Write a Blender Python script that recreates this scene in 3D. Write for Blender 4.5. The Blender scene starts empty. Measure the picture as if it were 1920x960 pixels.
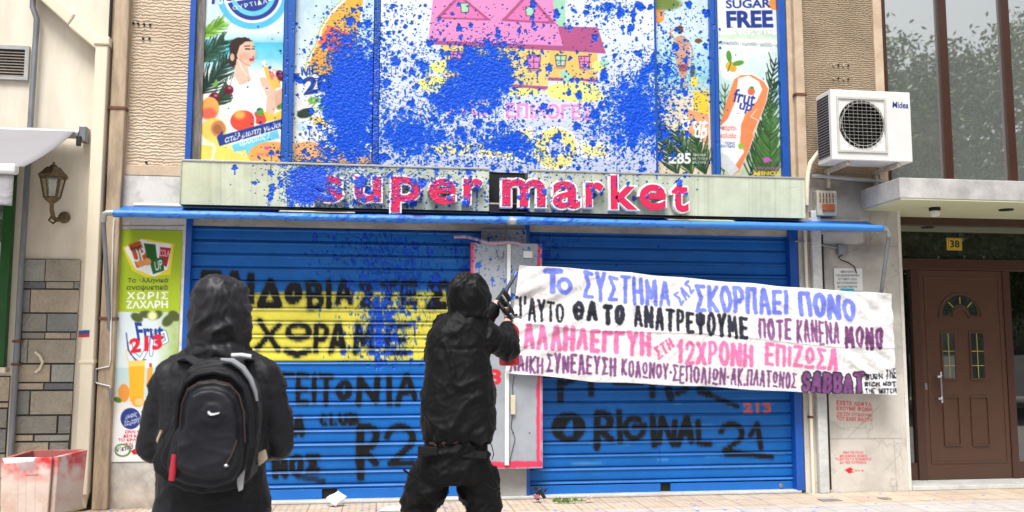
import bpy, bmesh, math, random
import numpy as np
from mathutils import Vector, Matrix, noise as mnoise

SC = bpy.context.scene
COL = SC.collection
RNG = np.random.default_rng(7)
random.seed(7)
rad = math.radians

# ------------------------------------------------------------------ camera
F, PITCH, YAW, ROLL = 1720.0, rad(5.89), rad(8.22), rad(0.04)
DIST = 8.8                                    # metres from the lens to the shop front
def cam_axes(p, y, r):
    cp, sp, cy, sy = math.cos(p), math.sin(p), math.cos(y), math.sin(y)
    f = Vector((sy*cp, cy*cp, sp)); rt = Vector((cy, -sy, 0)); up = rt.cross(f)
    cr, sr = math.cos(r), math.sin(r)
    return rt*cr + up*sr, up*cr - rt*sr, f
RT, UP, FW = cam_axes(PITCH, YAW, ROLL)
def ray(px, py):
    return RT*((px-960)/F) - UP*((py-480)/F) + FW
_d = ray(1250, 930)
CAMH = -_d.z*DIST/_d.y
CAM = Vector((0, -DIST, CAMH))
cd = bpy.data.cameras.new('camera'); cam = bpy.data.objects.new('camera', cd); COL.objects.link(cam)
cam.matrix_world = Matrix((( RT.x, UP.x, -FW.x, CAM.x), (RT.y, UP.y, -FW.y, CAM.y), (RT.z, UP.z, -FW.z, CAM.z), (0, 0, 0, 1)))
cd.sensor_width = 36; cd.lens = F/1920*36; cd.clip_start = .05; cd.clip_end = 2000
cd.dof.use_dof = True; cd.dof.focus_distance = 8.3; cd.dof.aperture_fstop = 3.2
SC.camera = cam

# ------------------------------------------------------------------ light: overcast day, open street behind the camera
w = bpy.data.worlds.new("World"); SC.world = w; w.use_nodes = True
nt = w.node_tree; bg = nt.nodes['Background']
sky = nt.nodes.new('ShaderNodeTexSky'); sky.sky_type = 'NISHITA'; sky.sun_disc = False
SUN_EL, SUN_AZ = rad(62), rad(200)            # azimuth clockwise from north (+Y)
sky.sun_elevation = SUN_EL; sky.sun_rotation = SUN_AZ
sky.air_density = 1.0; sky.dust_density = 6.0; sky.ozone_density = 1.0
hs = nt.nodes.new('ShaderNodeHueSaturation'); hs.inputs['Saturation'].default_value = .22
nt.links.new(sky.outputs[0], hs.inputs['Color']); nt.links.new(hs.outputs[0], bg.inputs['Color'])
bg.inputs['Strength'].default_value = .062
sl = bpy.data.lights.new('sun', 'SUN'); sl.energy = 1.5; sl.angle = rad(22); sl.color = (1, .98, .955)
so = bpy.data.objects.new('sun', sl); COL.objects.link(so); so.location = (0, -6, 12)
sd = Vector((math.sin(SUN_AZ)*math.cos(SUN_EL), math.cos(SUN_AZ)*math.cos(SUN_EL), math.sin(SUN_EL)))
so.rotation_euler = sd.to_track_quat('Z', 'Y').to_euler()
vs = SC.view_settings
vs.view_transform = 'Standard'; vs.look = 'None'; vs.gamma = 1; vs.use_curve_mapping = False
vs.exposure = 1.42
SC.cycles.max_bounces = 6
try: SC.cycles.use_denoising = True
except Exception: pass

# ------------------------------------------------------------------ helpers: measure the photograph on real planes
def P(px, py, Y=0.0):
    d = ray(px, py); t = (Y+DIST)/d.y
    return CAM + d*t
def G(px, py, z=0.0):
    d = ray(px, py); t = (z-CAM.z)/d.z
    return CAM + d*t
def project(co):
    q = np.asarray(co, float) - np.array(CAM)
    x = q@np.array(RT); y = q@np.array(UP); z = q@np.array(FW)
    return 960+F*x/z, 480-F*y/z
def xz(px, py, Y=0.0):
    p = P(px, py, Y); return p.x, p.z
def rect(l, r, t, b, Y):
    """world x0,x1,z0,z1 on plane Y from photo pixel edges"""
    cx, cy = (l+r)/2, (t+b)/2
    return P(l, cy, Y).x, P(r, cy, Y).x, P(cx, b, Y).z, P(cx, t, Y).z

# ------------------------------------------------------------------ helpers: objects
ORG = {}
def tag(o, label=None, cat=None, group=None, kind=None):
    if label: o['label'] = label
    if cat: o['category'] = cat
    if group: o['group'] = group
    if kind: o['kind'] = kind
    return o
def thing(name, loc, label, cat, group=None):
    o = bpy.data.objects.new(name, None); COL.objects.link(o); o.location = loc
    o.empty_display_size = .2
    ORG[o.name] = Vector(loc)
    return tag(o, label, cat, group)
def link(name, me, mat, parent=None):
    if mat and not me.materials: me.materials.append(mat)
    o = bpy.data.objects.new(name, me); COL.objects.link(o)
    if parent is not None:
        g = ORG[parent.name]; o.parent = parent
    else:
        n = len(me.vertices); co = np.empty(n*3, np.float32); me.vertices.foreach_get('co', co); co = co.reshape(-1, 3)
        lo, hi = co.min(0), co.max(0)
        g = Vector(((lo[0]+hi[0])/2, (lo[1]+hi[1])/2, lo[2])); g = Vector([float(v) for v in g])
        o.location = g
    me.transform(Matrix.Translation(-g))
    ORG[o.name] = g
    return o
class MB:
    """collects shapes for ONE mesh object"""
    def __init__(s): s.v = []; s.f = []
    def add(s, v, f):
        n = len(s.v); s.v += [tuple(p) for p in v]; s.f += [tuple(i+n for i in q) for q in f]; return s
    def box(s, x0, x1, y0, y1, z0, z1):
        x0, x1 = min(x0, x1), max(x0, x1); y0, y1 = min(y0, y1), max(y0, y1); z0, z1 = min(z0, z1), max(z0, z1)
        return s.add([(x0,y0,z0),(x1,y0,z0),(x1,y1,z0),(x0,y1,z0),(x0,y0,z1),(x1,y0,z1),(x1,y1,z1),(x0,y1,z1)],
                     [(3,2,1,0),(4,5,6,7),(0,1,5,4),(1,2,6,5),(2,3,7,6),(3,0,4,7)])
    def prism(s, pts, d):
        """polygon (3D points, in order) pushed along vector d"""
        n = len(pts); d = Vector(d)
        v = [Vector(p) for p in pts] + [Vector(p)+d for p in pts]
        return s.add(v, [tuple(range(n)), tuple(range(2*n-1, n-1, -1))] + [(i, n+i, n+(i+1) % n, (i+1) % n) for i in range(n)])
    def tube(s, pts, r, n=10, cap=True):
        pts = [Vector(p) for p in pts]; m = len(pts)
        rs = r if isinstance(r, (list, tuple)) else [r]*m
        up = Vector((.3, .5, .81)); ring = []
        for i, p in enumerate(pts):
            t = (pts[min(i+1, m-1)] - pts[max(i-1, 0)]).normalized()
            a = t.cross(up)
            if a.length < .1: a = t.cross(Vector((1, 0, 0)))
            a.normalize(); b = t.cross(a)
            ring.append([p + (a*math.cos(k*2*math.pi/n) + b*math.sin(k*2*math.pi/n))*rs[i] for k in range(n)])
        v = [q for rg in ring for q in rg]
        f = [(i*n+k, i*n+(k+1) % n, (i+1)*n+(k+1) % n, (i+1)*n+k) for i in range(m-1) for k in range(n)]
        if cap: f += [tuple(range(n-1, -1, -1)), tuple((m-1)*n+k for k in range(n))]
        return s.add(v, f)
    def lathe(s, c, prof, n=16, axis=(0, 0, 1)):
        """profile (radius, height) turned about an axis through c"""
        ax = Vector(axis).normalized(); a = ax.orthogonal().normalized(); b = ax.cross(a); c = Vector(c)
        v = [c + ax*h + (a*math.cos(k*2*math.pi/n) + b*math.sin(k*2*math.pi/n))*max(r, 1e-4) for r, h in prof for k in range(n)]
        m = len(prof)
        f = [(i*n+k, i*n+(k+1) % n, (i+1)*n+(k+1) % n, (i+1)*n+k) for i in range(m-1) for k in range(n)]
        f += [tuple(range(n-1, -1, -1)), tuple((m-1)*n+k for k in range(n))]
        return s.add(v, f)
    def build(s, name, mat, parent=None, smooth=False, bevel=0):
        me = bpy.data.meshes.new(name); me.from_pydata(s.v, [], s.f); me.update()
        bm = bmesh.new(); bm.from_mesh(me); bmesh.ops.recalc_face_normals(bm, faces=bm.faces); bm.to_mesh(me); bm.free()
        if smooth:
            me.polygons.foreach_set('use_smooth', [True]*len(me.polygons))
            try: me.set_sharp_from_angle(angle=rad(40))
            except Exception: pass
        o = link(name, me, mat, parent)
        if bevel:
            m = o.modifiers.new('bevel', 'BEVEL'); m.width = bevel; m.segments = 2; m.limit_method = 'ANGLE'; m.angle_limit = rad(40)
        return o
def grid_mesh(name, pts, col, mat, parent=None, smooth=True, thick=0):
    """pts (r,c,3) world points, col (r,c,4) linear colours + wet-paint mask in alpha"""
    r, c = pts.shape[:2]; me = bpy.data.meshes.new(name)
    i = np.arange(r*c).reshape(r, c)
    q = np.stack([i[:-1, :-1], i[:-1, 1:], i[1:, 1:], i[1:, :-1]], -1).reshape(-1, 4)
    n = len(q)
    me.vertices.add(r*c); me.vertices.foreach_set('co', np.ascontiguousarray(pts, np.float32).ravel())
    me.loops.add(n*4); me.loops.foreach_set('vertex_index', q.astype(np.int32).ravel())
    me.polygons.add(n); me.polygons.foreach_set('loop_start', np.arange(0, n*4, 4, dtype=np.int32))
    try: me.polygons.foreach_set('loop_total', np.full(n, 4, np.int32))
    except Exception: pass
    me.update(calc_edges=True); me.validate()
    a = me.color_attributes.new('col', 'FLOAT_COLOR', 'POINT'); a.data.foreach_set('color', np.ascontiguousarray(col, np.float32).ravel())
    if smooth: me.polygons.foreach_set('use_smooth', [True]*n)
    o = link(name, me, mat, parent)
    if thick:
        m = o.modifiers.new('thickness', 'SOLIDIFY'); m.thickness = thick; m.offset = 1
    return o

# ------------------------------------------------------------------ helpers: materials
KA = .80                                      # albedo of paper white
def lin(c):
    c = np.asarray(c, float)/255.0
    return np.where(c <= .04045, c/12.92, ((c+.055)/1.055)**2.4)
def L3(c, k=KA): return tuple(float(v) for v in lin(c)*k)
def mat(name, col, rough=.6, metal=0, var=.12, vscale=6, bump=0, bscale=60, spec=.5, col2=None, stretch=(1, 1, 1), coat=0, trans=0):
    m = bpy.data.materials.new(name); m.use_nodes = True; t = m.node_tree; b = t.nodes['Principled BSDF']
    N = t.nodes.new; Lk = t.links.new
    b.inputs['Roughness'].default_value = rough; b.inputs['Metallic'].default_value = metal
    b.inputs['Specular IOR Level'].default_value = spec
    if coat: b.inputs['Coat Weight'].default_value = coat
    if trans: b.inputs['Transmission Weight'].default_value = trans
    tc = N('ShaderNodeNewGeometry'); mp = N('ShaderNodeMapping'); mp.inputs['Scale'].default_value = stretch
    Lk(tc.outputs['Position'], mp.inputs['Vector'])
    nz = N('ShaderNodeTexNoise'); nz.inputs['Scale'].default_value = vscale; nz.inputs['Detail'].default_value = 7; nz.inputs['Roughness'].default_value = .62
    Lk(mp.outputs[0], nz.inputs['Vector'])
    rp = N('ShaderNodeValToRGB'); rp.color_ramp.elements[0].position = .33; rp.color_ramp.elements[1].position = .68
    c = L3(col) if max(col) > 1.0 else col
    c2 = (L3(col2) if max(col2) > 1.0 else col2) if col2 else tuple(v*(1-2*var) for v in c)
    rp.color_ramp.elements[0].color = (*c2, 1); rp.color_ramp.elements[1].color = (*c, 1)
    Lk(nz.outputs['Fac'], rp.inputs['Fac']); Lk(rp.outputs[0], b.inputs['Base Color'])
    if bump:
        n2 = N('ShaderNodeTexNoise'); n2.inputs['Scale'].default_value = bscale; n2.inputs['Detail'].default_value = 5
        Lk(mp.outputs[0], n2.inputs['Vector'])
        bp = N('ShaderNodeBump'); bp.inputs['Strength'].default_value = bump; bp.inputs['Distance'].default_value = .01
        Lk(n2.outputs['Fac'], bp.inputs['Height']); Lk(bp.outputs[0], b.inputs['Normal'])
    return m
def mat_art(name, rough=.4, spec=.3, wrinkle=0, wscale=5, dirt=.0, paint_rough=.3):
    """printed / painted colours come from the mesh; alpha marks thick wet paint"""
    m = bpy.data.materials.new(name); m.use_nodes = True; t = m.node_tree; b = t.nodes['Principled BSDF']
    N = t.nodes.new; Lk = t.links.new
    at = N('ShaderNodeAttribute'); at.attribute_name = 'col'
    geo = N('ShaderNodeNewGeometry')
    src = at.outputs['Color']
    if dirt:
        nz = N('ShaderNodeTexNoise'); nz.inputs['Scale'].default_value = 3; nz.inputs['Detail'].default_value = 8; nz.inputs['Roughness'].default_value = .7
        Lk(geo.outputs['Position'], nz.inputs['Vector'])
        rp = N('ShaderNodeMapRange'); rp.inputs['From Min'].default_value = .35; rp.inputs['From Max'].default_value = .7
        rp.inputs['To Min'].default_value = 1-dirt; rp.inputs['To Max'].default_value = 1
        Lk(nz.outputs['Fac'], rp.inputs['Value'])
        mx = N('ShaderNodeMix'); mx.data_type = 'RGBA'; mx.blend_type = 'MULTIPLY'; mx.inputs['Factor'].default_value = 1
        Lk(at.outputs['Color'], mx.inputs['A']); Lk(rp.outputs[0], mx.inputs['B']); src = mx.outputs['Result']
    Lk(src, b.inputs['Base Color'])
    r = N('ShaderNodeMapRange'); r.inputs['To Min'].default_value = rough; r.inputs['To Max'].default_value = paint_rough
    Lk(at.outputs['Alpha'], r.inputs['Value']); Lk(r.outputs[0], b.inputs['Roughness'])
    b.inputs['Specular IOR Level'].default_value = spec
    n1 = N('ShaderNodeTexNoise'); n1.inputs['Scale'].default_value = 38; n1.inputs['Detail'].default_value = 4; n1.inputs['Distortion'].default_value = .6
    Lk(geo.outputs['Position'], n1.inputs['Vector'])
    ml = N('ShaderNodeMath'); ml.operation = 'MULTIPLY'; Lk(n1.outputs['Fac'], ml.inputs[0]); Lk(at.outputs['Alpha'], ml.inputs[1])
    ad = N('ShaderNodeMath'); ad.operation = 'ADD'; Lk(ml.outputs[0], ad.inputs[0])
    if wrinkle:
        n2 = N('ShaderNodeTexNoise'); n2.inputs['Scale'].default_value = wscale; n2.inputs['Detail'].default_value = 5; n2.inputs['Distortion'].default_value = 1.2
        Lk(geo.outputs['Position'], n2.inputs['Vector'])
        m2 = N('ShaderNodeMath'); m2.operation = 'MULTIPLY'; m2.inputs[1].default_value = wrinkle; Lk(n2.outputs['Fac'], m2.inputs[0]); Lk(m2.outputs[0], ad.inputs[1])
    else: ad.inputs[1].default_value = 0
    bp = N('ShaderNodeBump'); bp.inputs['Strength'].default_value = 1; bp.inputs['Distance'].default_value = .02
    Lk(ad.outputs[0], bp.inputs['Height']); Lk(bp.outputs[0], b.inputs['Normal'])
    return m

# ------------------------------------------------------------------ helpers: 2D art, drawn in photo-pixel units then baked on meshes
def vnoise(h, w, scale, octv=4, rng=RNG, gain=.55):
    out = np.zeros((h, w), np.float32); amp = 1; tot = 0
    for o in range(octv):
        s = max(scale/2**o, 1.01); gh, gw = int(h/s)+3, int(w/s)+3
        g = rng.random((gh, gw)).astype(np.float32)
        y = np.arange(h)/s; x = np.arange(w)/s
        y0 = y.astype(int); x0 = x.astype(int); fy = (y-y0)[:, None]; fx = (x-x0)[None]
        fy = fy*fy*(3-2*fy); fx = fx*fx*(3-2*fx)
        a = g[y0][:, x0]; b = g[y0][:, x0+1]; c = g[y0+1][:, x0]; d = g[y0+1][:, x0+1]
        out += amp*((a*(1-fx)+b*fx)*(1-fy) + (c*(1-fx)+d*fx)*fy); tot += amp; amp *= gain
    return out/tot
_txt = {}
def glyphs(body, bold=0, shear=0, space=1.0):
    k = (body, bold, shear, space)
    if k in _txt: return _txt[k]
    c = bpy.data.curves.new('tmp', 'FONT'); c.body = body; c.offset = bold; c.shear = shear; c.space_character = space; c.resolution_u = 3
    c.align_x = 'LEFT'
    o = bpy.data.objects.new('tmp', c); COL.objects.link(o)
    dg = bpy.context.evaluated_depsgraph_get(); me = bpy.data.meshes.new_from_object(o.evaluated_get(dg))
    me.calc_loop_triangles()
    v = np.array([p.co[:2] for p in me.vertices]); t = np.array([q.vertices[:] for q in me.loop_triangles])
    bpy.data.objects.remove(o); bpy.data.curves.remove(c); bpy.data.meshes.remove(me)
    lo, hi = v.min(0), v.max(0); v = (v-lo)/(hi-lo); v[:, 1] = 1-v[:, 1]
    _txt[k] = (v, t); return v, t
def seg_dist(X, Y, a, b):
    ax, ay = a; bx, by = b; dx, dy = bx-ax, by-ay; l = dx*dx+dy*dy+1e-9
    t = np.clip(((X-ax)*dx+(Y-ay)*dy)/l, 0, 1)
    return np.hypot(X-ax-t*dx, Y-ay-t*dy)
class Cv:
    def __init__(s, x0, y0, x1, y1, bg=(255, 255, 255)):
        s.x0, s.y0 = x0, y0; s.W = int(x1-x0)+1; s.H = int(y1-y0)+1
        s.Y, s.X = np.mgrid[0:s.H, 0:s.W].astype(np.float32); s.X += x0; s.Y += y0
        s.a = np.empty((s.H, s.W, 3), np.float32); s.a[:] = np.array(bg, np.float32)
        s.m = np.zeros((s.H, s.W), np.float32)
    def win(s, x0, y0, x1, y1):
        a, b = max(int(x0-s.x0)-1, 0), max(int(y0-s.y0)-1, 0); c, d = min(int(x1-s.x0)+3, s.W), min(int(y1-s.y0)+3, s.H)
        if c <= a or d <= b: return None
        return (slice(b, d), slice(a, c))
    def mix(s, sl, m, col):
        s.a[sl] += m[..., None]*(np.asarray(col, np.float32)-s.a[sl]); return s
    def poly(s, pts, col, al=1, soft=1.0):
        p = np.array(pts, float); sl = s.win(p[:, 0].min()-2, p[:, 1].min()-2, p[:, 0].max()+2, p[:, 1].max()+2)
        if sl is None: return s
        X, Y = s.X[sl], s.Y[sl]; ins = np.zeros(X.shape, bool); d = np.full(X.shape, 1e9, np.float32)
        for i in range(len(p)):
            a, b = p[i], p[(i+1) % len(p)]
            if a[1] != b[1]:
                ins ^= ((a[1] > Y) != (b[1] > Y)) & (X < (b[0]-a[0])*(Y-a[1])/(b[1]-a[1])+a[0])
            d = np.minimum(d, seg_dist(X, Y, a, b))
        sd = np.where(ins, d, -d)
        return s.mix(sl, np.clip(.5+sd/soft, 0, 1)*al, col)
    def ell(s, cx, cy, rx, ry, col, rot=0, al=1, soft=1.0, ring=0, a0=None, a1=None):
        R = max(rx, ry)+soft+ring; sl = s.win(cx-R, cy-R, cx+R, cy+R)
        if sl is None: return s
        X, Y = s.X[sl]-cx, s.Y[sl]-cy; c, q = math.cos(rot), math.sin(rot)
        u, v = X*c+Y*q, -X*q+Y*c; e = np.hypot(u/rx, v/ry); sd = (1-e)*min(rx, ry)
        if ring: sd = ring/2-np.abs(sd)
        m = np.clip(.5+sd/soft, 0, 1)*al
        if a0 is not None:
            an = np.degrees(np.arctan2(Y, X)); m = m*((an > a0) & (an < a1))
        return s.mix(sl, m, col)
    def line(s, pts, wd, col, al=1, soft=1.0, rough=None):
        p = np.array(pts, float); r = wd/2+soft+1
        sl = s.win(p[:, 0].min()-r, p[:, 1].min()-r, p[:, 0].max()+r, p[:, 1].max()+r)
        if sl is None: return s
        X, Y = s.X[sl], s.Y[sl]; d = np.full(X.shape, 1e9, np.float32)
        if len(p) == 1: d = np.hypot(X-p[0, 0], Y-p[0, 1])
        for i in range(len(p)-1): d = np.minimum(d, seg_dist(X, Y, p[i], p[i+1]))
        hw = wd/2
        if rough is not None: d = d + rough[sl]
        return s.mix(sl, np.clip(.5+(hw-d)/soft, 0, 1)*al, col)
    def grad(s, y0, y1, c0, c1, x0=-1e9, x1=1e9):
        m = (s.Y >= y0) & (s.Y <= y1) & (s.X >= x0) & (s.X <= x1); t = np.clip((s.Y-y0)/(y1-y0), 0, 1)[..., None]
        c = np.asarray(c0, np.float32)*(1-t)+np.asarray(c1, np.float32)*t
        s.a[m] = c[m]; return s
    def tmask(s, body, quad, bold=0, shear=0, space=1.0):
        v, t = glyphs(body, bold*.55, shear, space)
        q = np.array(quad, float)                      # TL TR BR BL
        u, w = v[:, :1], v[:, 1:]
        p = q[0]*(1-u)*(1-w)+q[1]*u*(1-w)+q[2]*u*w+q[3]*(1-u)*w
        sl = s.win(p[:, 0].min()-1, p[:, 1].min()-1, p[:, 0].max()+1, p[:, 1].max()+1)
        if sl is None: return None, None
        X, Y = s.X[sl], s.Y[sl]; hh, ww = X.shape; m = np.zeros((hh*3, ww*3), bool); ox, oy = X[0, 0]-1/3, Y[0, 0]-1/3
        T = (p[t]-np.array([ox, oy]))*3
        for a, b, c in T:
            x0, x1 = int(max(min(a[0], b[0], c[0]), 0)), int(min(max(a[0], b[0], c[0])+2, ww*3)); y0, y1 = int(max(min(a[1], b[1], c[1]), 0)), int(min(max(a[1], b[1], c[1])+2, hh*3))
            if x1 <= x0 or y1 <= y0: continue
            yy, xx = np.mgrid[y0:y1, x0:x1]
            e0 = (b[0]-a[0])*(yy-a[1])-(b[1]-a[1])*(xx-a[0]); e1 = (c[0]-b[0])*(yy-b[1])-(c[1]-b[1])*(xx-b[0]); e2 = (a[0]-c[0])*(yy-c[1])-(a[1]-c[1])*(xx-c[0])
            m[y0:y1, x0:x1] |= ((e0 >= 0) & (e1 >= 0) & (e2 >= 0)) | ((e0 <= 0) & (e1 <= 0) & (e2 <= 0))
        return sl, m.reshape(hh, 3, ww, 3).mean((1, 3)).astype(np.float32)
    def text(s, body, quad, col, bold=.02, shear=0, space=1.0, al=1, edge=None, ew=.03):
        if len(quad) == 4 and not hasattr(quad[0], '__len__'):
            x0, y0, x1, y1 = quad; quad = [(x0, y0), (x1, y0), (x1, y1), (x0, y1)]
        if edge is not None:
            q = np.array(quad, float); c = q.mean(0); h = np.abs(q[3]-q[0]).sum()
            qq = q + np.sign(q-c)*h*.10
            sl, m = s.tmask(body, qq, bold+ew, shear, space)
            if sl: s.mix(sl, m, edge)
        sl, m = s.tmask(body, quad, bold, shear, space)
        if sl: s.mix(sl, m*al, col)
        return s
    def at(s, px, py):
        x = np.clip(px-s.x0, 0, s.W-1.001); y = np.clip(py-s.y0, 0, s.H-1.001)
        i, j = x.astype(int), y.astype(int); fx, fy = (x-i)[..., None], (y-j)[..., None]
        A = s.a; return (A[j, i]*(1-fx)+A[j, i+1]*fx)*(1-fy)+(A[j+1, i]*(1-fx)+A[j+1, i+1]*fx)*fy
def arc(cx, cy, rx, ry, a0, a1, n=12):
    return [(cx+rx*math.cos(rad(a0+(a1-a0)*i/n)), cy+ry*math.sin(rad(a0+(a1-a0)*i/n))) for i in range(n+1)]

# ---- one map of the blue paint that was thrown over the whole shop front
SW, SH = 1400, 960
SPL = np.zeros((SH, SW), np.float32)
def make_splash():
    yy, xx = np.mgrid[0:SH, 0:SW].astype(np.float32)
    D = np.zeros((SH, SW), np.float32)
    blobs = [(655,175,42,95,0,1.25),(690,140,26,60,0,1.0),(645,262,44,46,0,.92),(600,120,60,60,0,.18),(578,343,30,32,0,1.6),(560,325,36,26,0,.75),(606,366,20,16,0,.6),
             (905,140,55,45,-.5,1.2),(925,95,22,28,0,.9),(860,180,58,30,-.3,1.1),(800,120,70,60,0,.35),(770,250,62,38,0,.86),(730,262,40,34,0,.66),(950,268,58,26,.1,.9),
             (860,255,70,34,0,.55),(890,205,80,30,0,.5),(722,110,26,60,0,.55),(1195,205,52,66,0,1.0),(1165,238,66,36,0,.86),(1130,165,40,40,0,.42),(1215,150,22,50,0,.7),
             (1140,12,44,24,0,.62),(1120,30,70,40,0,.3),(1000,285,120,28,0,.45),(850,300,160,22,0,.42),(740,40,60,60,0,.3),(970,30,110,50,0,.14),(1050,110,110,60,0,.11),
             (1255,150,16,80,0,.66),(1285,140,34,70,0,.4),(1290,30,30,25,0,.3),(1130,290,70,24,0,.4),
             (700,330,90,26,0,.42),(800,340,120,30,0,.38),(650,385,60,18,0,.55),(960,350,110,30,0,.26),(1090,350,120,30,0,.14),(880,440,60,50,0,.22),(950,500,40,60,0,.22),(1040,420,36,34,0,.5),
             (700,470,50,46,0,.42),(735,520,70,40,0,.5),(715,610,34,52,0,.78),(735,560,60,50,0,.5),(640,520,60,50,0,.14),(715,660,44,18,0,.8),(790,580,50,60,0,.2),(690,720,90,50,0,.05)]
    for x, y, rx, ry, r, a in blobs:
        c, q = math.cos(r), math.sin(r); u = (xx-x)*c+(yy-y)*q; v = -(xx-x)*q+(yy-y)*c
        D = np.maximum(D, a*np.exp(-(u/rx)**2/1.5-(v/ry)**2/1.5))+ .12*a*np.exp(-(u/rx)**2/4-(v/ry)**2/4)
    n = vnoise(SH, SW, 26, 5, gain=.72); n2 = vnoise(SH, SW, 7, 3, gain=.7)
    core = D + (n-.5)*1.5 + (n2-.5)*.85
    SPL[:] = np.clip((core-.86)/.13, 0, 1)
    fine = np.clip((D + (vnoise(SH, SW, 2.6, 2, gain=.8)-.5)*2.5 - .90)/.2, 0, 1)*(D > .16)
    np.maximum(SPL, fine*.95, out=SPL)
    p = (D**1.15).ravel(); p[D.ravel() < .03] = 0
    p = p.reshape(SH, SW); cdf = np.cumsum(p.ravel()); k = 10500
    idx = np.searchsorted(cdf, RNG.random(k)*cdf[-1]); X, Y = idx % SW + RNG.random(k), idx//SW + RNG.random(k)
    R = .65+RNG.pareto(2.5, k)*1.15; R = np.minimum(R, 7.5)
    # stray drops over the whole front
    ks = 800; X = np.r_[X, RNG.normal(880, 230, ks)]; Y = np.r_[Y, RNG.normal(190, 150, ks)]; R = np.r_[R, np.minimum(.7+RNG.pareto(3, ks)*1.2, 5)]
    for x, y, r in zip(X, Y, R):
        if not (420 < x < SW-12 and 8 < y < 690): continue
        rx = r*RNG.uniform(.75, 1.1); ry = r*RNG.uniform(.85, 1.5); a = RNG.normal(0, .5); m = int(max(rx, ry)*1.5)+3
        x0, y0 = int(x)-m, int(y)-m; x0, y0 = max(x0, 0), max(y0, 0)
        Yw, Xw = np.mgrid[y0:y0+2*m, x0:x0+2*m]; u, v = Xw-x, Yw-y; c, q = math.cos(a), math.sin(a)
        th = np.arctan2(v, u); wob = 1+(.16*np.sin(3*th+x)+.12*np.sin(5*th+y) if r > 2 else 0)
        e = np.hypot((u*c+v*q)/rx, (-u*q+v*c)/ry)/wob
        w_ = SPL[y0:y0+2*m, x0:x0+2*m]; np.maximum(w_, np.clip((1-e)*r*1.2+.5, 0, 1)[:w_.shape[0], :w_.shape[1]], out=w_)
        if r > 3.6 and RNG.random() < .3:      # a short run of paint below a big drop
            ln = int(RNG.uniform(5, 20)); SPL[int(y):int(y)+ln, int(x):int(x)+2] = np.maximum(SPL[int(y):int(y)+ln, int(x):int(x)+2], .8)
make_splash()
def drips():
    ys, xs = np.nonzero((SPL[:-30] > .9) & (SPL[24:-6] < .4)); k = RNG.choice(len(xs), 70)
    for x, y in zip(xs[k], ys[k]):
        if not (60 < y < 640): continue
        ln = int(RNG.uniform(14, 46)); wd = RNG.uniform(.7, 1.5)
        for j in range(ln):
            xx = x+.6*math.sin(j*.12+x); w0 = wd*(1-.45*j/ln) if j < ln-3 else wd*1.1
            for q in range(-2, 3):
                if abs(q) <= w0: SPL[y+j, int(xx)+q] = max(SPL[y+j, int(xx)+q], .9)
drips()
BLUE = np.array((0, 84, 226), np.float32)
def splash_at(px, py):
    x = np.clip(px, 0, SW-1.001); y = np.clip(py, 0, SH-1.001); i, j = x.astype(int), y.astype(int); fx, fy = x-i, y-j
    v = (SPL[j, i]*(1-fx)+SPL[j, i+1]*fx)*(1-fy)+(SPL[j+1, i]*(1-fx)+SPL[j+1, i+1]*fx)*fy
    return v*((px < SW-2) & (px > 2) & (py > -6) & (py < SH-2))
def bake(pts, cv, splash=1.0, k=KA):
    """colours for world points: the artwork where the photograph shows it, with the thrown paint over it"""
    px, py = project(pts.reshape(-1, 3))
    c = cv.at(px, py).reshape(-1, 3) if isinstance(cv, Cv) else np.tile(np.array(cv, np.float32), (len(px), 1))
    m = splash_at(px, py)*splash if splash else np.zeros(len(px))
    tone = np.stack([BLUE[0]+0*px, BLUE[1]+0*px, BLUE[2]+0*px], -1)
    c = c*(1-m[:, None])+tone*m[:, None]
    out = np.empty((len(px), 4), np.float32); out[:, :3] = lin(c)*k; out[:, 3] = m
    return out
def panel(name, x0, x1, z0, z1, Y, cv, m, parent=None, step=.0052, splash=1.0, fy=None):
    nx, nz = max(int((x1-x0)/step), 2), max(int((z1-z0)/step), 2)
    xs = np.linspace(x0, x1, nx); zs = np.linspace(z1, z0, nz)
    pts = np.empty((nz, nx, 3)); pts[..., 0] = xs[None]; pts[..., 2] = zs[:, None]; pts[..., 1] = Y
    if fy is not None: pts[..., 1] += fy(pts[..., 0], pts[..., 2])
    return grid_mesh(name, pts, bake(pts, cv, splash).reshape(nz, nx, 4), m, parent, smooth=fy is not None)

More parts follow.
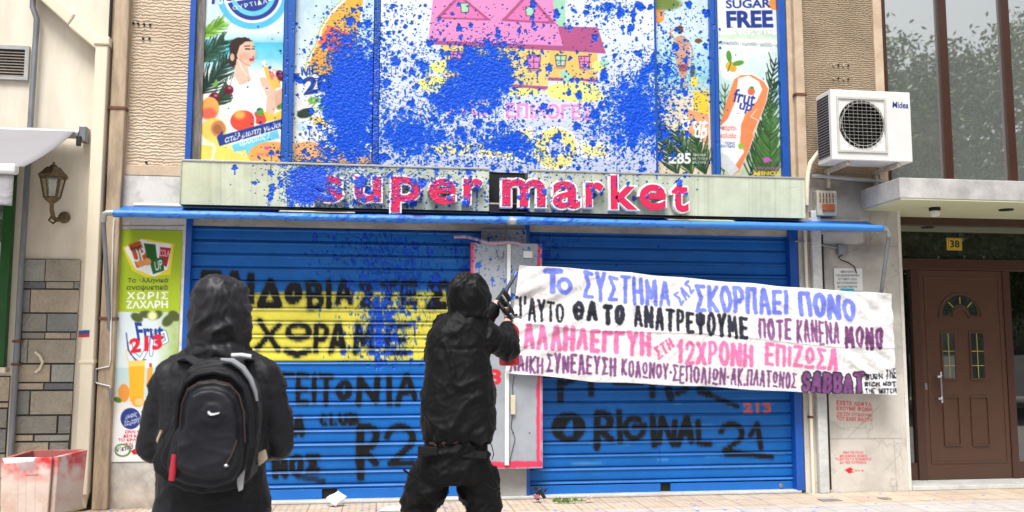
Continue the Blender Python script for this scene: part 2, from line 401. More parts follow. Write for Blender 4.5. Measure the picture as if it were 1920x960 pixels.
# ================================================================== MATERIALS
M = {}
M['plaster_cream'] = mat('cream_paint', (250, 241, 222), .75, col2=(226, 214, 194), vscale=2.2, stretch=(2, 2, .5), bump=.12, bscale=90)
M['cream_trim'] = mat('cream_trim', (250, 238, 212), .6, var=.05, vscale=3, bump=.08, bscale=40)
M['beige_strip'] = mat('beige_strip', (214, 190, 160), .8, col2=(150, 130, 108), vscale=3, stretch=(3, 3, .6), bump=.3, bscale=50)
M['beige_border'] = mat('beige_border', (228, 205, 178), .8, col2=(196, 170, 142), vscale=5, bump=.3, bscale=70)
def ripple(name, c, c2, zscale=26):
    m = mat(name, c, .85, col2=c2, vscale=2.2, bump=.1)
    t = m.node_tree; b = t.nodes['Principled BSDF']; N = t.nodes.new; Lk = t.links.new
    g = N('ShaderNodeNewGeometry'); wv = N('ShaderNodeTexWave'); wv.bands_direction = 'Z'; wv.inputs['Scale'].default_value = zscale/6.28*1.9
    wv.inputs['Distortion'].default_value = 5.5; wv.inputs['Detail'].default_value = 3; wv.inputs['Detail Scale'].default_value = 2.2
    Lk(g.outputs['Position'], wv.inputs['Vector'])
    bp = N('ShaderNodeBump'); bp.inputs['Strength'].default_value = .8; bp.inputs['Distance'].default_value = .016
    nm = N('ShaderNodeTexNoise'); nm.inputs['Scale'].default_value = 3.5; nm.inputs['Detail'].default_value = 4; Lk(g.outputs['Position'], nm.inputs['Vector']); mm = N('ShaderNodeMath'); mm.operation = 'MULTIPLY'; Lk(wv.outputs['Fac'], mm.inputs[0]); Lk(nm.outputs['Fac'], mm.inputs[1]); Lk(mm.outputs[0], bp.inputs['Height']); Lk(bp.outputs[0], b.inputs['Normal'])
    return m
M['ripple_left'] = ripple('combed_plaster_warm', (226, 205, 180), (196, 174, 148), 34)
M['ripple_right'] = ripple('combed_plaster_brown', (172, 152, 126), (146, 127, 104), 46)
def marble(name, c, c2, dirt):
    m = mat(name, c, .38, col2=c2, vscale=2.4, bump=.04, bscale=14, stretch=(1, 1, 1.2))
    t = m.node_tree; b = t.nodes['Principled BSDF']; N = t.nodes.new; Lk = t.links.new
    src = b.inputs['Base Color'].links[0].from_socket
    g = N('ShaderNodeNewGeometry'); mp = N('ShaderNodeMapping'); mp.inputs['Rotation'].default_value = (0, .7, .3); mp.inputs['Scale'].default_value = (1, 1, 3.2)
    Lk(g.outputs['Position'], mp.inputs['Vector'])
    n = N('ShaderNodeTexNoise'); n.inputs['Scale'].default_value = 2.6; n.inputs['Detail'].default_value = 9; n.inputs['Distortion'].default_value = 1.6; n.inputs['Roughness'].default_value = .6
    Lk(mp.outputs[0], n.inputs['Vector'])
    s = N('ShaderNodeMath'); s.operation = 'SUBTRACT'; s.inputs[1].default_value = .5; Lk(n.outputs['Fac'], s.inputs[0])
    a = N('ShaderNodeMath'); a.operation = 'ABSOLUTE'; Lk(s.outputs[0], a.inputs[0])
    r = N('ShaderNodeMapRange'); r.inputs['From Max'].default_value = .05; r.inputs['To Min'].default_value = 1-dirt; r.inputs['To Max'].default_value = 1; Lk(a.outputs[0], r.inputs['Value'])
    mx = N('ShaderNodeMix'); mx.data_type = 'RGBA'; mx.blend_type = 'MULTIPLY'; mx.inputs['Factor'].default_value = 1
    Lk(src, mx.inputs['A']); Lk(r.outputs[0], mx.inputs['B']); Lk(mx.outputs['Result'], b.inputs['Base Color'])
    return m
M['marble'] = marble('grey_marble', (242, 237, 228), (222, 215, 204), .12)
M['marble_dirty'] = marble('weathered_marble', (214, 206, 194), (176, 168, 156), .2)
M['marble_step'] = marble('step_marble', (226, 226, 222), (196, 198, 196), .12)
M['blue_frame'] = mat('blue_gloss_paint', (24, 92, 190), .34, var=.10, vscale=5, bump=.05, bscale=30)
M['grey_wood'] = mat('weathered_jamb', (150, 142, 134), .8, col2=(98, 92, 88), vscale=9, stretch=(6, 6, .7), bump=.3)
M['dark'] = mat('dark_gap', (18, 18, 22), .8, var=.1)
M['conc'] = mat('canopy_concrete', (212, 210, 206), .75, col2=(168, 166, 164), vscale=4, bump=.3, bscale=45)
M['soffit'] = mat('painted_soffit', (214, 216, 178), .7, var=.04, vscale=3)
M['brown'] = mat('brown_door_paint', (84, 56, 41), .32, var=.07, vscale=6, spec=.5, bump=.03, bscale=25)
M['brown_dark'] = mat('brown_frame_paint', (74, 46, 36), .3, var=.08, vscale=6)
M['green_frame'] = mat('green_paint', (20, 92, 24), .4, var=.1)
M['metal_grey'] = mat('galvanised_pipe', (156, 160, 166), .42, metal=.5, var=.15, vscale=9, stretch=(1, 1, .4))
M['metal_pale'] = mat('pale_metal', (196, 196, 192), .45, metal=.35, var=.12, vscale=8)
M['white_plastic'] = mat('white_enamel', (240, 240, 238), .32, var=.03, vscale=6)
M['white_dirty'] = mat('white_dirty', (226, 220, 206), .5, col2=(176, 166, 148), vscale=10)
M['black_rubber'] = mat('black_rubber', (26, 26, 28), .6, var=.1)
M['chrome'] = mat('chrome', (215, 215, 218), .16, metal=1, var=.02)
M['rust'] = mat('rusty_iron', (128, 84, 60), .8, var=.2, vscale=20)
def thin_glass(name, tint, refl, rough=.01, diffuse=None):
    m = bpy.data.materials.new(name); m.use_nodes = True; t = m.node_tree; t.nodes.remove(t.nodes['Principled BSDF']); N = t.nodes.new; Lk = t.links.new
    o = t.nodes['Material Output']; g = N('ShaderNodeBsdfGlossy'); g.inputs['Roughness'].default_value = rough; g.inputs['Color'].default_value = (.95, .97, .96, 1)
    if diffuse: b = N('ShaderNodeBsdfDiffuse'); b.inputs['Color'].default_value = (*diffuse, 1)
    else: b = N('ShaderNodeBsdfTransparent'); b.inputs['Color'].default_value = (*tint, 1)
    x = N('ShaderNodeMixShader'); x.inputs[0].default_value = refl
    geo = N('ShaderNodeNewGeometry'); nz = N('ShaderNodeTexNoise'); nz.inputs['Scale'].default_value = 1.1; Lk(geo.outputs['Position'], nz.inputs['Vector'])
    bp = N('ShaderNodeBump'); bp.inputs['Strength'].default_value = .05; bp.inputs['Distance'].default_value = .02; Lk(nz.outputs['Fac'], bp.inputs['Height']); Lk(bp.outputs[0], g.inputs['Normal'])
    Lk(b.outputs[0], x.inputs[1]); Lk(g.outputs[0], x.inputs[2]); Lk(x.outputs[0], o.inputs['Surface']); return m
M['glass_dark'] = thin_glass('entrance_glass', (.30, .33, .28), .16)
M['glass_window'] = thin_glass('solar_glass', (1, 1, 1), .66, .015, (.27, .29, .275))
M['glass_lamp'] = thin_glass('lamp_glass', (.82, .80, .74), .10)
ART = {}
ART['poster'] = mat_art('printed_poster', .5, .2)
ART['board'] = mat_art('printed_board', .5, .2, wrinkle=.15, wscale=4)
ART['painted_metal'] = mat_art('painted_metal', .40, .45, dirt=.14)
ART['shutter'] = mat_art('painted_shutter', .44, .3, dirt=.2)
ART['cloth'] = mat_art('paper_banner', .85, .12, wrinkle=1.5, wscale=4.5)
ART['stone'] = mat_art('stone_slabs', .75, .3, wrinkle=1.1, wscale=22, dirt=.25)
ART['marble_art'] = mat_art('stencilled_marble', .4, .35, dirt=.14)
ART['gloss'] = mat_art('gloss_letter', .22, .5)

# ================================================================== GROUND
def ground():
    m = bpy.data.materials.new('street_ground'); m.use_nodes = True
    b = m.node_tree.nodes['Principled BSDF']; b.inputs['Base Color'].default_value = (.09, .088, .085, 1); b.inputs['Roughness'].default_value = .9
    me = bpy.data.meshes.new('ground'); me.from_pydata([(-300, -300, -.17), (300, -300, -.17), (300, 300, -.17), (-300, 300, -.17)], [], [(0, 1, 2, 3)])
    tag(link('ground', me, m), kind='structure')
    r = mat('asphalt', (74, 74, 76), .9, var=.2, vscale=30, bump=.4, bscale=200)
    me = bpy.data.meshes.new('road'); me.from_pydata([(-60, -13.5, -.15), (60, -13.5, -.15), (60, -6.4, -.15), (-60, -6.4, -.15)], [], [(0, 1, 2, 3)])
    tag(link('road', me, r), kind='structure')
    MB().box(-60, 60, -6.4, -6.2, -.16, .004).build('kerb', M['conc'], None, bevel=.01)['kind'] = 'structure'
    # pavement: ribbed tan tiles by the wall, greyer slabs further out
    p = bpy.data.materials.new('pavement_tiles'); p.use_nodes = True; t = p.node_tree; b = t.nodes['Principled BSDF']; N = t.nodes.new; Lk = t.links.new
    g = N('ShaderNodeNewGeometry'); br = N('ShaderNodeTexBrick'); br.offset = 0; br.inputs['Scale'].default_value = 1
    br.inputs['Brick Width'].default_value = .30; br.inputs['Row Height'].default_value = .30; br.inputs['Mortar Size'].default_value = .006
    br.inputs['Color1'].default_value = (*L3((222, 203, 180)), 1); br.inputs['Color2'].default_value = (*L3((210, 188, 165)), 1); br.inputs['Mortar'].default_value = (*L3((172, 150, 130)), 1)
    Lk(g.outputs['Position'], br.inputs['Vector'])
    wv = N('ShaderNodeTexWave'); wv.bands_direction = 'X'; wv.inputs['Scale'].default_value = 5.2; wv.inputs['Distortion'].default_value = .15
    Lk(g.outputs['Position'], wv.inputs['Vector'])
    rr = N('ShaderNodeMapRange'); rr.inputs['From Min'].default_value = 0; rr.inputs['From Max'].default_value = .3; rr.inputs['To Min'].default_value = .80; rr.inputs['To Max'].default_value = 1
    Lk(wv.outputs['Fac'], rr.inputs['Value'])
    mx = N('ShaderNodeMix'); mx.data_type = 'RGBA'; mx.blend_type = 'MULTIPLY'; mx.inputs['Factor'].default_value = 1; Lk(br.outputs['Color'], mx.inputs['A']); Lk(rr.outputs[0], mx.inputs['B'])
    b2 = N('ShaderNodeTexBrick'); b2.offset = 0; b2.inputs['Scale'].default_value = 1; b2.inputs['Brick Width'].default_value = .4; b2.inputs['Row Height'].default_value = .4; b2.inputs['Mortar Size'].default_value = .006
    b2.inputs['Color1'].default_value = (*L3((214, 208, 202)), 1); b2.inputs['Color2'].default_value = (*L3((200, 194, 190)), 1); b2.inputs['Mortar'].default_value = (*L3((150, 146, 142)), 1)
    Lk(g.outputs['Position'], b2.inputs['Vector'])
    sp = N('ShaderNodeSeparateXYZ'); Lk(g.outputs['Position'], sp.inputs[0])
    n1 = N('ShaderNodeTexNoise'); n1.inputs['Scale'].default_value = 3; n1.inputs['Detail'].default_value = 5; Lk(g.outputs['Position'], n1.inputs['Vector'])
    ma = N('ShaderNodeMath'); ma.operation = 'MULTIPLY_ADD'; ma.inputs[1].default_value = .25; Lk(n1.outputs['Fac'], ma.inputs[0]); Lk(sp.outputs['Y'], ma.inputs[2])
    st = N('ShaderNodeMapRange'); st.inputs['From Min'].default_value = -.62; st.inputs['From Max'].default_value = -.50; Lk(ma.outputs[0], st.inputs['Value'])
    m2 = N('ShaderNodeMix'); m2.data_type = 'RGBA'; Lk(st.outputs[0], m2.inputs['Factor']); Lk(b2.outputs['Color'], m2.inputs['A']); Lk(mx.outputs['Result'], m2.inputs['B'])
    n2 = N('ShaderNodeTexNoise'); n2.inputs['Scale'].default_value = 7; n2.inputs['Detail'].default_value = 8; n2.inputs['Roughness'].default_value = .7; Lk(g.outputs['Position'], n2.inputs['Vector'])
    r2 = N('ShaderNodeMapRange'); r2.inputs['From Min'].default_value = .3; r2.inputs['From Max'].default_value = .62; r2.inputs['To Min'].default_value = .74; r2.inputs['To Max'].default_value = 1; Lk(n2.outputs['Fac'], r2.inputs['Value'])
    m3 = N('ShaderNodeMix'); m3.data_type = 'RGBA'; m3.blend_type = 'MULTIPLY'; m3.inputs['Factor'].default_value = 1; Lk(m2.outputs['Result'], m3.inputs['A']); Lk(r2.outputs[0], m3.inputs['B'])
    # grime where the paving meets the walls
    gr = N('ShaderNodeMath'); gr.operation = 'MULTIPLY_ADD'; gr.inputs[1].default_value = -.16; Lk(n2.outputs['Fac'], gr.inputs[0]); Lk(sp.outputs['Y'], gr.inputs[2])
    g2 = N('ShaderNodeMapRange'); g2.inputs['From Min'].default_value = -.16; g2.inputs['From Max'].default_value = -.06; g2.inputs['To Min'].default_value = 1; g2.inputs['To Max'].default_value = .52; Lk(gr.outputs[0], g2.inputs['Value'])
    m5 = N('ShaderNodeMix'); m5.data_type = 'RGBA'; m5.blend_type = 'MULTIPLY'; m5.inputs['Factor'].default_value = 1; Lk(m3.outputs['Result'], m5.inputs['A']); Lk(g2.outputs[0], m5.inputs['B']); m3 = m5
    # small flecks of the thrown paint
    vo = N('ShaderNodeTexVoronoi'); vo.inputs['Scale'].default_value = 16; Lk(g.outputs['Position'], vo.inputs['Vector'])
    cs = N('ShaderNodeSeparateColor'); Lk(vo.outputs['Color'], cs.inputs[0])
    ra = N('ShaderNodeMapRange'); ra.inputs['From Min'].default_value = .72; ra.inputs['To Max'].default_value = .32; Lk(cs.outputs[0], ra.inputs['Value'])
    lt = N('ShaderNodeMath'); lt.operation = 'LESS_THAN'; Lk(vo.outputs['Distance'], lt.inputs[0]); Lk(ra.outputs[0], lt.inputs[1])
    m4 = N('ShaderNodeMix'); m4.data_type = 'RGBA'; Lk(lt.outputs[0], m4.inputs['Factor']); Lk(m3.outputs['Result'], m4.inputs['A']); m4.inputs['B'].default_value = (*L3((60, 110, 215)), 1)
    Lk(m4.outputs['Result'], b.inputs['Base Color']); b.inputs['Roughness'].default_value = .7
    bp = N('ShaderNodeBump'); bp.inputs['Strength'].default_value = .5; bp.inputs['Distance'].default_value = .008; Lk(rr.outputs[0], bp.inputs['Height']); Lk(bp.outputs[0], b.inputs['Normal'])
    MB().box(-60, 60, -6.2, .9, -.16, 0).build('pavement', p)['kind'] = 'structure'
    MB().box(-60, 60, -17, -13.5, -.16, 0).build('far_pavement', M['conc'])['kind'] = 'structure'
ground()

X0 = lambda px, py=480: P(px, py, 0).x
Z0 = lambda py, px=960: P(px, py, 0).z
TOP = Z0(-150)
# ================================================================== CREAM BUILDING (left)
def cream_building():
    t = thing('cream_building', (X0(0), .2, 0), 'cream rendered building with grey stone cladding and a louvred vent at the left', 'building')
    xr = X0(188, 400); xl = X0(-420)
    MB().box(xl, xr, .0, .5, 0, TOP).build('wall', M['plaster_cream'], t)
    # ashlar slabs with dark joints: one mesh, colour per slab
    v = []; f = []; c = []
    def slab(l, tp, r, b, tone, Y=-.022):
        a, b_, z0, z1 = rect(l, r, tp, b, 0); g = .0045; a += g; b_ -= g; z0 += g; z1 -= g; n = len(v)
        y = Y-random.uniform(0, .008)
        v.extend([(a, y, z0), (b_, y, z0), (b_, y, z1), (a, y, z1), (a, .01, z0), (b_, .01, z0), (b_, .01, z1), (a, .01, z1)])
        f.extend([tuple(n+i for i in q) for q in ((0, 1, 2, 3), (0, 4, 5, 1), (1, 5, 6, 2), (2, 6, 7, 3), (3, 7, 4, 0))])
        c.extend([(*lin(tone)*KA, 0)]*8)
    tones = [(194, 184, 166), (172, 168, 156), (208, 192, 168), (160, 161, 156), (188, 188, 178), (216, 198, 174), (132, 134, 138)]
    def crop(x, y): return x/1.715, 400+y/1.715
    rows = [(148, 220, [(78, 148, 4), (148, 262, 0)]), (220, 243, [(78, 150, 6), (150, 240, 0), (240, 260, 3)]), (245, 320, [(76, 100, 3), (100, 257, 2)]), (322, 381, [(74, 153, 1), (153, 253, 3)]),
            (383, 404, [(72, 147, 1), (147, 229, 5), (229, 250, 1)]), (405, 482, [(70, 92, 4), (92, 246, 0)]), (485, 543, [(62, 164, 2), (167, 240, 4)]), (545, 567, [(60, 143, 5), (145, 238, 6)]),
            (570, 647, [(58, 98, 3), (100, 236, 0)]), (650, 708, [(52, 186, 1), (189, 230, 3)]), (711, 732, [(50, 110, 5), (113, 226, 4)]), (735, 790, [(48, 158, 2), (161, 222, 1)]), (792, 850, [(44, 120, 1), (123, 216, 3)]), (852, 930, [(40, 90, 0), (93, 212, 1)])]
    for y0, y1, cells in rows:
        for x0, x1, k in cells:
            l, tp = crop(x0, y0); r, b = crop(x1, y1); slab(l, tp, r, b, tones[k])
    for y0, y1, cells in [(525, 605, [(-60, 34, 2)]), (608, 625, [(-60, 30, 5)]), (628, 690, [(-60, 26, 1)]), (693, 770, [(-60, 22, 3)]), (773, 850, [(-80, 18, 0)]), (853, 940, [(-80, 14, 1)])]:
        for x0, x1, k in cells:
            l, tp = crop(x0, y0); r, b = crop(x1, y1); slab(l, tp, r, b, tones[k])
    me = bpy.data.meshes.new('stone_cladding'); me.from_pydata(v, [], f); me.update()
    a = me.color_attributes.new('col', 'FLOAT_COLOR', 'POINT'); a.data.foreach_set('color', np.array(c, np.float32).ravel())
    st = link('stone_cladding', me, ART['stone'], t)
    mortar = mat('dark_mortar', (84, 80, 76), .9)
    mb = MB()
    a, b, z0, z1 = rect(38, 153, 485, 850, 0); mb.box(a-.03, b-.055, -.012, .005, 0, z1-.004)
    a, b, z0, z1 = rect(-60, 20, 705, 850, 0); mb.box(a, b-.02, -.012, .005, 0, z1)
    mb.build('mortar', mortar, st)
    # louvred vent
    a, b, z0, z1 = rect(-60, 56, 86, 150, 0)
    fr = MB().box(a, b, -.035, .002, z1-.035, z1).box(a, b, -.035, .002, z0, z0+.03).box(b-.035, b, -.035, .002, z0+.03, z1-.035).build('vent_window', M['metal_pale'], t)
    mb = MB(); n = 9
    for i in range(n):
        z = z0+.035+(z1-z0-.075)*i/n; d = (z1-z0-.075)/n
        mb.add([(a, -.03, z), (b-.036, -.03, z), (b-.036, -.004, z+d*.95), (a, -.004, z+d*.95), (a, -.024, z-.004), (b-.036, -.024, z-.004), (b-.036, 0, z+d*.95-.004), (a, 0, z+d*.95-.004)], [(0, 1, 2, 3), (7, 6, 5, 4), (0, 4, 5, 1), (2, 6, 7, 3), (1, 5, 6, 2), (0, 3, 7, 4)])
    mb.build('louvre', mat('louvre_grey', (150, 140, 130), .6, var=.15), fr)
    MB().box(a, b-.03, -.003, -.001, z0+.02, z1-.03).build('vent_back', M['dark'], fr)
    # green-framed shop window at the edge
    a, b, z0, z1 = rect(-160, 24, 300, 688, 0)
    gw = MB().box(b-.085, b, -.07, .0, z0, z1).box(a, b-.085, -.07, .0, z1-.08, z1).box(a, b-.085, -.07, 0, z0, z0+.07).build('shop_window', M['green_frame'], t, bevel=.006)
    MB().box(a, b-.085, -.03, -.012, z0+.07, z1-.08).build('pane', thin_glass('left_pane', (1, 1, 1), .35, .02, (.03, .04, .03)), gw)
    MB().box(a, b+.02, -.09, -.0, z0-.05, z0-.002).build('sill', M['cream_trim'], gw, bevel=.006)
cream_building()

# ================================================================== SHOP BUILDING (centre)
zlm = Z0(329, 270)           # top of the left marble
zrm = Z0(337, 1590)          # top of the right marble
SIGN_B, SIGN_T = P(925, 396, -.22).z, P(925, 319, -.22).z
def shop_building():
    t = thing('shop_building', (X0(920), .3, 0), 'shop building with combed beige plaster above grey marble facing, behind the blue shutters', 'building')
    xl, xr = X0(188, 400), X0(1668, 600)
    MB().box(xl, xr, .34, .9, 0, TOP).build('wall', M['dark'], t)
    # left: plaster field with a smooth border, marble below
    a, b = X0(228, 200), X0(353, 200)
    MB().box(a+.06, b, .012, .34, zlm+.10, TOP).build('plaster_panel', M['ripple_left'], t)
    MB().box(xl, a+.06, .0, .34, zlm, TOP).box(a+.06, b, .0, .34, zlm, zlm+.10).build('plaster_border', M['beige_border'], t, bevel=.006)
    cv = Cv(170, 300, 360, 965, (240, 235, 226)); cv.a *= (1-.16*np.clip(vnoise(cv.H, cv.W, 60, 6, gain=.7)-.42, 0, 1)/.3)[..., None]
    n = vnoise(cv.H, cv.W, 90, 6, gain=.6); cv.a *= (1-.07*np.clip(1-np.abs(n-.5)/.018, 0, 1))[..., None]
    cv.grad(-1, -2, (0, 0, 0), (0, 0, 0))
    s = np.clip((cv.Y-860)/90, 0, 1)*vnoise(cv.H, cv.W, 30, 4); cv.a *= (1-.35*s[..., None]*np.array([.6, .8, 1.]))
    cv.line([(170, 423), (345, 423)], 1.6, (120, 112, 104)); cv.line([(170, 597), (222, 597)], 1.5, (110, 100, 92)); cv.line([(228, 400), (205, 760), (196, 950)], 1.6, (110, 104, 98))
    for q in ([(300, 700), (312, 760), (296, 830)], [(215, 620), (224, 690)], [(250, 900), (285, 880), (320, 905)]): cv.line(q, 1, (176, 166, 154), .7)
    mz = MB().box(X0(205, 600), X0(341, 640), .002, .34, 0, zlm-.004).build('marble_facing', M['marble'], t)
    panel('marble_face', X0(205, 600), X0(341, 640), .0, zlm-.004, -.003, cv, ART['marble_art'], mz, step=.006, splash=0)
    # right: plaster field, marble pier with red stencils
    a, b = X0(1508, 200), X0(1652, 200)
    MB().box(a, b-.05, .014, .34, zrm, TOP).build('plaster_panel', M['ripple_right'], t)
    MB().box(b-.05, X0(1660, 200), -.006, .34, zrm, TOP).box(X0(1480, 200), a, .0, .34, zrm, TOP).build('plaster_border', M['beige_border'], t, bevel=.006)
    cv = Cv(1490, 320, 1700, 960, (226, 220, 210)); n = vnoise(cv.H, cv.W, 70, 6, gain=.62)
    cv.a *= (1-.08*np.clip((n-.46)/.16, 0, 1))[..., None]
    n = vnoise(cv.H, cv.W, 110, 6, gain=.6); cv.a *= (1-.11*np.clip(1-np.abs(n-.5)/.014, 0, 1))[..., None]
    up = np.clip(1-(cv.Y-330)/110, 0, 1)*np.clip(vnoise(cv.H, cv.W, 40, 4)*1.7-.25, 0, 1); cv.a *= (1-.45*up[..., None])      # soot stain under the conduit
    up = np.clip(1-np.abs(cv.Y-470)/70, 0, 1)*vnoise(cv.H, cv.W, 46, 4); cv.a *= (1-.36*up[..., None])
    cv.poly([(1532, 436), (1618, 436), (1620, 454), (1606, 458), (1534, 456)], (236, 232, 226), .85, 4)
    for q, wd in (([(1525, 458), (1690, 462)], 1.2), ([(1632, 330), (1632, 458)], 1.3), ([(1545, 823), (1690, 822)], 1.6), ([(1550, 822), (1552, 930)], 1.4), ([(1650, 760), (1590, 820)], 1), ([(1676, 822), (1682, 925)], 1), ([(1552, 850), (1555, 900)], 1.4), ([(1660, 880), (1690, 850)], .9)):
        cv.line(q, wd, (140, 132, 124), .55)
    RED = (226, 40, 52)
    def sten(txt, q): cv.text(txt, q, RED, .035, space=1.05, al=.88)
    sten('ΕΧΕΤΕ ΛΕΦΤΑ', [(1569, 750), (1634, 755), (1634, 763), (1569, 759)]); sten('ΕΧΟΥΜΕ ΦΩΝΗ', [(1569, 761), (1634, 764), (1634, 772), (1569, 769)])
    sten('ΟΧΙ ΣΤΗ ΣΥΓΚΑΛΥΨΗ', [(1569, 772), (1635, 776), (1635, 782), (1569, 779)]); sten('ΤΟΥ ΚΑΘΕ ΒΙΑΣΤΗ', [(1569, 780), (1635, 784), (1635, 791), (1569, 788)])
    for i, s in enumerate(('ΕΙΝΑΙ ΤΗΣ ΠΥΛΑΣ', 'ΔΕΝ ΚΑΝΕΝΑΣ ΘΕΣΜΟΣ', 'ΤΟ ΚΡΑΤΟΣ ΓΙΑ ΤΟ ΚΑΝΟΝΑΣ', 'ΚΑΙ ΤΗΣ ΠΑΤΡΙΑΡΧΙΑ')):
        w_ = (38, 52, 68, 50)[i]; c = 1600; sten(s, (c-w_/2, 846+i*6.3, c+w_/2, 851+i*6.3))
    cv.poly([(1584, 881), (1594, 876), (1600, 880), (1596, 883), (1601, 885), (1592, 888)], RED); cv.text('213', (1602, 881, 1619, 884), RED, .03)
    mz = MB().box(X0(1501, 600), X0(1691, 640), .002, .34, 0, zrm-.004).build('marble_facing', M['marble_dirty'], t)
    panel('marble_face', X0(1501, 600), X0(1691, 640), .0, zrm-.004, -.003, cv, ART['marble_art'], mz, step=.0055, splash=0)
    MB().box(X0(1691, 640), X0(1691, 640)+.035, -.012, .75, 0, P(1668, 392, 0).z).build('marble_edge', M['marble'], t, bevel=.004)
    # old fixing holes in the plaster
    for px, py in ((250, 43), (259, 44), (270, 45), (281, 46), (268, 72), (280, 72), (274, 304), (236, 150)):
        q = P(px, py, .0); MB().lathe((q.x, .008, q.z), [(.011, 0), (.011, .01), (0, .011)], 10, (0, -1, 0)).build('anchor_hole', M['dark'], t)
    for py, n_ in ((121, 4), (146, 4)):
        for k in range(n_):
            q = P(1563+k*9.3, py+k*.6, .0); MB().lathe((q.x, .008, q.z), [(.010, 0), (.010, .012), (0, .013)], 10, (0, -1, 0)).build('anchor_hole', M['dark'] if k % 2 else M['white_dirty'], t)
    # lintel band behind the sign and the middle pier
    MB().box(X0(345, 360), X0(1500, 360), .06, .34, Z0(432), Z0(310)).build('lintel', M['marble_dirty'], t)
    a, b, z0, z1 = rect(903, 987, 430, 936, 0.02)
    cv = Cv(860, 380, 1030, 960, (190, 190, 190)); cv.a *= (1-.2*vnoise(cv.H, cv.W, 22, 5)[..., None])
    pr = MB().box(a, b, .022, .34, 0, z1).build('pier', M['marble_dirty'], t)
    panel('pier_face', a, b, 0, z1, .019, cv, ART['marble_art'], pr, splash=.9)
    # blue display-window frame: jambs, mullions, bottom rail
    zb = Z0(306, 540); mb = []
    fr = thing_frame = None
    def bar(l, r, py, Y0=-.02, Y1=.12, name='window_frame', cvc=(26, 92, 186), sp=1.0):
        a, b = X0(l, py), X0(r, py)
        return a, b
    head = MB().box(X0(352, 180), X0(1478, 180), .16, .33, zb-.25, TOP).build('window_frame', M['dark'], t)
    for l, r, m_ in ((351, 362, 180), (530, 550, 180), (700, 711, 180), (1226, 1232, 180), (1334, 1347, 180), (1464, 1476, 180)):
        a, b = X0(l, m_), X0(r, m_)
        mu = MB().box(a, b, -.012, .16, zb-.22, TOP).build('mullion', M['blue_frame'], head, bevel=.004)
    for l, r in ((530, 550), (700, 711), (1334, 1347)):     # thrown paint and the groove on the mullion faces
        a, b = X0(l, 180), X0(r, 180); c = Cv(l-20, -160, r+20, 340, (28, 96, 192))
        c.line([((l+r)/2+2-4, -160), ((l+r)/2+2, 340)], 1.5, (12, 50, 120))
        panel('mullion_face', a+.002, b-.002, zb-.2, TOP, -.0155, c, ART['painted_metal'], bpy.data.objects[mu.name], splash=1)
    a, b = X0(362, 180), X0(378, 180)
    MB().box(a, b, .03, .15, zb-.2, TOP).build('jamb', M['grey_wood'], head)
shop_building()

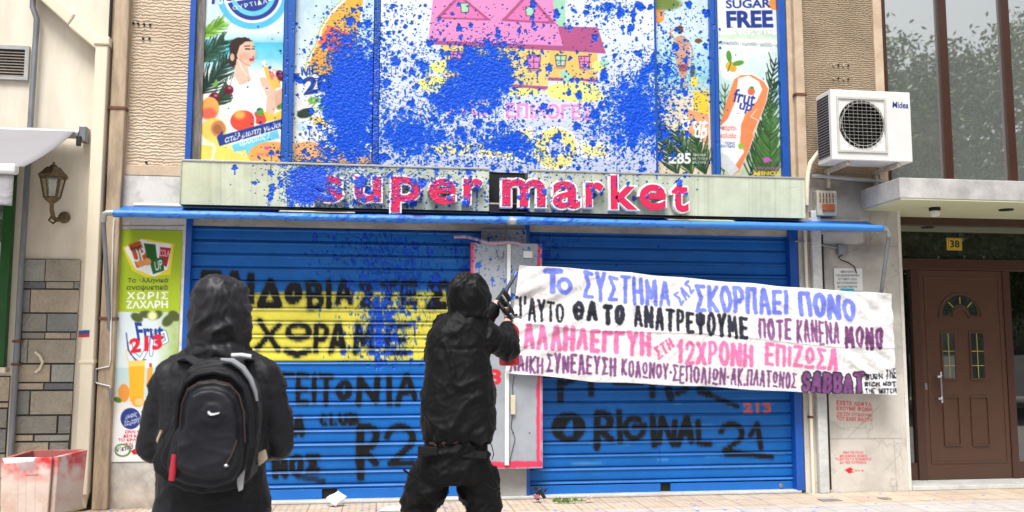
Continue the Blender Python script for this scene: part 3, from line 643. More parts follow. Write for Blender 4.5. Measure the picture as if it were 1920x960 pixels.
# ================================================================== APARTMENT BUILDING (right)
# depth of the entrance recess, from where the step meets the door
YD = .55
for k in range(25):
    yy = .05+k*.02
    if P(1760, 899, yy).z > .045: YD = yy
def apartment_building():
    t = thing('apartment_building', (X0(1900), .5, 0), 'apartment block entrance with dark mirrored windows over a concrete canopy at the right', 'building')
    xl, xr = X0(1661, 200), X0(2500)
    # upper glazing
    zc = P(1800, 345, 0).z
    MB().box(xl, xr, .30, .9, zc, TOP).build('wall', M['brown_dark'], t)
    fr = MB()
    for l, r in ((1655, 1668), (1768, 1784), (1888, 1903), (2010, 2026), (2130, 2146)):
        a, b = X0(l+2, 160), X0(r+2, 160); fr.box(a, b, .045, .12, zc, TOP)
    fr.box(xl, xr, .12, .16, TOP-.12, TOP)
    wn = fr.build('window', M['brown_dark'], t, bevel=.004)
    for l, r in ((1670, 1770), (1786, 1890), (1905, 2012), (2028, 2132)):
        a, b = X0(l, 160), X0(r, 160); MB().box(a, b, .085, .10, zc, TOP).build('pane', M['glass_window'], wn)
    # canopy slab over the entrance
    a = P(1687, 352, -.72).x; z1 = P(1700, 333, -.72).z; z0 = P(1700, 374, -.72).z
    cn = MB().box(a, xr, -.72, .30, z0+.012, z1).build('canopy', M['conc'], t, bevel=.008)
    MB().box(a+.01, xr, -.715, YD+.1, z0, z0+.011).build('soffit', M['soffit'], cn)
    # entrance screen at the back of the recess
    Y = YD
    p = lambda x, y: P(x, y, Y)
    zs = .045; zh = p(1780, 497).z; ztop = z0
    scr = MB()
    def vb(l, r, zz0, zz1, d=.05): scr.box(p(l, 700).x, p(r, 700).x, Y-d, Y+.05, zz0, zz1)
    x_l = X0(1691, 640)+.036
    scr.box(x_l, xr, Y-.045, Y+.05, p(1780, 507).z, p(1780, 487).z)            # transom bar
    scr.box(x_l, xr, Y-.045, Y+.05, p(1780, 424).z, p(1780, 408).z+.3)          # head
    vb(1711, 1727, zs, p(1780, 508).z); vb(1884, 1897, zs, p(1780, 508).z)
    scr.box(x_l, p(1711, 700).x, Y-.03, Y+.05, zs, p(1700, 868).z)              # bottom panels
    scr.box(p(1897, 700).x, xr, Y-.03, Y+.05, zs, p(1905, 866).z)
    for l in (2010, 2140): vb(l, l+14, zs, p(1780, 508).z)
    se = scr.build('entrance_frame', M['brown_dark'], t, bevel=.004)
    g = M['glass_dark']
    for l, r, tp, bt in ((1692, 1711, 508, 868), (1897, 2010, 508, 866), (2024, 2140, 508, 866)):
        MB().box(max(p(l, 700).x, x_l), p(r, 700).x, Y-.005, Y+.005, p(l, bt).z, p(l, tp).z).build('pane', g, se)
    MB().box(x_l, xr, Y-.005, Y+.005, p(1780, 487).z, p(1780, 424).z).build('transom_pane', thin_glass('transom_glass', (1, 1, 1), .22, .02, (.018, .02, .014)), se)
    # vestibule seen dimly through the glass
    vd = mat('vestibule_wall', (120, 116, 100), .8, var=.1)
    MB().box(x_l-.1, xr, Y+2.2, Y+2.3, 0, ztop+.3).box(x_l-.2, x_l-.1, Y+.06, Y+2.3, 0, ztop+.3).box(xr, xr+.1, Y+.06, Y+2.3, 0, ztop+.3).box(x_l-.1, xr, Y+.06, Y+2.2, ztop+.2, ztop+.3).build('vestibule', vd, t)
    MB().box(x_l-.1, xr, Y+.06, Y+2.2, .0, .04).build('vestibule_floor', M['marble_step'], t)
    # the door leaf
    dl, dr = p(1727, 700).x, p(1884, 700).x; db, dt = zs+.005, p(1780, 508).z
    lf = MB().box(dl, dr, Y-.035, Y+.02, db, dt)
    door = lf.build('door', M['brown'], t, bevel=.004)
    mo = MB(); yb = Y-.035
    def frame(l, r, tp, bt, wd=.018, d=.014):
        a, z1_ = p(l, tp).x, p((l+r)/2, tp).z; b, z0_ = p(r, tp).x, p((l+r)/2, bt).z
        a = p(l, (tp+bt)/2).x; b = p(r, (tp+bt)/2).x
        mo.box(a, b, yb-d, yb-.0005, z1_-wd, z1_).box(a, b, yb-d, yb-.0005, z0_, z0_+wd).box(a, a+wd, yb-d, yb-.0005, z0_+wd, z1_-wd).box(b-wd, b, yb-d, yb-.0005, z0_+wd, z1_-wd)
        return a+wd, b-wd, z0_+wd, z1_-wd
    frame(1735, 1878, 520, 868, .02, .008)
    w1 = frame(1761, 1789, 622, 712); w2 = frame(1814, 1843, 622, 712)
    frame(1765, 1797, 742, 836); frame(1817, 1851, 742, 836)
    c = p(1797, 594); R = (p(1838, 594)-c).x
    def half(r0, r1, y0, y1, n=18):
        for i in range(n):
            t0, t1 = math.pi*i/n, math.pi*(i+1)/n
            q = [(c.x+r*math.cos(th), z) for r, th, z in ((r0, t0, 0), (r1, t0, 0), (r1, t1, 0), (r0, t1, 0)) for z in [c.z+r*math.sin(th)]]
            mo.prism([(x, y0, z) for x, z in q], (0, y1-y0, 0))
    half(R*.93, R, yb-.014, yb-.0005); half(R*.30, R*.38, yb-.014, yb-.0005)
    mo.box(c.x-R, c.x-R*.38, yb-.014, yb-.0005, c.z-.018, c.z); mo.box(c.x+R*.38, c.x+R, yb-.014, yb-.0005, c.z-.018, c.z)
    mo.build('moulding', M['brown'], door, bevel=.003)
    gl = thin_glass('door_light', (1, 1, 1), .26, .02, (.02, .028, .024))
    fan = [(c.x+r*math.cos(th), yb-.003, c.z+.02+r*math.sin(th)) for r, ths in ((R*.80, [math.pi*i/14 for i in range(15)]), (R*.42, [math.pi*(14-i)/14 for i in range(15)])) for th in ths]
    n = len(fan)//2
    mb = MB()
    for i in range(n-1): mb.prism([fan[i], fan[i+1], fan[2*n-2-i], fan[2*n-1-i]], (0, .0025, 0))
    mb.build('fanlight', gl, door)
    mb = MB()
    for a, b, z0_, z1_ in (w1, w2): mb.box(a, b, yb-.004, yb-.0006, z0_, z1_)
    mb.build('window_light', gl, door)
    brass = mat('brass_came', (196, 182, 104), .35, metal=.4)
    for a, b, z0_, z1_ in (w1, w2):
        x = (a+b)/2; mb = MB().box(x-.004, x+.004, yb-.009, yb-.0045, z0_, z1_)
        for k in (.28, .6): z = z0_+(z1_-z0_)*k; mb.box(a, b, yb-.0085, yb-.005, z-.004, z+.004)
        mb.build('came', brass, door)
    for th in (45, 90, 135):
        d = Vector((math.cos(rad(th)), 0, math.sin(rad(th)))); q = Vector((c.x, yb-.006, c.z+.02)); MB().tube([q+d*R*.45, q+d*R*.74], .0045, 6).build('came', brass, door)
    h = p(1753, 702); h2 = p(1755, 750); hy = yb-.07
    hd = MB().tube([(h.x, hy, h.z), (h2.x, hy, h2.z)], .011, 10)
    for q in (h, h2):
        s = .02 if q is h else -.02
        hd.tube([(q.x-.03, yb-.0005, q.z-s), (q.x-.03, hy, q.z-s), (q.x, hy, q.z-s)], .012, 8).lathe((q.x, hy, q.z), [(0, -.03), (.014, -.012), (.016, 0), (.01, .02), (.016, .03), (0, .04)], 10)
    hd.build('handle', M['chrome'], door, smooth=True)
    q = p(1732, 724); MB().box(q.x-.014, q.x+.014, yb-.008, yb-.0006, q.z-.035, q.z+.03).build('lock_plate', M['chrome'], door, bevel=.004)
    # step
    MB().box(x_l, xr, -.03, Y+.06, .001, zs).build('step', M['marble_step'], t, bevel=.005)
apartment_building()

# ================================================================== HAND LETTERING
def _g():
    A = lambda cx, cy, rx, ry, a0, a1, n=10: arc(cx, cy, rx, ry, a0, a1, n)
    g = {
     'Α': (.85, [[(0,1),(.42,0),(.58,0),(1,1)], [(.2,.66),(.8,.66)]]), 'Β': (.75, [[(0,0),(0,1)], [(0,0)]+A(.45,.24,.5,.24,-90,90)+[(0,.48)], [(.1,.48)]+A(.5,.74,.5,.26,-90,90)+[(0,1)]]),
     'Γ': (.7, [[(0,1),(0,0),(1,0)]]), 'Δ': (.95, [[(0,1),(.5,0),(1,1),(0,1)]]), 'Ε': (.7, [[(1,0),(0,0),(0,1),(1,1)], [(0,.5),(.8,.5)]]),
     'Ζ': (.75, [[(0,0),(1,0),(0,1),(1,1)]]), 'Η': (.8, [[(0,0),(0,1)], [(1,0),(1,1)], [(0,.5),(1,.5)]]), 'Θ': (.9, [A(.5,.5,.5,.5,0,360,18), [(.2,.5),(.8,.5)]]),
     'Ι': (.12, [[(.5,0),(.5,1)]]), 'Κ': (.78, [[(0,0),(0,1)], [(1,0),(.05,.55),(1,1)]]), 'Λ': (.85, [[(0,1),(.45,0),(.55,0),(1,1)]]),
     'Μ': (1.0, [[(0,1),(.1,0),(.5,.7),(.9,0),(1,1)]]), 'Ν': (.85, [[(0,1),(0,0),(1,1),(1,0)]]), 'Ο': (.85, [A(.5,.5,.5,.5,-80,280,18)]),
     'Π': (.82, [[(0,1),(0,0),(1,0),(1,1)]]), 'Ρ': (.7, [[(0,1),(0,0)]+A(.45,.27,.55,.27,-90,90)+[(0,.54)]]), 'Σ': (.78, [[(1,.05),(.05,0),(.62,.48),(0,1),(1,.97)]]),
     'Τ': (.8, [[(0,0),(1,0)], [(.5,0),(.5,1)]]), 'Υ': (.8, [[(0,0),(.5,.5),(1,0)], [(.5,.5),(.45,1)]]), 'Φ': (.9, [A(.5,.5,.5,.3,0,360,16), [(.5,0),(.5,1)]]),
     'Χ': (.85, [[(0,0),(1,1)], [(1,0),(0,1)]]), 'Ψ': (.9, [[(0,.05),(.05,.45),(.5,.6),(.95,.45),(1,.05)], [(.5,0),(.5,1)]]), 'Ω': (.9, [A(.5,.36,.42,.36,0,360,16), [(.1,1),(.9,1)]]),
     'S': (.7, [A(.5,.26,.45,.26,-20,-255,9)+A(.5,.75,.48,.25,-70,160,9)]), 'C': (.75, [A(.55,.5,.5,.5,-50,-310,12)]), 'L': (.6, [[(0,0),(0,1),(1,1)]]), 'U': (.75, [[(0,0),(0,.6)]+A(.5,.6,.5,.4,180,0,8)+[(1,0)]]),
     'R': (.75, [[(0,1),(0,0)]+A(.45,.27,.5,.27,-90,90)+[(.1,.54),(1,1)]]), 'G': (.8, [A(.5,.5,.5,.5,-40,-330,12)+[(1,.58),(.55,.58)]]), 'W': (1.2, [[(0,0),(.25,1),(.5,.15),(.75,1),(1,0)]]), 'D': (.8, [[(0,0),(0,1)], [(0,0)]+A(.3,.5,.7,.5,-90,90)+[(0,1)]]),
     '1': (.4, [[(0,.25),(.7,0),(.7,1)]]), '2': (.75, [A(.5,.28,.48,.28,-190,40,10)+[(0,1),(1,1)]]), '3': (.7, [A(.4,.26,.5,.26,-150,90,8)+A(.4,.75,.55,.25,-90,150,8)]),
     "'": (.15, [[(.7,-.05),(.3,.25)]]), '·': (.15, [[(.4,.5),(.6,.52)]]), '.': (.12, [[(.4,.95),(.6,.97)]]), ' ': (.4, []) }
    for a, b in zip('ABEZHIKMNOPTYX', 'ΑΒΕΖΗΙΚΜΝΟΡΤΥΧ'): g[a] = g[b]
    return g
GL = _g()
def word(cv, s, quad, wd, col, al=.95, soft=1.0, gap=.22, jit=.035, rough=None, grow=0, seed=None):
    rg = np.random.default_rng(seed if seed is not None else sum(map(ord, s)))
    if len(quad) == 6: xl, tl, bl, xr, tr, br = quad; quad = [(xl, tl), (xr, tr), (xr, br), (xl, bl)]
    q = np.array(quad, float); wd = wd*.92; n_ = len(s); wl = np.hypot(*(q[1]-q[0]))
    if n_ > 2: wd = min(wd, wl/(n_*2.75))
    wd += grow; ins = (wd-grow)/2
    sw = sum(GL[c][0] for c in s); we = wl-2*ins; un = max((we-2*ins*1.28*(n_-1))/sw, we/sw*.35)
    gap = (we/un-sw)/max(n_-1, 1) if n_ > 1 else 0; tot = sw+gap*(n_-1); x = 0
    W_ = max(np.hypot(*(q[1]-q[0])), 1); H_ = max(np.hypot(*(q[3]-q[0])), 1); ix, iy = ins/W_, ins/H_
    for c in s:
        gw = GL[c][0]; oy = rg.normal(0, jit*.8); sy = 1+rg.normal(0, jit*1.2); sh = rg.normal(0, jit*1.4)
        for pl in GL[c][1]:
            p = np.array(pl, float); p = p+rg.normal(0, jit*.5, p.shape); p[:, 0] += (0.5-p[:, 1])*sh
            u = ((x+p[:, 0]*gw)/tot)[:, None]*(1-2*ix)+ix; v = ((p[:, 1]-.5)*sy+.5+oy)[:, None]*(1-2*iy)+iy
            pp = q[0]*(1-u)*(1-v)+q[1]*u*(1-v)+q[2]*u*v+q[3]*(1-u)*v
            k = rg.uniform(.9, 1.1)
            cv.line(pp, wd*k, col, al, soft, rough)
        x += gw+gap
def spray(cv, pts, wd, al=.96, col=(10, 11, 15)):
    r = (vnoise(cv.H, cv.W, 3, 2)-.5)*2.2
    cv.line(pts, wd+5, col, al*.25, 7, r); cv.line(pts, wd*1.15, col, al, 2.2, r)

# ================================================================== ROLLER SHUTTERS
SY = .10
PITCH_Z = (P(1250, 752, SY).z-P(1250, 898, SY).z)/6
def slat_depth(tt):
    """outline of one slat: flat pressed face, rolled lip at the top, groove at the joint"""
    f = np.interp(tt, [0, .035, .06, .12, .45, .76, .79, .82, .95, 1], [.022, .020, .000, -.003, -.005, -.003, -.016, -.018, .012, .022])
    return f
def shutter(label, x0, x1, zj, zb, ztop, cv, slot_px, clean):
    t = thing('roller_shutter', ((x0+x1)/2, SY, 0), label, 'shutter')
    n0 = int(math.floor((zb-zj)/PITCH_Z))-1; zs = []
    kn = np.array([0, .035, .06, .12, .3, .5, .68, .76, .79, .82, .885, .95])
    for k in range(n0, n0+40): zs += list(zj+(k+kn)*PITCH_Z)
    zs = np.array([z for z in zs if zb+.105 <= z <= ztop]); zs = zs[::-1]
    xs = np.linspace(x0, x1, int((x1-x0)/.0072)); pts = np.empty((len(zs), len(xs), 3)); pts[..., 0] = xs; pts[..., 2] = zs[:, None]
    dent = np.zeros(pts.shape[:2])
    pts[..., 1] = SY+slat_depth(((zs-zj)/PITCH_Z) % 1)[:, None]
    # each slat sits and bows a little differently
    sid = np.floor((zs-zj)/PITCH_Z).astype(int); rg = np.random.default_rng(len(xs))
    off = rg.normal(0, .0016, 80); tw = rg.normal(0, .003, 80); u = (xs-x0)/(x1-x0)-.5
    pts[..., 1] += off[sid-n0+2][:, None]+tw[sid-n0+2][:, None]*u[None]
    ph = rg.uniform(0, 6.3, 80); fq = rg.uniform(4, 11, 80)
    pts[..., 1] += .0011*np.sin(fq[sid-n0+2][:, None]*u[None]*3+ph[sid-n0+2][:, None])
    pts[..., 1] += (vnoise(len(zs), len(xs), 70, 3)-.5)*.007
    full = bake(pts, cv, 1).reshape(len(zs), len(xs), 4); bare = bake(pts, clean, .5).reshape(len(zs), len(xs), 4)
    tt = ((zs-zj)/PITCH_Z) % 1; wl_ = (.38*((tt > .82) & (tt < .97)))[:, None, None]; bare[..., :3] += (lin((150, 190, 236))*KA-bare[..., :3])*.45      # sprayed paint skips the rolled lips; their highlight is painted in as pale blue
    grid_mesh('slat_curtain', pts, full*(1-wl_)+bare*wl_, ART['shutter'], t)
    # bottom bar with its lock slot
    sx0, sx1, sz0, sz1 = rect(*slot_px, SY-.02)
    z0, z1 = zb+.012, zb+.104; Yb = SY-.012
    mb = MB().box(x0, sx0, Yb, SY+.03, z0, z1).box(sx1, x1, Yb, SY+.03, z0, z1)
    if sz1 < z1: mb.box(sx0, sx1, Yb, SY+.03, sz1, z1)
    mb.box(x0, x1, Yb-.012, SY+.03, zb, z0-.002)
    bb = mb.build('bottom_bar', M['shutter_blue'], t, bevel=.004)
    MB().box(sx0, sx1, SY+.012, SY+.03, z0, sz1).build('lock_slot', M['dark'], bb)
    for q in (x0+.12, x1-.13): MB().lathe((q, Yb-.001, z1-.045), [(.024, 0), (.022, .006), (.01, .009), (.0, .01)], 12, (0, -1, 0)).build('bolt', M['metal_grey'], bb, smooth=True)
    return t
M['shutter_blue'] = mat('shutter_blue', (6, 110, 202), .36, var=.07, vscale=4)
SHB = (6, 112, 204)
# left
cv = Cv(330, 395, 920, 960, SHB)
cv.a *= (1-.10*(vnoise(cv.H, cv.W, 90, 4)[..., None]-.4))
cv.poly([(330, 550), (920, 546), (920, 675), (330, 679)], (252, 240, 88), 1, .6)
for k in range(70):        # scuffs along the slats
    x = RNG.uniform(350, 900); y = RNG.uniform(420, 930); cv.line([(x, y), (x+RNG.uniform(6, 50), y-.3)], .8, (150, 180, 226), RNG.uniform(.15, .6))
clean = Cv(330, 395, 920, 960); clean.a[:] = cv.a
W0 = 11
rg_ = (vnoise(cv.H, cv.W, 3, 2)-.5)*3
def gw(s, q, wd=W0, al=.95, **k):
    wd *= 1.22
    word(cv, s, q, wd, (20, 22, 28), al*.22, 7, rough=rg_, seed=3+len(s), grow=6, **k); word(cv, s, q, wd, (10, 11, 15), .98, 1.8, rough=rg_, seed=3+len(s), **k)
gw('ΠΑΙ', (378, 506, 571, 478, 512, 572), 15); gw('Δ', (482, 522, 578, 530, 524, 580), 12); gw('Ο', (534, 530, 572, 567, 528, 572), 13); gw('ΒΙΑ', (574, 527, 580, 662, 525, 574), 12)
gw('ΣΤΕ', (672, 530, 574, 784, 527, 574), 10); gw('Σ', (800, 529, 582, 840, 527, 580), 12)
gw('Χ', (479, 597, 657, 528, 606, 662), 9); spray(cv, arc(560, 622, 20, 13, 0, 360, 18), 9); spray(cv, [(538, 658), (556, 666), (578, 658)], 10)
gw('Ρ', (588, 608, 666, 616, 606, 664), 8); gw('Α', (616, 606, 668, 650, 606, 664), 9); gw('Μ', (662, 606, 668, 702, 606, 668), 9); gw('Ε', (722, 610, 668, 770, 606, 668), 9)
gw('ΓΕΙΤ', (526, 697, 758, 626, 703, 762), 11); gw('Ο', (630, 712, 752, 660, 712, 752), 10); gw('Ν', (668, 706, 765, 712, 706, 760), 10); gw('ΙΑ', (722, 702, 768, 784, 700, 746), 10)
gw('Α', (548, 780, 820, 572, 782, 820), 10); gw('CLUB', (598, 776, 800, 672, 776, 797), 7)
gw('R', (668, 797, 878, 712, 795, 878), 11); spray(cv, [(676, 800), (676, 896)], 12); spray(cv, arc(750, 822, 24, 22, -175, 40)+[(732, 870), (772, 868)], 10)
gw('ΝΟΣ', (510, 856, 896, 600, 850, 890), 12); spray(cv, [(560, 894), (606, 902)], 9, .6)
xl0, xl1 = X0(352, 640), X0(904, 640)
zjL = P(650, 677.5, SY).z
shutter('blue roller shutter with a yellow band and black graffiti, left of the grey pillar', xl0, xl1, zjL, P(650, 937, SY).z, SIGN_B+.05, cv, (604, 632, 909, 924), clean)
# right
cv = Cv(970, 395, 1510, 960, SHB); cv.a *= (1-.10*(vnoise(cv.H, cv.W, 90, 4)[..., None]-.4))
for k in range(70):
    x = RNG.uniform(990, 1480); y = RNG.uniform(420, 920); cv.line([(x, y), (x+RNG.uniform(6, 60), y-.3)], .9, (170, 196, 232), RNG.uniform(.2, .75))
rg_ = (vnoise(cv.H, cv.W, 3, 2)-.5)*3
clean = Cv(970, 395, 1510, 960); clean.a[:] = cv.a
r7 = lambda x, y: (960+x/3.31, 700+y/3.31)
S = lambda pts, wd, al=.93: spray(cv, [r7(*p) for p in pts], wd, al)
S(arc(350, 335, 85, 72, 0, 360, 22), 11); S([(290, 300), (340, 285), (285, 380)], 10); S([(395, 275), (400, 400)], 8)
S([(528, 460), (530, 250)]+arc(560, 300, 50, 50, -120, 60)+[(540, 350), (615, 410)], 11); S([(665, 240), (672, 420)], 9)
S(arc(760, 340, 58, 62, -60, -330)+[(822, 325), (760, 330)], 9); S([(872, 268), (885, 445)], 10); S([(912, 430), (930, 275), (1000, 440), (1010, 300)], 9); S([(1030, 440), (1085, 275), (1112, 420)], 10); S([(1050, 375), (1110, 370)], 9)
S([(1155, 300), (1160, 435), (1228, 440)], 8); S(arc(1362, 375, 66, 60, -170, 50)+[(1318, 480), (1470, 505), (1610, 520)], 8); S([(1480, 385), (1522, 315), (1545, 465)], 8); S([(1330, 505), (1480, 510)], 6)
for a, b, wd in (((300, 40), (300, 165), 10), ((330, 60), (420, 20), 9), ((490, 30), (490, 130), 9), ((640, 55), (800, 60), 9), ((870, 60), (872, 140), 9), ((970, 100), (985, 150), 12), ((1080, 95), (1030, 120), 10), ((1170, 105), (1215, 125), 13), ((1215, 130), (1400, 205), 7)): S([a, b], wd, .75)
cv.text('213', (1393, 754, 1446, 775), (236, 104, 104), .075, al=.95); cv.text('2', (1420, 842, 1421, 843), (20, 20, 30))
cv.line([(1236, 838), (1238, 870)], 2.4, (10, 70, 200), .8)
xr0, xr1 = X0(996, 930)-.02, X0(1488, 700)
shutter('blue roller shutter with black graffiti behind the white banner, right of the grey pillar', xr0, xr1, P(1250, 873.7, SY).z, P(1250, 926, SY).z, SIGN_B+.05, cv, (1239, 1258, 903, 916), clean)
# guide rails
def rail(label, l, r, py, zb, Ya=.0):
    a, b = X0(l, py), X0(r, py)
    o = MB().box(a, b, Ya, .2, zb, SIGN_B+.03).build('guide_rail', M['blue_frame'], None, bevel=.005)
    tag(o, label, 'guide rail', 'steel guide rails of the shutters')
rail('blue steel guide rail beside the lime poster at the left shutter', 339.5, 352, 640, .01)
rail('blue steel guide rail at the right shutter beside the marble pier', 1488, 1503, 700, .02)
rail('short blue guide rail showing at the foot of the pillar', 987, 995, 930, .02, .03)
tag(MB().box(X0(352), X0(1490), -.0, .33, .0, .028).build('threshold', M['marble_step'], None, bevel=.006), 'low pale threshold strip under the two blue shutters', 'threshold')

# ================================================================== POSTERS
def poster(label, l, r, t_, b, Y, cv, mat_=None, group=None):
    x0, x1, z0, z1 = rect(l, r, t_, b, Y); cv.a *= (1+(vnoise(cv.H, cv.W, 11, 4, gain=.75)-.5)*.16)[..., None]; cv.a *= (1+(vnoise(cv.H, cv.W, 90, 2)-.5)*.10)[..., None]; np.clip(cv.a, 0, 255, out=cv.a)
    o = panel('poster', x0, x1, z0, z1, Y, cv, mat_ or ART['poster']); tag(o, label, 'poster', group); return o
WHT = (252, 252, 252); NAVY = (42, 66, 146)
c3 = lambda *pts: [(340+x/2.7425, y/2.7425) for x, y in pts]
c5 = lambda *pts: [(1200+x/2.742, y/2.742) for x, y in pts]
c4 = lambda *pts: [(690+x/2.7436, y/2.7436) for x, y in pts]
def leafy(cv, base, tip, n, ln, wd, col, sag=.4, seed=1, both=True):
    """a palm frond: a rib and its leaflets"""
    rg = np.random.default_rng(seed); b, t_ = np.array(base, float), np.array(tip, float); d = t_-b; L_ = np.hypot(*d); d /= L_; nrm = np.array([-d[1], d[0]])
    n = int(n*1.5); ln *= 1.2
    for i in range(n):
        k = .04+.94*i/n; p = b+d*L_*k
        for s in ((1, -1) if both else (1,)):
            l = ln*(1-.55*k)*rg.uniform(.8, 1.15); e = p+d*l*.95+nrm*s*l*.55*rg.uniform(.7, 1.2)+np.array([0, sag*l*.2]); m = (p+e)/2+nrm*s*l*.06
            c = np.array(col)*rg.uniform(.7, 1.25); cv.line([p, m], wd, np.clip(c, 0, 255)); cv.line([m, e], wd*.6, np.clip(c, 0, 255))
    cv.line([b, t_], wd*.8, np.array(col)*.8)
# --- poster with the woman
cv = Cv(370, -160, 545, 312, (244, 250, 252))
cv.grad(-160, 60, (150, 205, 238), (226, 242, 248)); cv.grad(60, 80, (226, 242, 248), (150, 218, 236)); cv.grad(80, 112, (90, 200, 228), (130, 214, 232)); cv.grad(112, 140, (150, 220, 235), (250, 252, 250)); cv.grad(140, 312, (250, 252, 250), (250, 246, 226))
leafy(cv, (374, 70), (420, 40), 8, 26, 3, (120, 176, 60), seed=3)
leafy(cv, (372, 118), (420, 74), 10, 34, 3.2, (44, 78, 60), seed=4); leafy(cv, (376, 178), (428, 112), 12, 40, 3.2, (38, 66, 56), seed=5); leafy(cv, (400, 200), (446, 150), 12, 34, 2.6, (40, 76, 52), seed=6)
for R_, c in ((68, (96, 196, 236)), (56, WHT), (51, NAVY), (43, (110, 204, 238)), (34, NAVY)): cv.ell(474, -13, R_, R_, c)
cv.text('ΟΥΡΤΙΔΑ', [(435, 12), (500, -3), (502, 6), (438, 19)], WHT, .02, space=1.3); cv.text('Νέκταρ', [(392, -26), (520, -52), (524, -8), (398, 17)], NAVY, .06, .2, edge=WHT)
SK = (236, 196, 172); HR = (58, 42, 38)
cv.ell(*c3((296, 250))[0], 18, 21, HR); cv.ell(*c3((264, 306))[0], 8, 14, HR)
cv.poly(c3((285, 300), (340, 330), (352, 392), (372, 420), (300, 470), (236, 420), (272, 392)), SK)
cv.poly(c3((283, 240), (318, 212), (352, 205), (372, 224), (378, 252), (388, 278), (378, 286), (380, 300), (372, 322), (352, 336), (325, 326), (300, 306), (286, 290)), SK)
cv.poly(c3((262, 236), (282, 198), (330, 190), (368, 212), (330, 214), (300, 236), (288, 276), (262, 300), (246, 270)), HR)
cv.ell(*c3((322, 290))[0], 9, 7, (226, 170, 148), soft=8); cv.line(c3((326, 238), (352, 236)), 2.0, (74, 52, 44)); cv.line(c3((330, 252), (352, 252)), 2.6, (46, 36, 40)); cv.line(c3((366, 238), (376, 241)), 1.6, (74, 52, 44)); cv.line(c3((364, 251), (375, 252)), 2.2, (46, 36, 40)); cv.poly(c3((346, 302), (378, 294), (374, 312), (354, 317)), (196, 84, 92)); cv.line(c3((300, 306), (330, 330), (352, 338)), 2, (206, 150, 126), soft=3); cv.line(c3((376, 262), (384, 278), (374, 284)), 1, (206, 156, 132))
cv.line(c3((292, 296), (306, 340), (336, 388)), 1.1, WHT); cv.ell(*c3((262, 294))[0], 4, 7, (222, 176, 152))
cv.poly(c3((374, 396), (432, 398), (482, 452), (494, 540), (470, 600), (430, 580), (440, 500), (420, 450)), SK); cv.poly(c3((478, 470), (525, 450), (528, 520), (486, 560)), (226, 182, 156))
cv.poly(c3((276, 392), (300, 440), (352, 418), (380, 384), (402, 400), (420, 470), (440, 520), (430, 610), (250, 610), (246, 540), (268, 500), (232, 420)), WHT); cv.line(c3((386, 430), (432, 520), (438, 560)), 1.3, (214, 206, 204))
cv.poly(c3((410, 318), (430, 308), (446, 350), (500, 405), (514, 446), (474, 462), (436, 400), (424, 350)), (248, 196, 96)); cv.poly(c3((410, 318), (430, 308), (440, 340), (420, 348)), (244, 228, 224)); cv.poly(c3((450, 380), (470, 366), (486, 400), (462, 412)), (240, 128, 110)); cv.line(c3((470, 358), (520, 372), (516, 392), (480, 400)), 4, SK)
def fruit(x, y, r, c, c2):
    p = c3((x, y))[0]; cv.ell(*p, r, r, c); cv.ell(p[0]-r*.25, p[1]+r*.2, r*.72, r*.62, c2, al=.75, soft=r*.8); cv.ell(p[0]+r*.2, p[1]-r*.4, r*.3, r*.22, WHT, al=.5, soft=3)
fruit(505, 380, 7, (122, 30, 52), (92, 18, 40)); fruit(515, 398, 7, (140, 36, 60), (100, 20, 44)); fruit(244, 462, 9, (130, 34, 56), (92, 20, 42)); fruit(171, 503, 10.5, (120, 30, 54), (80, 18, 40)); cv.line(c3((250, 440), (262, 400)), 1, (90, 110, 60)); cv.poly(c3((160, 440), (180, 405), (192, 430), (176, 450)), (120, 176, 80))
cv.ell(*c3((148, 556))[0], 17, 21, (250, 176, 92)); cv.ell(*c3((140, 584))[0], 15, 11, (240, 110, 90), soft=5)
cv.ell(*c3((166, 668))[0], 24, 22, (252, 214, 108)); cv.ell(*c3((190, 662))[0], 14, 15, (206, 140, 90), soft=3); cv.ell(*c3((186, 664))[0], 8, 9, (176, 104, 66), soft=3)
cv.ell(*c3((310, 622))[0], 27, 21, WHT); cv.ell(*c3((318, 622))[0], 24, 20, (236, 84, 66)); cv.ell(*c3((300, 590))[0], 10, 8, (246, 180, 90), soft=6); cv.ell(*c3((405, 604))[0], 14, 13, (232, 78, 64)); cv.line(c3((364, 568), (380, 610), (378, 650)), 3, WHT); cv.ell(*c3((405, 575))[0], 7, 8, (96, 160, 72))
cv.poly(c3((420, 570), (470, 590), (530, 560), (530, 610), (440, 625)), (252, 206, 84)); cv.ell(*c3((515, 545))[0], 10, 5, (110, 150, 70), -.6)
cv.poly(c3((95, 735), (180, 720), (340, 780), (350, 850), (90, 850)), (252, 226, 110)); cv.line(c3((100, 738), (165, 742), (170, 760), (155, 850)), 5, (255, 250, 226)); cv.line(c3((210, 742), (330, 800)), 3, (255, 246, 200))
cv.poly(c3((260, 745), (495, 668), (505, 710), (400, 740), (400, 790), (340, 800), (330, 770), (270, 782)), (120, 210, 240)); cv.poly(c3((182, 706), (214, 668), (214, 694), (530, 608), (530, 655), (196, 752)), NAVY)
cv.text('ατέλειωτη γεύση', [c3((222, 700))[0], c3((528, 618))[0], c3((532, 655))[0], c3((226, 744))[0]], WHT, .035, .25); cv.text('δροσιάς !', [c3((296, 716))[0], c3((452, 676))[0], c3((456, 716))[0], c3((302, 760))[0]], WHT, .03, .25)
cv.ell(*c3((470, 800))[0], 46, 26, (248, 178, 96)); cv.poly(c3((425, 755), (455, 752), (450, 768), (428, 770)), (226, 90, 190)); cv.text('ΜΙΝΙ ΜΑΡΚΕΤ', (482, 287, 523, 292), (220, 90, 180), .03); cv.text('ΜΙΝΟΣ', (486, 295, 522, 301), (250, 222, 110), .05)
poster('poster of a woman in a white top with fruit, leftmost in the blue window frame', 377, 531, -120, 303, .05, cv)
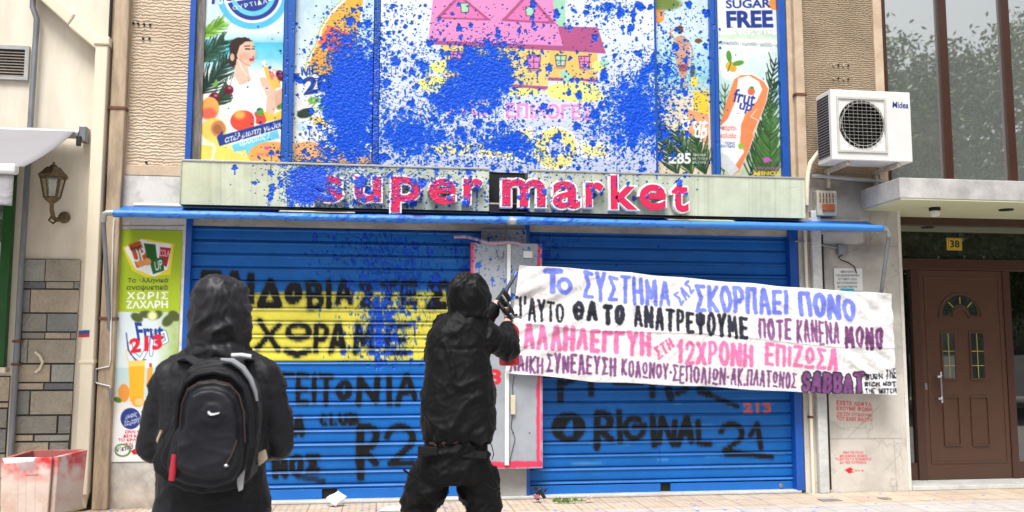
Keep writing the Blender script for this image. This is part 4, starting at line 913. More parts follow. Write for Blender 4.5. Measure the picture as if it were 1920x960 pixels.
# --- splashed poster with the bottle
cv = Cv(540, -160, 710, 320, (224, 240, 246)); cv.grad(-160, 130, (170, 214, 236), (228, 242, 246)); cv.grad(130, 320, (238, 246, 248), (250, 244, 226))
bt = c3((830, 0), (770, 60), (720, 140), (700, 220), (655, 300), (640, 360), (700, 420), (800, 460), (880, 400), (910, 250), (925, 120), (950, -20), (900, -60))
cv.poly([(x-3, y) for x, y in bt], (206, 196, 90)); cv.poly(bt, WHT); cc = np.mean(bt, 0); cv.poly([tuple(cc+(np.array(p)-cc)*.9) for p in bt], (250, 186, 72))
cv.poly(c3((760, 130), (880, 180), (870, 260), (820, 290), (700, 220)), (236, 112, 96)); cv.poly(c3((690, 240), (800, 290), (770, 350), (660, 330)), (250, 176, 66)); cv.text('Νέκταρ', c3((745, 195), (860, 200), (858, 228), (742, 222)), NAVY, .04)
cv.text('ΜΕ', c3((614, 345), (700, 330), (702, 380), (618, 390)), NAVY, .06); cv.text('20', c3((622, 400), (772, 372), (778, 470), (630, 492)), NAVY, .09); cv.text('%', c3((648, 500), (760, 490), (764, 570), (652, 570)), (130, 186, 70), .08)
cv.ell(*c3((640, 582))[0], 17, 9, (50, 66, 52), -.25); cv.ell(*c3((622, 650))[0], 12, 9, (206, 234, 240)); cv.poly(c3((580, 740), (660, 725), (760, 760), (1000, 790), (1000, 860), (580, 860)), (246, 182, 120)); cv.poly(c3((660, 600), (760, 610), (750, 660), (690, 640)), (250, 214, 90))
poster('poster of a juice bottle and the figure 20, half buried under thrown blue paint', 549, 700, -120, 305, .05, cv)
# --- big board with the pink house
cv = Cv(705, -160, 1240, 335, (234, 242, 248)); cv.grad(-160, 60, (240, 246, 250), (234, 242, 248)); cv.grad(60, 330, (228, 238, 247), (200, 206, 236))
PK, MR, YW = (246, 150, 205), (176, 92, 138), (250, 214, 128)
cv.poly(c4((340, -60), (960, -60), (1005, 240), (310, 212)), PK); cv.poly(c4((940, -60), (1015, -60), (1015, 138), (975, 135)), (168, 222, 190))
cv.poly(c4((380, 230), (938, 258), (925, 440), (730, 436), (400, 425)), YW); cv.poly(c4((936, 258), (1182, 275), (1178, 405), (930, 402)), (244, 200, 112))
cv.poly(c4((975, 135), (1182, 140), (1222, 270), (1005, 245)), (186, 92, 142)); cv.poly(c4((310, 206), (1005, 236), (1222, 262), (1222, 276), (1000, 262), (310, 228)), MR)
for a, b, c, w_ in (((345, 96), (470, -30), (636, 106), (478, 18, 518, 62)), ((684, 108), (822, -40), (968, 124), (812, 36, 854, 80))):
    cv.poly(c4(a, b, c), MR); g = np.mean([a, b, c], 0); cv.poly(c4(*[tuple(g+(np.array(p)-g)*.78) for p in (a, b, c)]), (244, 128, 188))
    x0, y0, x1, y1 = w_; cv.poly(c4((x0-4, y0-4), (x1+4, y0-4), (x1, y1+4), (x0, y1+4)), (84, 58, 70)); cv.poly(c4((x0, y0), (x1, y0), (x1-4, y1), (x0+4, y1)), (176, 226, 196))
for x0, y0, x1, y1, c in ((425, 268, 494, 338, (240, 140, 205)), (820, 288, 886, 350, (240, 140, 205)), (965, 288, 1018, 336, (176, 226, 196)), (1086, 292, 1140, 344, (240, 140, 205))):
    cv.poly(c4((x0-5, y0-5), (x1+5, y0-5), (x1-3, y1+5), (x0+3, y1+5)), (96, 62, 72)); cv.poly(c4((x0, y0), (x1, y0), (x1-7, y1), (x0+7, y1)), c); cv.line(c4(((x0+x1)/2, y0), ((x0+x1)/2, y1)), 1.3, (96, 62, 72)); cv.line(c4((x0, (y0+y1)/2), (x1, (y0+y1)/2)), 1.3, (96, 62, 72)); cv.poly(c4((x0-2, y1+5), (x1+2, y1+5), (x1-8, y1+18), (x0+8, y1+18)), (190, 150, 150))
cv.poly(c4((735, 434), (926, 444), (926, 462), (740, 456)), MR); cv.poly(c4((925, 398), (1178, 408), (1178, 424), (925, 414)), MR)
for x, y, rx, ry in ((800, 474, 34, 8), (1000, 470, 30, 16), (1080, 470, 38, 20), (1150, 490, 22, 12), (380, 345, 24, 12), (340, 430, 30, 14), (1190, 340, 14, 10)): cv.ell(*c4((x, y))[0], rx, ry, (246, 240, 140), soft=2)
for x, y in ((1010, 380), (302, 358), (1030, 404), (1216, 324)): cv.ell(*c4((x, y))[0], 9, 7, (168, 222, 190)); cv.line(c4((x, y+10), (x, y+70)), 1.5, (170, 130, 110))
cv.text('ΕΠΙΛΟΓΕΣ', c4((708, 524), (1160, 536), (1160, 622), (708, 612)), (240, 156, 216), .075, edge=WHT, ew=.05); cv.text('ΠΑΣ', c4((412, 510), (620, 515), (620, 598), (412, 594)), (240, 156, 216), .075, edge=WHT, ew=.05)
cv.ell(*c4((965, 765))[0], 44, 42, WHT); cv.ell(*c4((965, 765))[0], 40, 38, (250, 232, 140)); cv.ell(*c4((968, 760))[0], 17, 16, WHT); cv.ell(*c4((968, 760))[0], 14, 13, (202, 208, 236))
cv.poly(c4((550, 720), (640, 690), (840, 650), (850, 760), (790, 830), (560, 810)), WHT); cv.poly(c4((565, 735), (650, 705), (832, 664), (838, 752), (784, 815), (575, 800)), (250, 234, 150)); cv.poly(c4((300, 750), (540, 740), (540, 800), (320, 790)), (250, 236, 160)); cv.poly(c4((1090, 720), (1240, 740), (1240, 820), (1100, 810)), WHT); cv.poly(c4((1100, 740), (1230, 752), (1230, 808), (1110, 800)), (250, 236, 160))
x0, x1, z0, z1 = rect(713, 1227, -120, 324, -.035)
bd = panel('advertising_board', x0, x1, z0, z1, -.035, cv, ART['board'], step=.0056); tag(bd, 'large board with a pink house, heavily splattered with blue paint in the middle', 'board')
MB().box(x0, x1, -.031, -.012, z0+.001, z1).build('backing', M['white_dirty'], bd)
# --- poster with the bather
cv = Cv(1222, -160, 1345, 345, (220, 236, 240)); cv.grad(-160, 60, (190, 222, 238), (216, 234, 240)); cv.grad(60, 150, (216, 234, 240), (150, 208, 222)); cv.grad(150, 185, (168, 214, 222), (236, 226, 202)); cv.grad(185, 345, (238, 226, 200), (226, 206, 176))
cv.ell(*c5((90, 80))[0], 13, 15, (246, 164, 92)); cv.ell(*c5((130, 20))[0], 30, 12, (120, 140, 70), soft=5)
B_ = (206, 160, 136)
cv.poly(c5((185, 190), (215, 180), (245, 200), (258, 260), (250, 340), (235, 400), (232, 480), (218, 480), (208, 400), (190, 340), (176, 260)), B_); cv.ell(*c5((206, 152))[0], 6, 8, (110, 74, 56)); cv.line(c5((186, 210), (150, 170), (190, 140)), 3.5, B_); cv.line(c5((250, 210), (270, 260), (262, 330)), 3, B_); cv.poly(c5((196, 330), (248, 330), (236, 372), (204, 366)), (176, 90, 80)); cv.ell(*c5((300, 210))[0], 7, 4.5, (120, 84, 50)); cv.ell(*c5((270, 365))[0], 5, 12, (96, 96, 84), soft=3)
cv.poly(c5((262, 400), (296, 390), (296, 440), (262, 450)), (250, 220, 90)); cv.poly(c5((276, 470), (352, 466), (352, 600), (270, 600)), (252, 214, 70)); cv.poly(c5((240, 560), (352, 590), (352, 740), (240, 700)), (240, 170, 120))
for i in range(3): leafy(cv, c5((200+i*70, 905))[0], c5((90+i*95, 640+i*30))[0], 13, 38, 2.6, (52, 84, 50), seed=20+i)
cv.text('frut', c5((212, 590), (350, 606), (350, 670), (214, 668)), WHT, .05, .2); cv.text('up', c5((280, 660), (345, 664), (345, 730), (280, 728)), WHT, .05, .2)
cv.text('±85', c5((148, 786), (262, 786), (262, 842), (148, 842)), WHT, .06)
for i, s in enumerate(('ΧΡΟΝΙΑ', 'ΜΕ ΓΕΥΣΗ', 'ΚΑΙ ΧΥΜΟ')): cv.text(s, c5((270, 790+i*19), (340, 790+i*19), (340, 803+i*19), (270, 803+i*19)), WHT, .02)
poster('narrow poster of a bather and palm leaves beside the pink house board', 1231, 1336, -120, 331, .05, cv)
# --- SUGAR FREE
cv = Cv(1340, -160, 1475, 345, (248, 250, 252)); cv.grad(60, 110, (244, 248, 250), (222, 240, 228)); cv.grad(110, 200, (222, 240, 236), (190, 226, 226)); cv.grad(200, 345, (204, 226, 210), (196, 206, 176))
cv.ell(*c5((700, 20))[0], 14, 12, (244, 160, 80)); cv.grad(66, 74, (206, 232, 200), (226, 240, 226))
cv.text('SUGAR', c5((440, 0), (672, -6), (674, 40), (442, 44)), NAVY, .05); cv.text('FREE', c5((442, 56), (682, 52), (686, 142), (446, 144)), NAVY, .075); cv.text('0% ΘΕΡΜΙΔΕΣ', c5((470, 152), (684, 154), (684, 180), (472, 180)), (196, 214, 196), .02); cv.text('πορτοκαλάδα • λεμονάδα • γκαζόζα • cola', c5((402, 208), (722, 222), (722, 248), (402, 232)), (92, 110, 120), .008)
for i in range(5): leafy(cv, c5((560+i*28, 930))[0], c5((700+i*6-i*14, 300+i*110))[0], 15, 40, 2.8, (74, 116, 62) if i > 1 else (44, 74, 52), seed=30+i)
leafy(cv, c5((430, 900))[0], c5((438, 430))[0], 9, 26, 2.4, (84, 124, 70), seed=41)
cv.ell(*c5((468, 345))[0], 24, 25, (250, 252, 248)); cv.ell(*c5((468, 345))[0], 22, 23, (214, 230, 214), ring=1.2); cv.ell(*c5((464, 340))[0], 9, 9, (248, 180, 72)); cv.ell(*c5((478, 352))[0], 7, 7, (246, 168, 60)); cv.ell(*c5((458, 290))[0], 5, 11, (84, 150, 62), -.15); cv.ell(*c5((505, 325))[0], 11, 5, (90, 156, 66), -.2); cv.line(c5((452, 365), (468, 320)), 2.5, (70, 124, 54))
can = c5((484, 408), (520, 386), (575, 384), (636, 418), (660, 456), (648, 520), (604, 640), (560, 770), (512, 880), (470, 905), (420, 860), (404, 800), (412, 640), (444, 520))
cv.poly([(x+1.5, y-1.5) for x, y in can], WHT); cv.poly(can, (238, 142, 92)); cv.poly(c5((505, 402), (560, 388), (612, 420), (628, 460), (600, 520), (540, 590), (520, 640), (514, 740), (536, 780), (490, 850), (440, 850), (410, 800), (412, 650), (452, 610), (490, 520)), (246, 244, 244)); cv.poly(c5((408, 780), (450, 800), (510, 870), (470, 905), (420, 860)), (216, 218, 222))
cv.line(c5((600, 560), (570, 600), (610, 620), (580, 690)), 1.6, (252, 226, 206)); cv.ell(*c5((572, 470))[0], 7, 7, (230, 110, 80)); cv.poly(c5((560, 450), (575, 442), (590, 452), (575, 460)), (90, 150, 70))
cv.text('frut', c5((484, 452), (596, 476), (592, 548), (480, 524)), (50, 60, 150), .035, .2); cv.text('up', c5((512, 528), (578, 540), (572, 592), (508, 576)), (50, 60, 150), .04, .2)
cv.text('πορτο-', c5((420, 648), (500, 652), (498, 680), (418, 676)), (226, 110, 96), .03); cv.text('καλάδα', c5((416, 682), (496, 686), (494, 712), (414, 708)), (226, 110, 96), .03); cv.text('ΧΩΡΙΣ', c5((436, 728), (490, 732), (488, 746), (434, 742)), NAVY, .03); cv.text('ΖΑΧΑΡΗ', c5((414, 744), (488, 748), (486, 762), (412, 758)), NAVY, .03); cv.ell(*c5((518, 752))[0], 5, 6, (150, 196, 70))
cv.poly(c5((630, 812), (660, 808), (682, 826), (640, 838)), (200, 100, 190)); cv.text('ΜΙΝΙ ΜΑΡΚΕΤ', c5((594, 856), (718, 858), (718, 872), (594, 870)), (216, 90, 180), .03); cv.text('ΜΙΝΟΣ', c5((584, 878), (728, 880), (728, 904), (584, 902)), (250, 200, 84), .07)
poster('poster of an orange juice can under the words SUGAR FREE', 1347, 1465, -120, 332, .05, cv)
# --- tall lime poster on the left marble
cv = Cv(200, 420, 345, 875, (252, 252, 250)); c2 = lambda *pts: [(x/1.715, 400+y/1.715) for x, y in pts]
LM = (176, 200, 48)
cv.poly(c2((330, 40), (600, 40), (600, 320), (330, 316)), LM)
cv.poly(c2((393, 108), (470, 82), (560, 98), (548, 196), (470, 206), (425, 184)), (244, 226, 60)); cv.poly(c2((400, 112), (456, 82), (476, 90), (552, 100), (540, 180), (496, 204), (436, 180)), WHT)
for q, c in ((((412, 100), (450, 88), (484, 160), (440, 176)), (196, 96, 48)), (((462, 96), (500, 100), (506, 150), (478, 164)), (40, 100, 44)), (((515, 108), (550, 112), (536, 172), (510, 160)), (180, 40, 60)), (((480, 150), (524, 140), (528, 184), (492, 196)), (44, 110, 50))): cv.poly(c2(*q), c)
cv.ell(*c2((452, 160))[0], 8, 7, (238, 160, 90)); cv.ell(*c2((474, 156))[0], 7, 7, (240, 170, 100))
cv.text('UP', c2((418, 120), (462, 108), (474, 150), (430, 158)), WHT, .03); cv.text('Frut', c2((420, 106), (450, 98), (456, 116), (424, 124)), (30, 30, 36), .03); cv.text('UP', c2((496, 156), (520, 148), (524, 178), (500, 186)), WHT, .03); cv.text('COLA', c2((514, 116), (546, 118), (544, 140), (512, 138)), (240, 220, 214), .03)
cv.text('Τα ελληνικά', c2((411, 208), (543, 208), (541, 226), (410, 226)), (62, 66, 62), .035); cv.text('αναψυκτικά', c2((408, 230), (541, 229), (540, 250), (407, 250)), (62, 66, 62), .035); cv.text('ΧΩΡΙΣ', c2((408, 253), (542, 252), (540, 276), (407, 277)), WHT, .05, space=1.25); cv.text('ΖΑΧΑΡΗ', c2((406, 281), (540, 280), (540, 305), (405, 306)), WHT, .05)
cv.grad(586, 690, (222, 234, 240), (226, 238, 236), 205, 340); cv.grad(690, 745, (196, 222, 222), (212, 226, 220), 205, 340); cv.grad(745, 775, (236, 230, 220), (250, 246, 240), 205, 340)
gm = vnoise(cv.H, cv.W, 20, 3); sl = (cv.Y > 586) & (cv.Y < 740) & (cv.X > 285); k_ = (np.clip((cv.X-290)/45, 0, 1)*gm*1.2)[..., None]*sl[..., None]; cv.a += k_*(np.array([150, 178, 70])-cv.a)
for x, y, rx, ry, a in ((440, 335, 12, 8, .5), (470, 325, 14, 7, 0), (500, 328, 14, 8, -.4), (540, 345, 13, 9, -.8), (560, 330, 12, 9, .6)): cv.ell(*c2((x, y))[0], rx, ry, (86, 98, 52), a, soft=3)
cv.ell(*c2((490, 330))[0], 9, 9, (240, 240, 180), soft=6)
pp = c2((418, 420), (424, 450), (452, 472), (470, 440), (476, 400)); cv.line(pp, 8, NAVY); cv.line(pp, 6, WHT); pp = c2((490, 380), (486, 455)); cv.line(pp, 7, NAVY); cv.line(pp, 5, WHT); pp = c2((490, 395), (530, 380), (538, 410), (500, 430)); cv.line(pp, 6, NAVY); cv.line(pp, 4, WHT); pp = c2((406, 385), (412, 440), (440, 478), (468, 470)); cv.line(pp, 2, NAVY)
cv.text('Frut', c2((432, 350), (528, 356), (526, 404), (440, 412)), NAVY, .05, -.1); cv.text('213', c2((416, 404), (522, 386), (522, 436), (416, 452)), (226, 40, 60), .085)
cv.poly(c2((413, 476), (466, 472), (462, 600), (418, 606)), (250, 186, 50)); cv.poly(c2((413, 476), (466, 472), (466, 490), (414, 494)), (252, 214, 110)); cv.line(c2((414, 480), (404, 440)), 1.5, (250, 210, 110)); cv.poly(c2((474, 500), (490, 490), (494, 560), (470, 560)), (240, 170, 70)); cv.poly(c2((480, 482), (488, 482), (488, 494), (480, 494)), (216, 60, 60))
cv.ell(*c2((398, 578))[0], 11, 17, (240, 160, 76)); cv.ell(*c2((444, 606))[0], 12, 10, (246, 170, 80)); cv.ell(*c2((448, 606))[0], 9, 7, (252, 206, 130)); cv.ell(*c2((378, 600))[0], 8, 5, (90, 130, 60), .4)
cv.ell(*c2((420, 660))[0], 19, 20, (50, 66, 140)); cv.text('χωρίς', c2((400, 646), (440, 636), (442, 656), (402, 664)), WHT, .03, .2); cv.text('ζάχαρη!', c2((398, 668), (448, 652), (450, 674), (402, 688)), WHT, .03, .2)
for i, s in enumerate(('ΕΙΝΑΙ ΘΕΣΜΟΣ', 'ΔΕΝ ΚΑΝΕΝΑΣ', 'ΤΟ ΚΡΑΤΟΣ ΓΙΑ', 'ΚΑΙ ΤΗΣ ΠΑΤ')): cv.text(s, c2((380+(22, 16, 0, 24)[i], 698+i*13), (500, 696+i*13), (500, 706+i*13), (380+(22, 16, 0, 24)[i], 708+i*13)), (214, 40, 60), .04)
cv.ell(*c2((394, 762))[0], 14, 11, (96, 140, 60), ring=3); cv.text('Νέκταρ', c2((370, 752), (428, 740), (428, 760), (370, 774)), (60, 64, 60), .04, edge=WHT); cv.poly(c2((420, 764), (440, 754), (446, 774), (430, 776)), (222, 40, 56))
x0, x1, z0, z1 = rect(216, 334, 431, 865, -.012)
tag(panel('poster', x0, x1, z0, z1, -.012, cv, ART['poster'], splash=0), 'tall lime green and white drinks poster pasted on the marble at the left', 'poster')

# ================================================================== SHOP SIGN
def sign():
    Yf = -.22; t = thing('shop_sign', (P(925, 396, Yf).x, Yf, SIGN_B), 'long pale green shop sign with the red letters super market', 'sign')
    cv = Cv(320, 285, 1530, 425, (214, 222, 200)); n = vnoise(cv.H, cv.W, 40, 5, gain=.7)
    cv.a += ((n-.5)*40)[..., None]; st = vnoise(4, cv.W, 7, 4, gain=.8)[1:2]; cv.a *= (1-.22*np.clip(st-.5, 0, 1)*2)[..., None]
    ly = np.clip((620-cv.X)/280, 0, 1)*vnoise(cv.H, cv.W, 24, 5); cv.a += ly[..., None]*(np.array([214, 208, 150])-cv.a)*.5
    dk = np.clip(np.abs(cv.X-720)/-200+1, 0, 1)+np.clip(1-np.abs(cv.X-1100)/200, 0, 1); cv.a *= (1-.22*np.clip(dk, 0, 1)*vnoise(cv.H, cv.W, 18, 4))[..., None]
    for k in range(26):
        x = RNG.uniform(340, 1500); y = RNG.uniform(310, 390); cv.line([(x, y), (x+RNG.normal(0, 12), y+RNG.uniform(2, 18))], .8, (150, 156, 140), .5)
    p = lambda x, y: P(x, y, Yf)
    for i, (l, r, py) in enumerate(((340, 917, 350), (990, 1509, 360))):
        a, b = p(l, py).x, p(r, py).x
        bx = MB().box(a, b, Yf+.004, .055, SIGN_B+.004, SIGN_T).build('sign_panel', mat('sign_green_edge', (120, 136, 116), .5, var=.15), t, bevel=.003)
        panel('panel_face', a, b, SIGN_B, SIGN_T, Yf, cv, ART['painted_metal'], bx, splash=1)
        MB().box(a-.006, b+.006, Yf-.008, Yf+.03, SIGN_T+.001, SIGN_T+.018).build('trim', M['metal_pale'], bx, bevel=.002)
        if i == 0:
            MB().box(a-.012, a-.001, Yf-.006, .05, SIGN_B, SIGN_T).build('end_cap', mat('sign_end', (176, 186, 166), .5), bx)
    a, b = p(918, 350).x, p(989, 350).x
    MB().box(a, b, -.06, .05, SIGN_B+.02, SIGN_T-.01).box(a, b, Yf+.01, -.061, SIGN_B+.0, SIGN_B+.07).build('gap_plate', M['dark'], t)
    cp = Cv(900, 370, 1005, 420, (188, 186, 178)); pl = MB().box(a+.002, b-.002, Yf+.02, Yf+.03, SIGN_B-.005, SIGN_B+.085).build('gap_shelf', M['white_dirty'], t)
    RED = (222, 38, 90)
    boxes = [('s', 588, 647, 328, 381), ('u', 661, 718, 328, 382), ('p', 730, 792, 329, 401), ('e', 801, 858, 332, 386), ('r', 866, 909, 332, 385), ('m', 938, 1026, 333, 390), ('a', 1033, 1091, 337, 394), ('r', 1095, 1135, 339, 391), ('k', 1142, 1201, 327, 395), ('e', 1196, 1252, 343, 397), ('t', 1257, 1293, 333, 400)]
    def outline(ch, off):
        c = bpy.data.curves.new('tmp', 'FONT'); c.body = ch; c.offset = off; c.resolution_u = 6
        o = bpy.data.objects.new('tmp', c); COL.objects.link(o); dg = bpy.context.evaluated_depsgraph_get(); me = bpy.data.meshes.new_from_object(o.evaluated_get(dg))
        bpy.data.objects.remove(o); bpy.data.curves.remove(c); return me
    for ch, l, r, tp, bt in boxes:
        Yl = -.31; x0, x1, z0, z1 = rect(l, r, tp, bt, Yl); wm = outline(ch, .054); rm = outline(ch, .024)
        co = np.array([v.co[:] for v in wm.vertices]); lo, hi = co.min(0), co.max(0); sx, sz = (x1-x0)/(hi[0]-lo[0]), (z1-z0)/(hi[1]-lo[1])
        par = t
        for me, Ya, dep, col, nm in ((wm, Yl, .075, (246, 244, 246), 'letter'), (rm, Yl-.004, .003, RED, 'letter_face')):
            bm = bmesh.new(); bm.from_mesh(me); bmesh.ops.remove_doubles(bm, verts=bm.verts, dist=1e-5)
            for v in bm.verts: v.co = Vector((x0+(v.co.x-lo[0])*sx, Ya, z0+(v.co.y-lo[1])*sz))
            for ax, (q0, q1) in ((Vector((1, 0, 0)), (x0, x1)), (Vector((0, 0, 1)), (z0, z1))):
                q = q0
                while q < q1:
                    bmesh.ops.bisect_plane(bm, geom=bm.verts[:]+bm.edges[:]+bm.faces[:], plane_co=ax*q, plane_no=ax, dist=1e-6); q += .0075
            front = bm.faces[:]
            ed = [e for e in bm.edges if e.is_boundary]; ex = bmesh.ops.extrude_edge_only(bm, edges=ed)
            for v in ex['geom']:
                if isinstance(v, bmesh.types.BMVert): v.co.y += dep
            bmesh.ops.recalc_face_normals(bm, faces=bm.faces); out = bpy.data.meshes.new(nm); bm.to_mesh(out); bm.free()
            if sum(p_.normal.y for p_ in out.polygons if abs(p_.normal.y) > .9) > 0: out.flip_normals()
            pts = np.array([v.co[:] for v in out.vertices]); cl = bake(pts, col, 1)
            at = out.color_attributes.new('col', 'FLOAT_COLOR', 'POINT'); at.data.foreach_set('color', cl.ravel())
            o = link(nm, out, ART['gloss'], par); par = o
    return t
sign()

# ================================================================== BLUE DROP-ARM AWNING
def awning():
    A, B = P(213, 399.5, -.32), P(1655, 428, -.32); zb = (A.z+B.z)/2
    t = thing('awning', ((A.x+B.x)/2, -.2, zb), 'retracted blue awning bar with bent grey arms, across the shop below the sign', 'awning')
    n = 260; xs = np.linspace(A.x, B.x, n); th = np.linspace(0, 2*np.pi, 17)
    wob = (vnoise(4, n, 12, 3)[1]-.5)*.012; wob2 = (vnoise(4, n, 30, 3)[1]-.5)*.03
    zz = A.z+(B.z-A.z)*np.linspace(0, 1, n)+wob2*.4
    pts = np.empty((17, n, 3)); r = .036+wob
    pts[..., 0] = xs; pts[..., 1] = -.32-np.cos(th)[:, None]*r[None]; pts[..., 2] = zz[None]+np.sin(th)[:, None]*r[None]
    cv = Cv(180, 370, 1690, 450, (64, 138, 224))
    for k in range(500):
        x = RNG.uniform(210, 1300); cv.ell(x, 398+(x-213)*.02+RNG.uniform(-10, 10), RNG.uniform(.8, 2.4), RNG.uniform(.6, 1.2), (20, 60, 150), al=.8)
    cv.poly([(775, 402), (795, 402), (795, 409), (775, 409)], (14, 50, 140)); cv.ell(960, 416, 7, 10, (214, 206, 204), soft=4)
    m = mat_art('awning_cloth', .45, .4, wrinkle=.25, wscale=9)
    grid_mesh('front_bar', pts, bake(pts, cv, .6).reshape(17, n, 4), m, t)
    # cloth running back to the roll on the wall
    k = 8; q = np.empty((k, n, 3)); u = np.linspace(0, 1, k)[:, None]
    q[..., 0] = xs; q[..., 1] = -.315+u*.275; q[..., 2] = zz[None]+.034+u*.075-.02*np.sin(u*np.pi)*(1+wob2[None]*30)
    c2_ = Cv(180, 360, 1690, 450, (40, 112, 204)); 
    grid_mesh('cloth', q, bake(q, c2_, .5).reshape(k, n, 4), m, t, thick=.002)
    x0, x1 = P(525, 398, -.2).x, P(665, 400, -.2).x
    for l, r in ((525, 666), (1248, 1372)):
        a, b = P(l, 400, -.2).x, P(r, 400, -.2).x; MB().add([(a, -.29, zb+.05), (b, -.29, zb+.05), (b, -.12, zb+.092), (a, -.12, zb+.092), (a, -.29, zb+.046), (b, -.29, zb+.046), (b, -.12, zb+.088), (a, -.12, zb+.088)], [(0, 1, 2, 3), (7, 6, 5, 4), (0, 4, 5, 1), (1, 5, 6, 2), (2, 6, 7, 3), (3, 7, 4, 0)]).build('patch', M['white_dirty'], t)
    MB().tube([(A.x+.1, -.035, zb+.11), (B.x-.1, -.035, zb+.11)], .03, 12).build('roller', M['metal_pale'], t, smooth=True)
    for px, py, s, e in ((213, 399, -1, (207, 640)), (1655, 428, 1, (1640, 640))):
        q = P(px, py, -.32); el = P(194 if s < 0 else 1667, py+(4 if s < 0 else 4), -.32); pv = P(*e, -.05)
        MB().tube([q, (el.x-s*.03, -.32, q.z), (el.x-s*.008, -.32, q.z-.012), (el.x, -.319, q.z-.05), pv+(Vector((el.x, -.319, q.z-.05))-pv)*.97], .027, 12).build('elbow', M['metal_pale'], t, smooth=True)
        MB().tube([pv+(Vector((el.x, -.319, q.z-.05))-pv)*.969, pv], .019, 12).lathe(pv, [(.03, -.03), (.03, .03)], 10, (1, 0, 0)).build('arm', M['metal_grey'], t, smooth=True)
        MB().box(pv.x-.035, pv.x+.035, -.052, -.004, pv.z-.06, pv.z+.06).build('bracket', M['metal_grey'], t, bevel=.004)
    return t
awning()

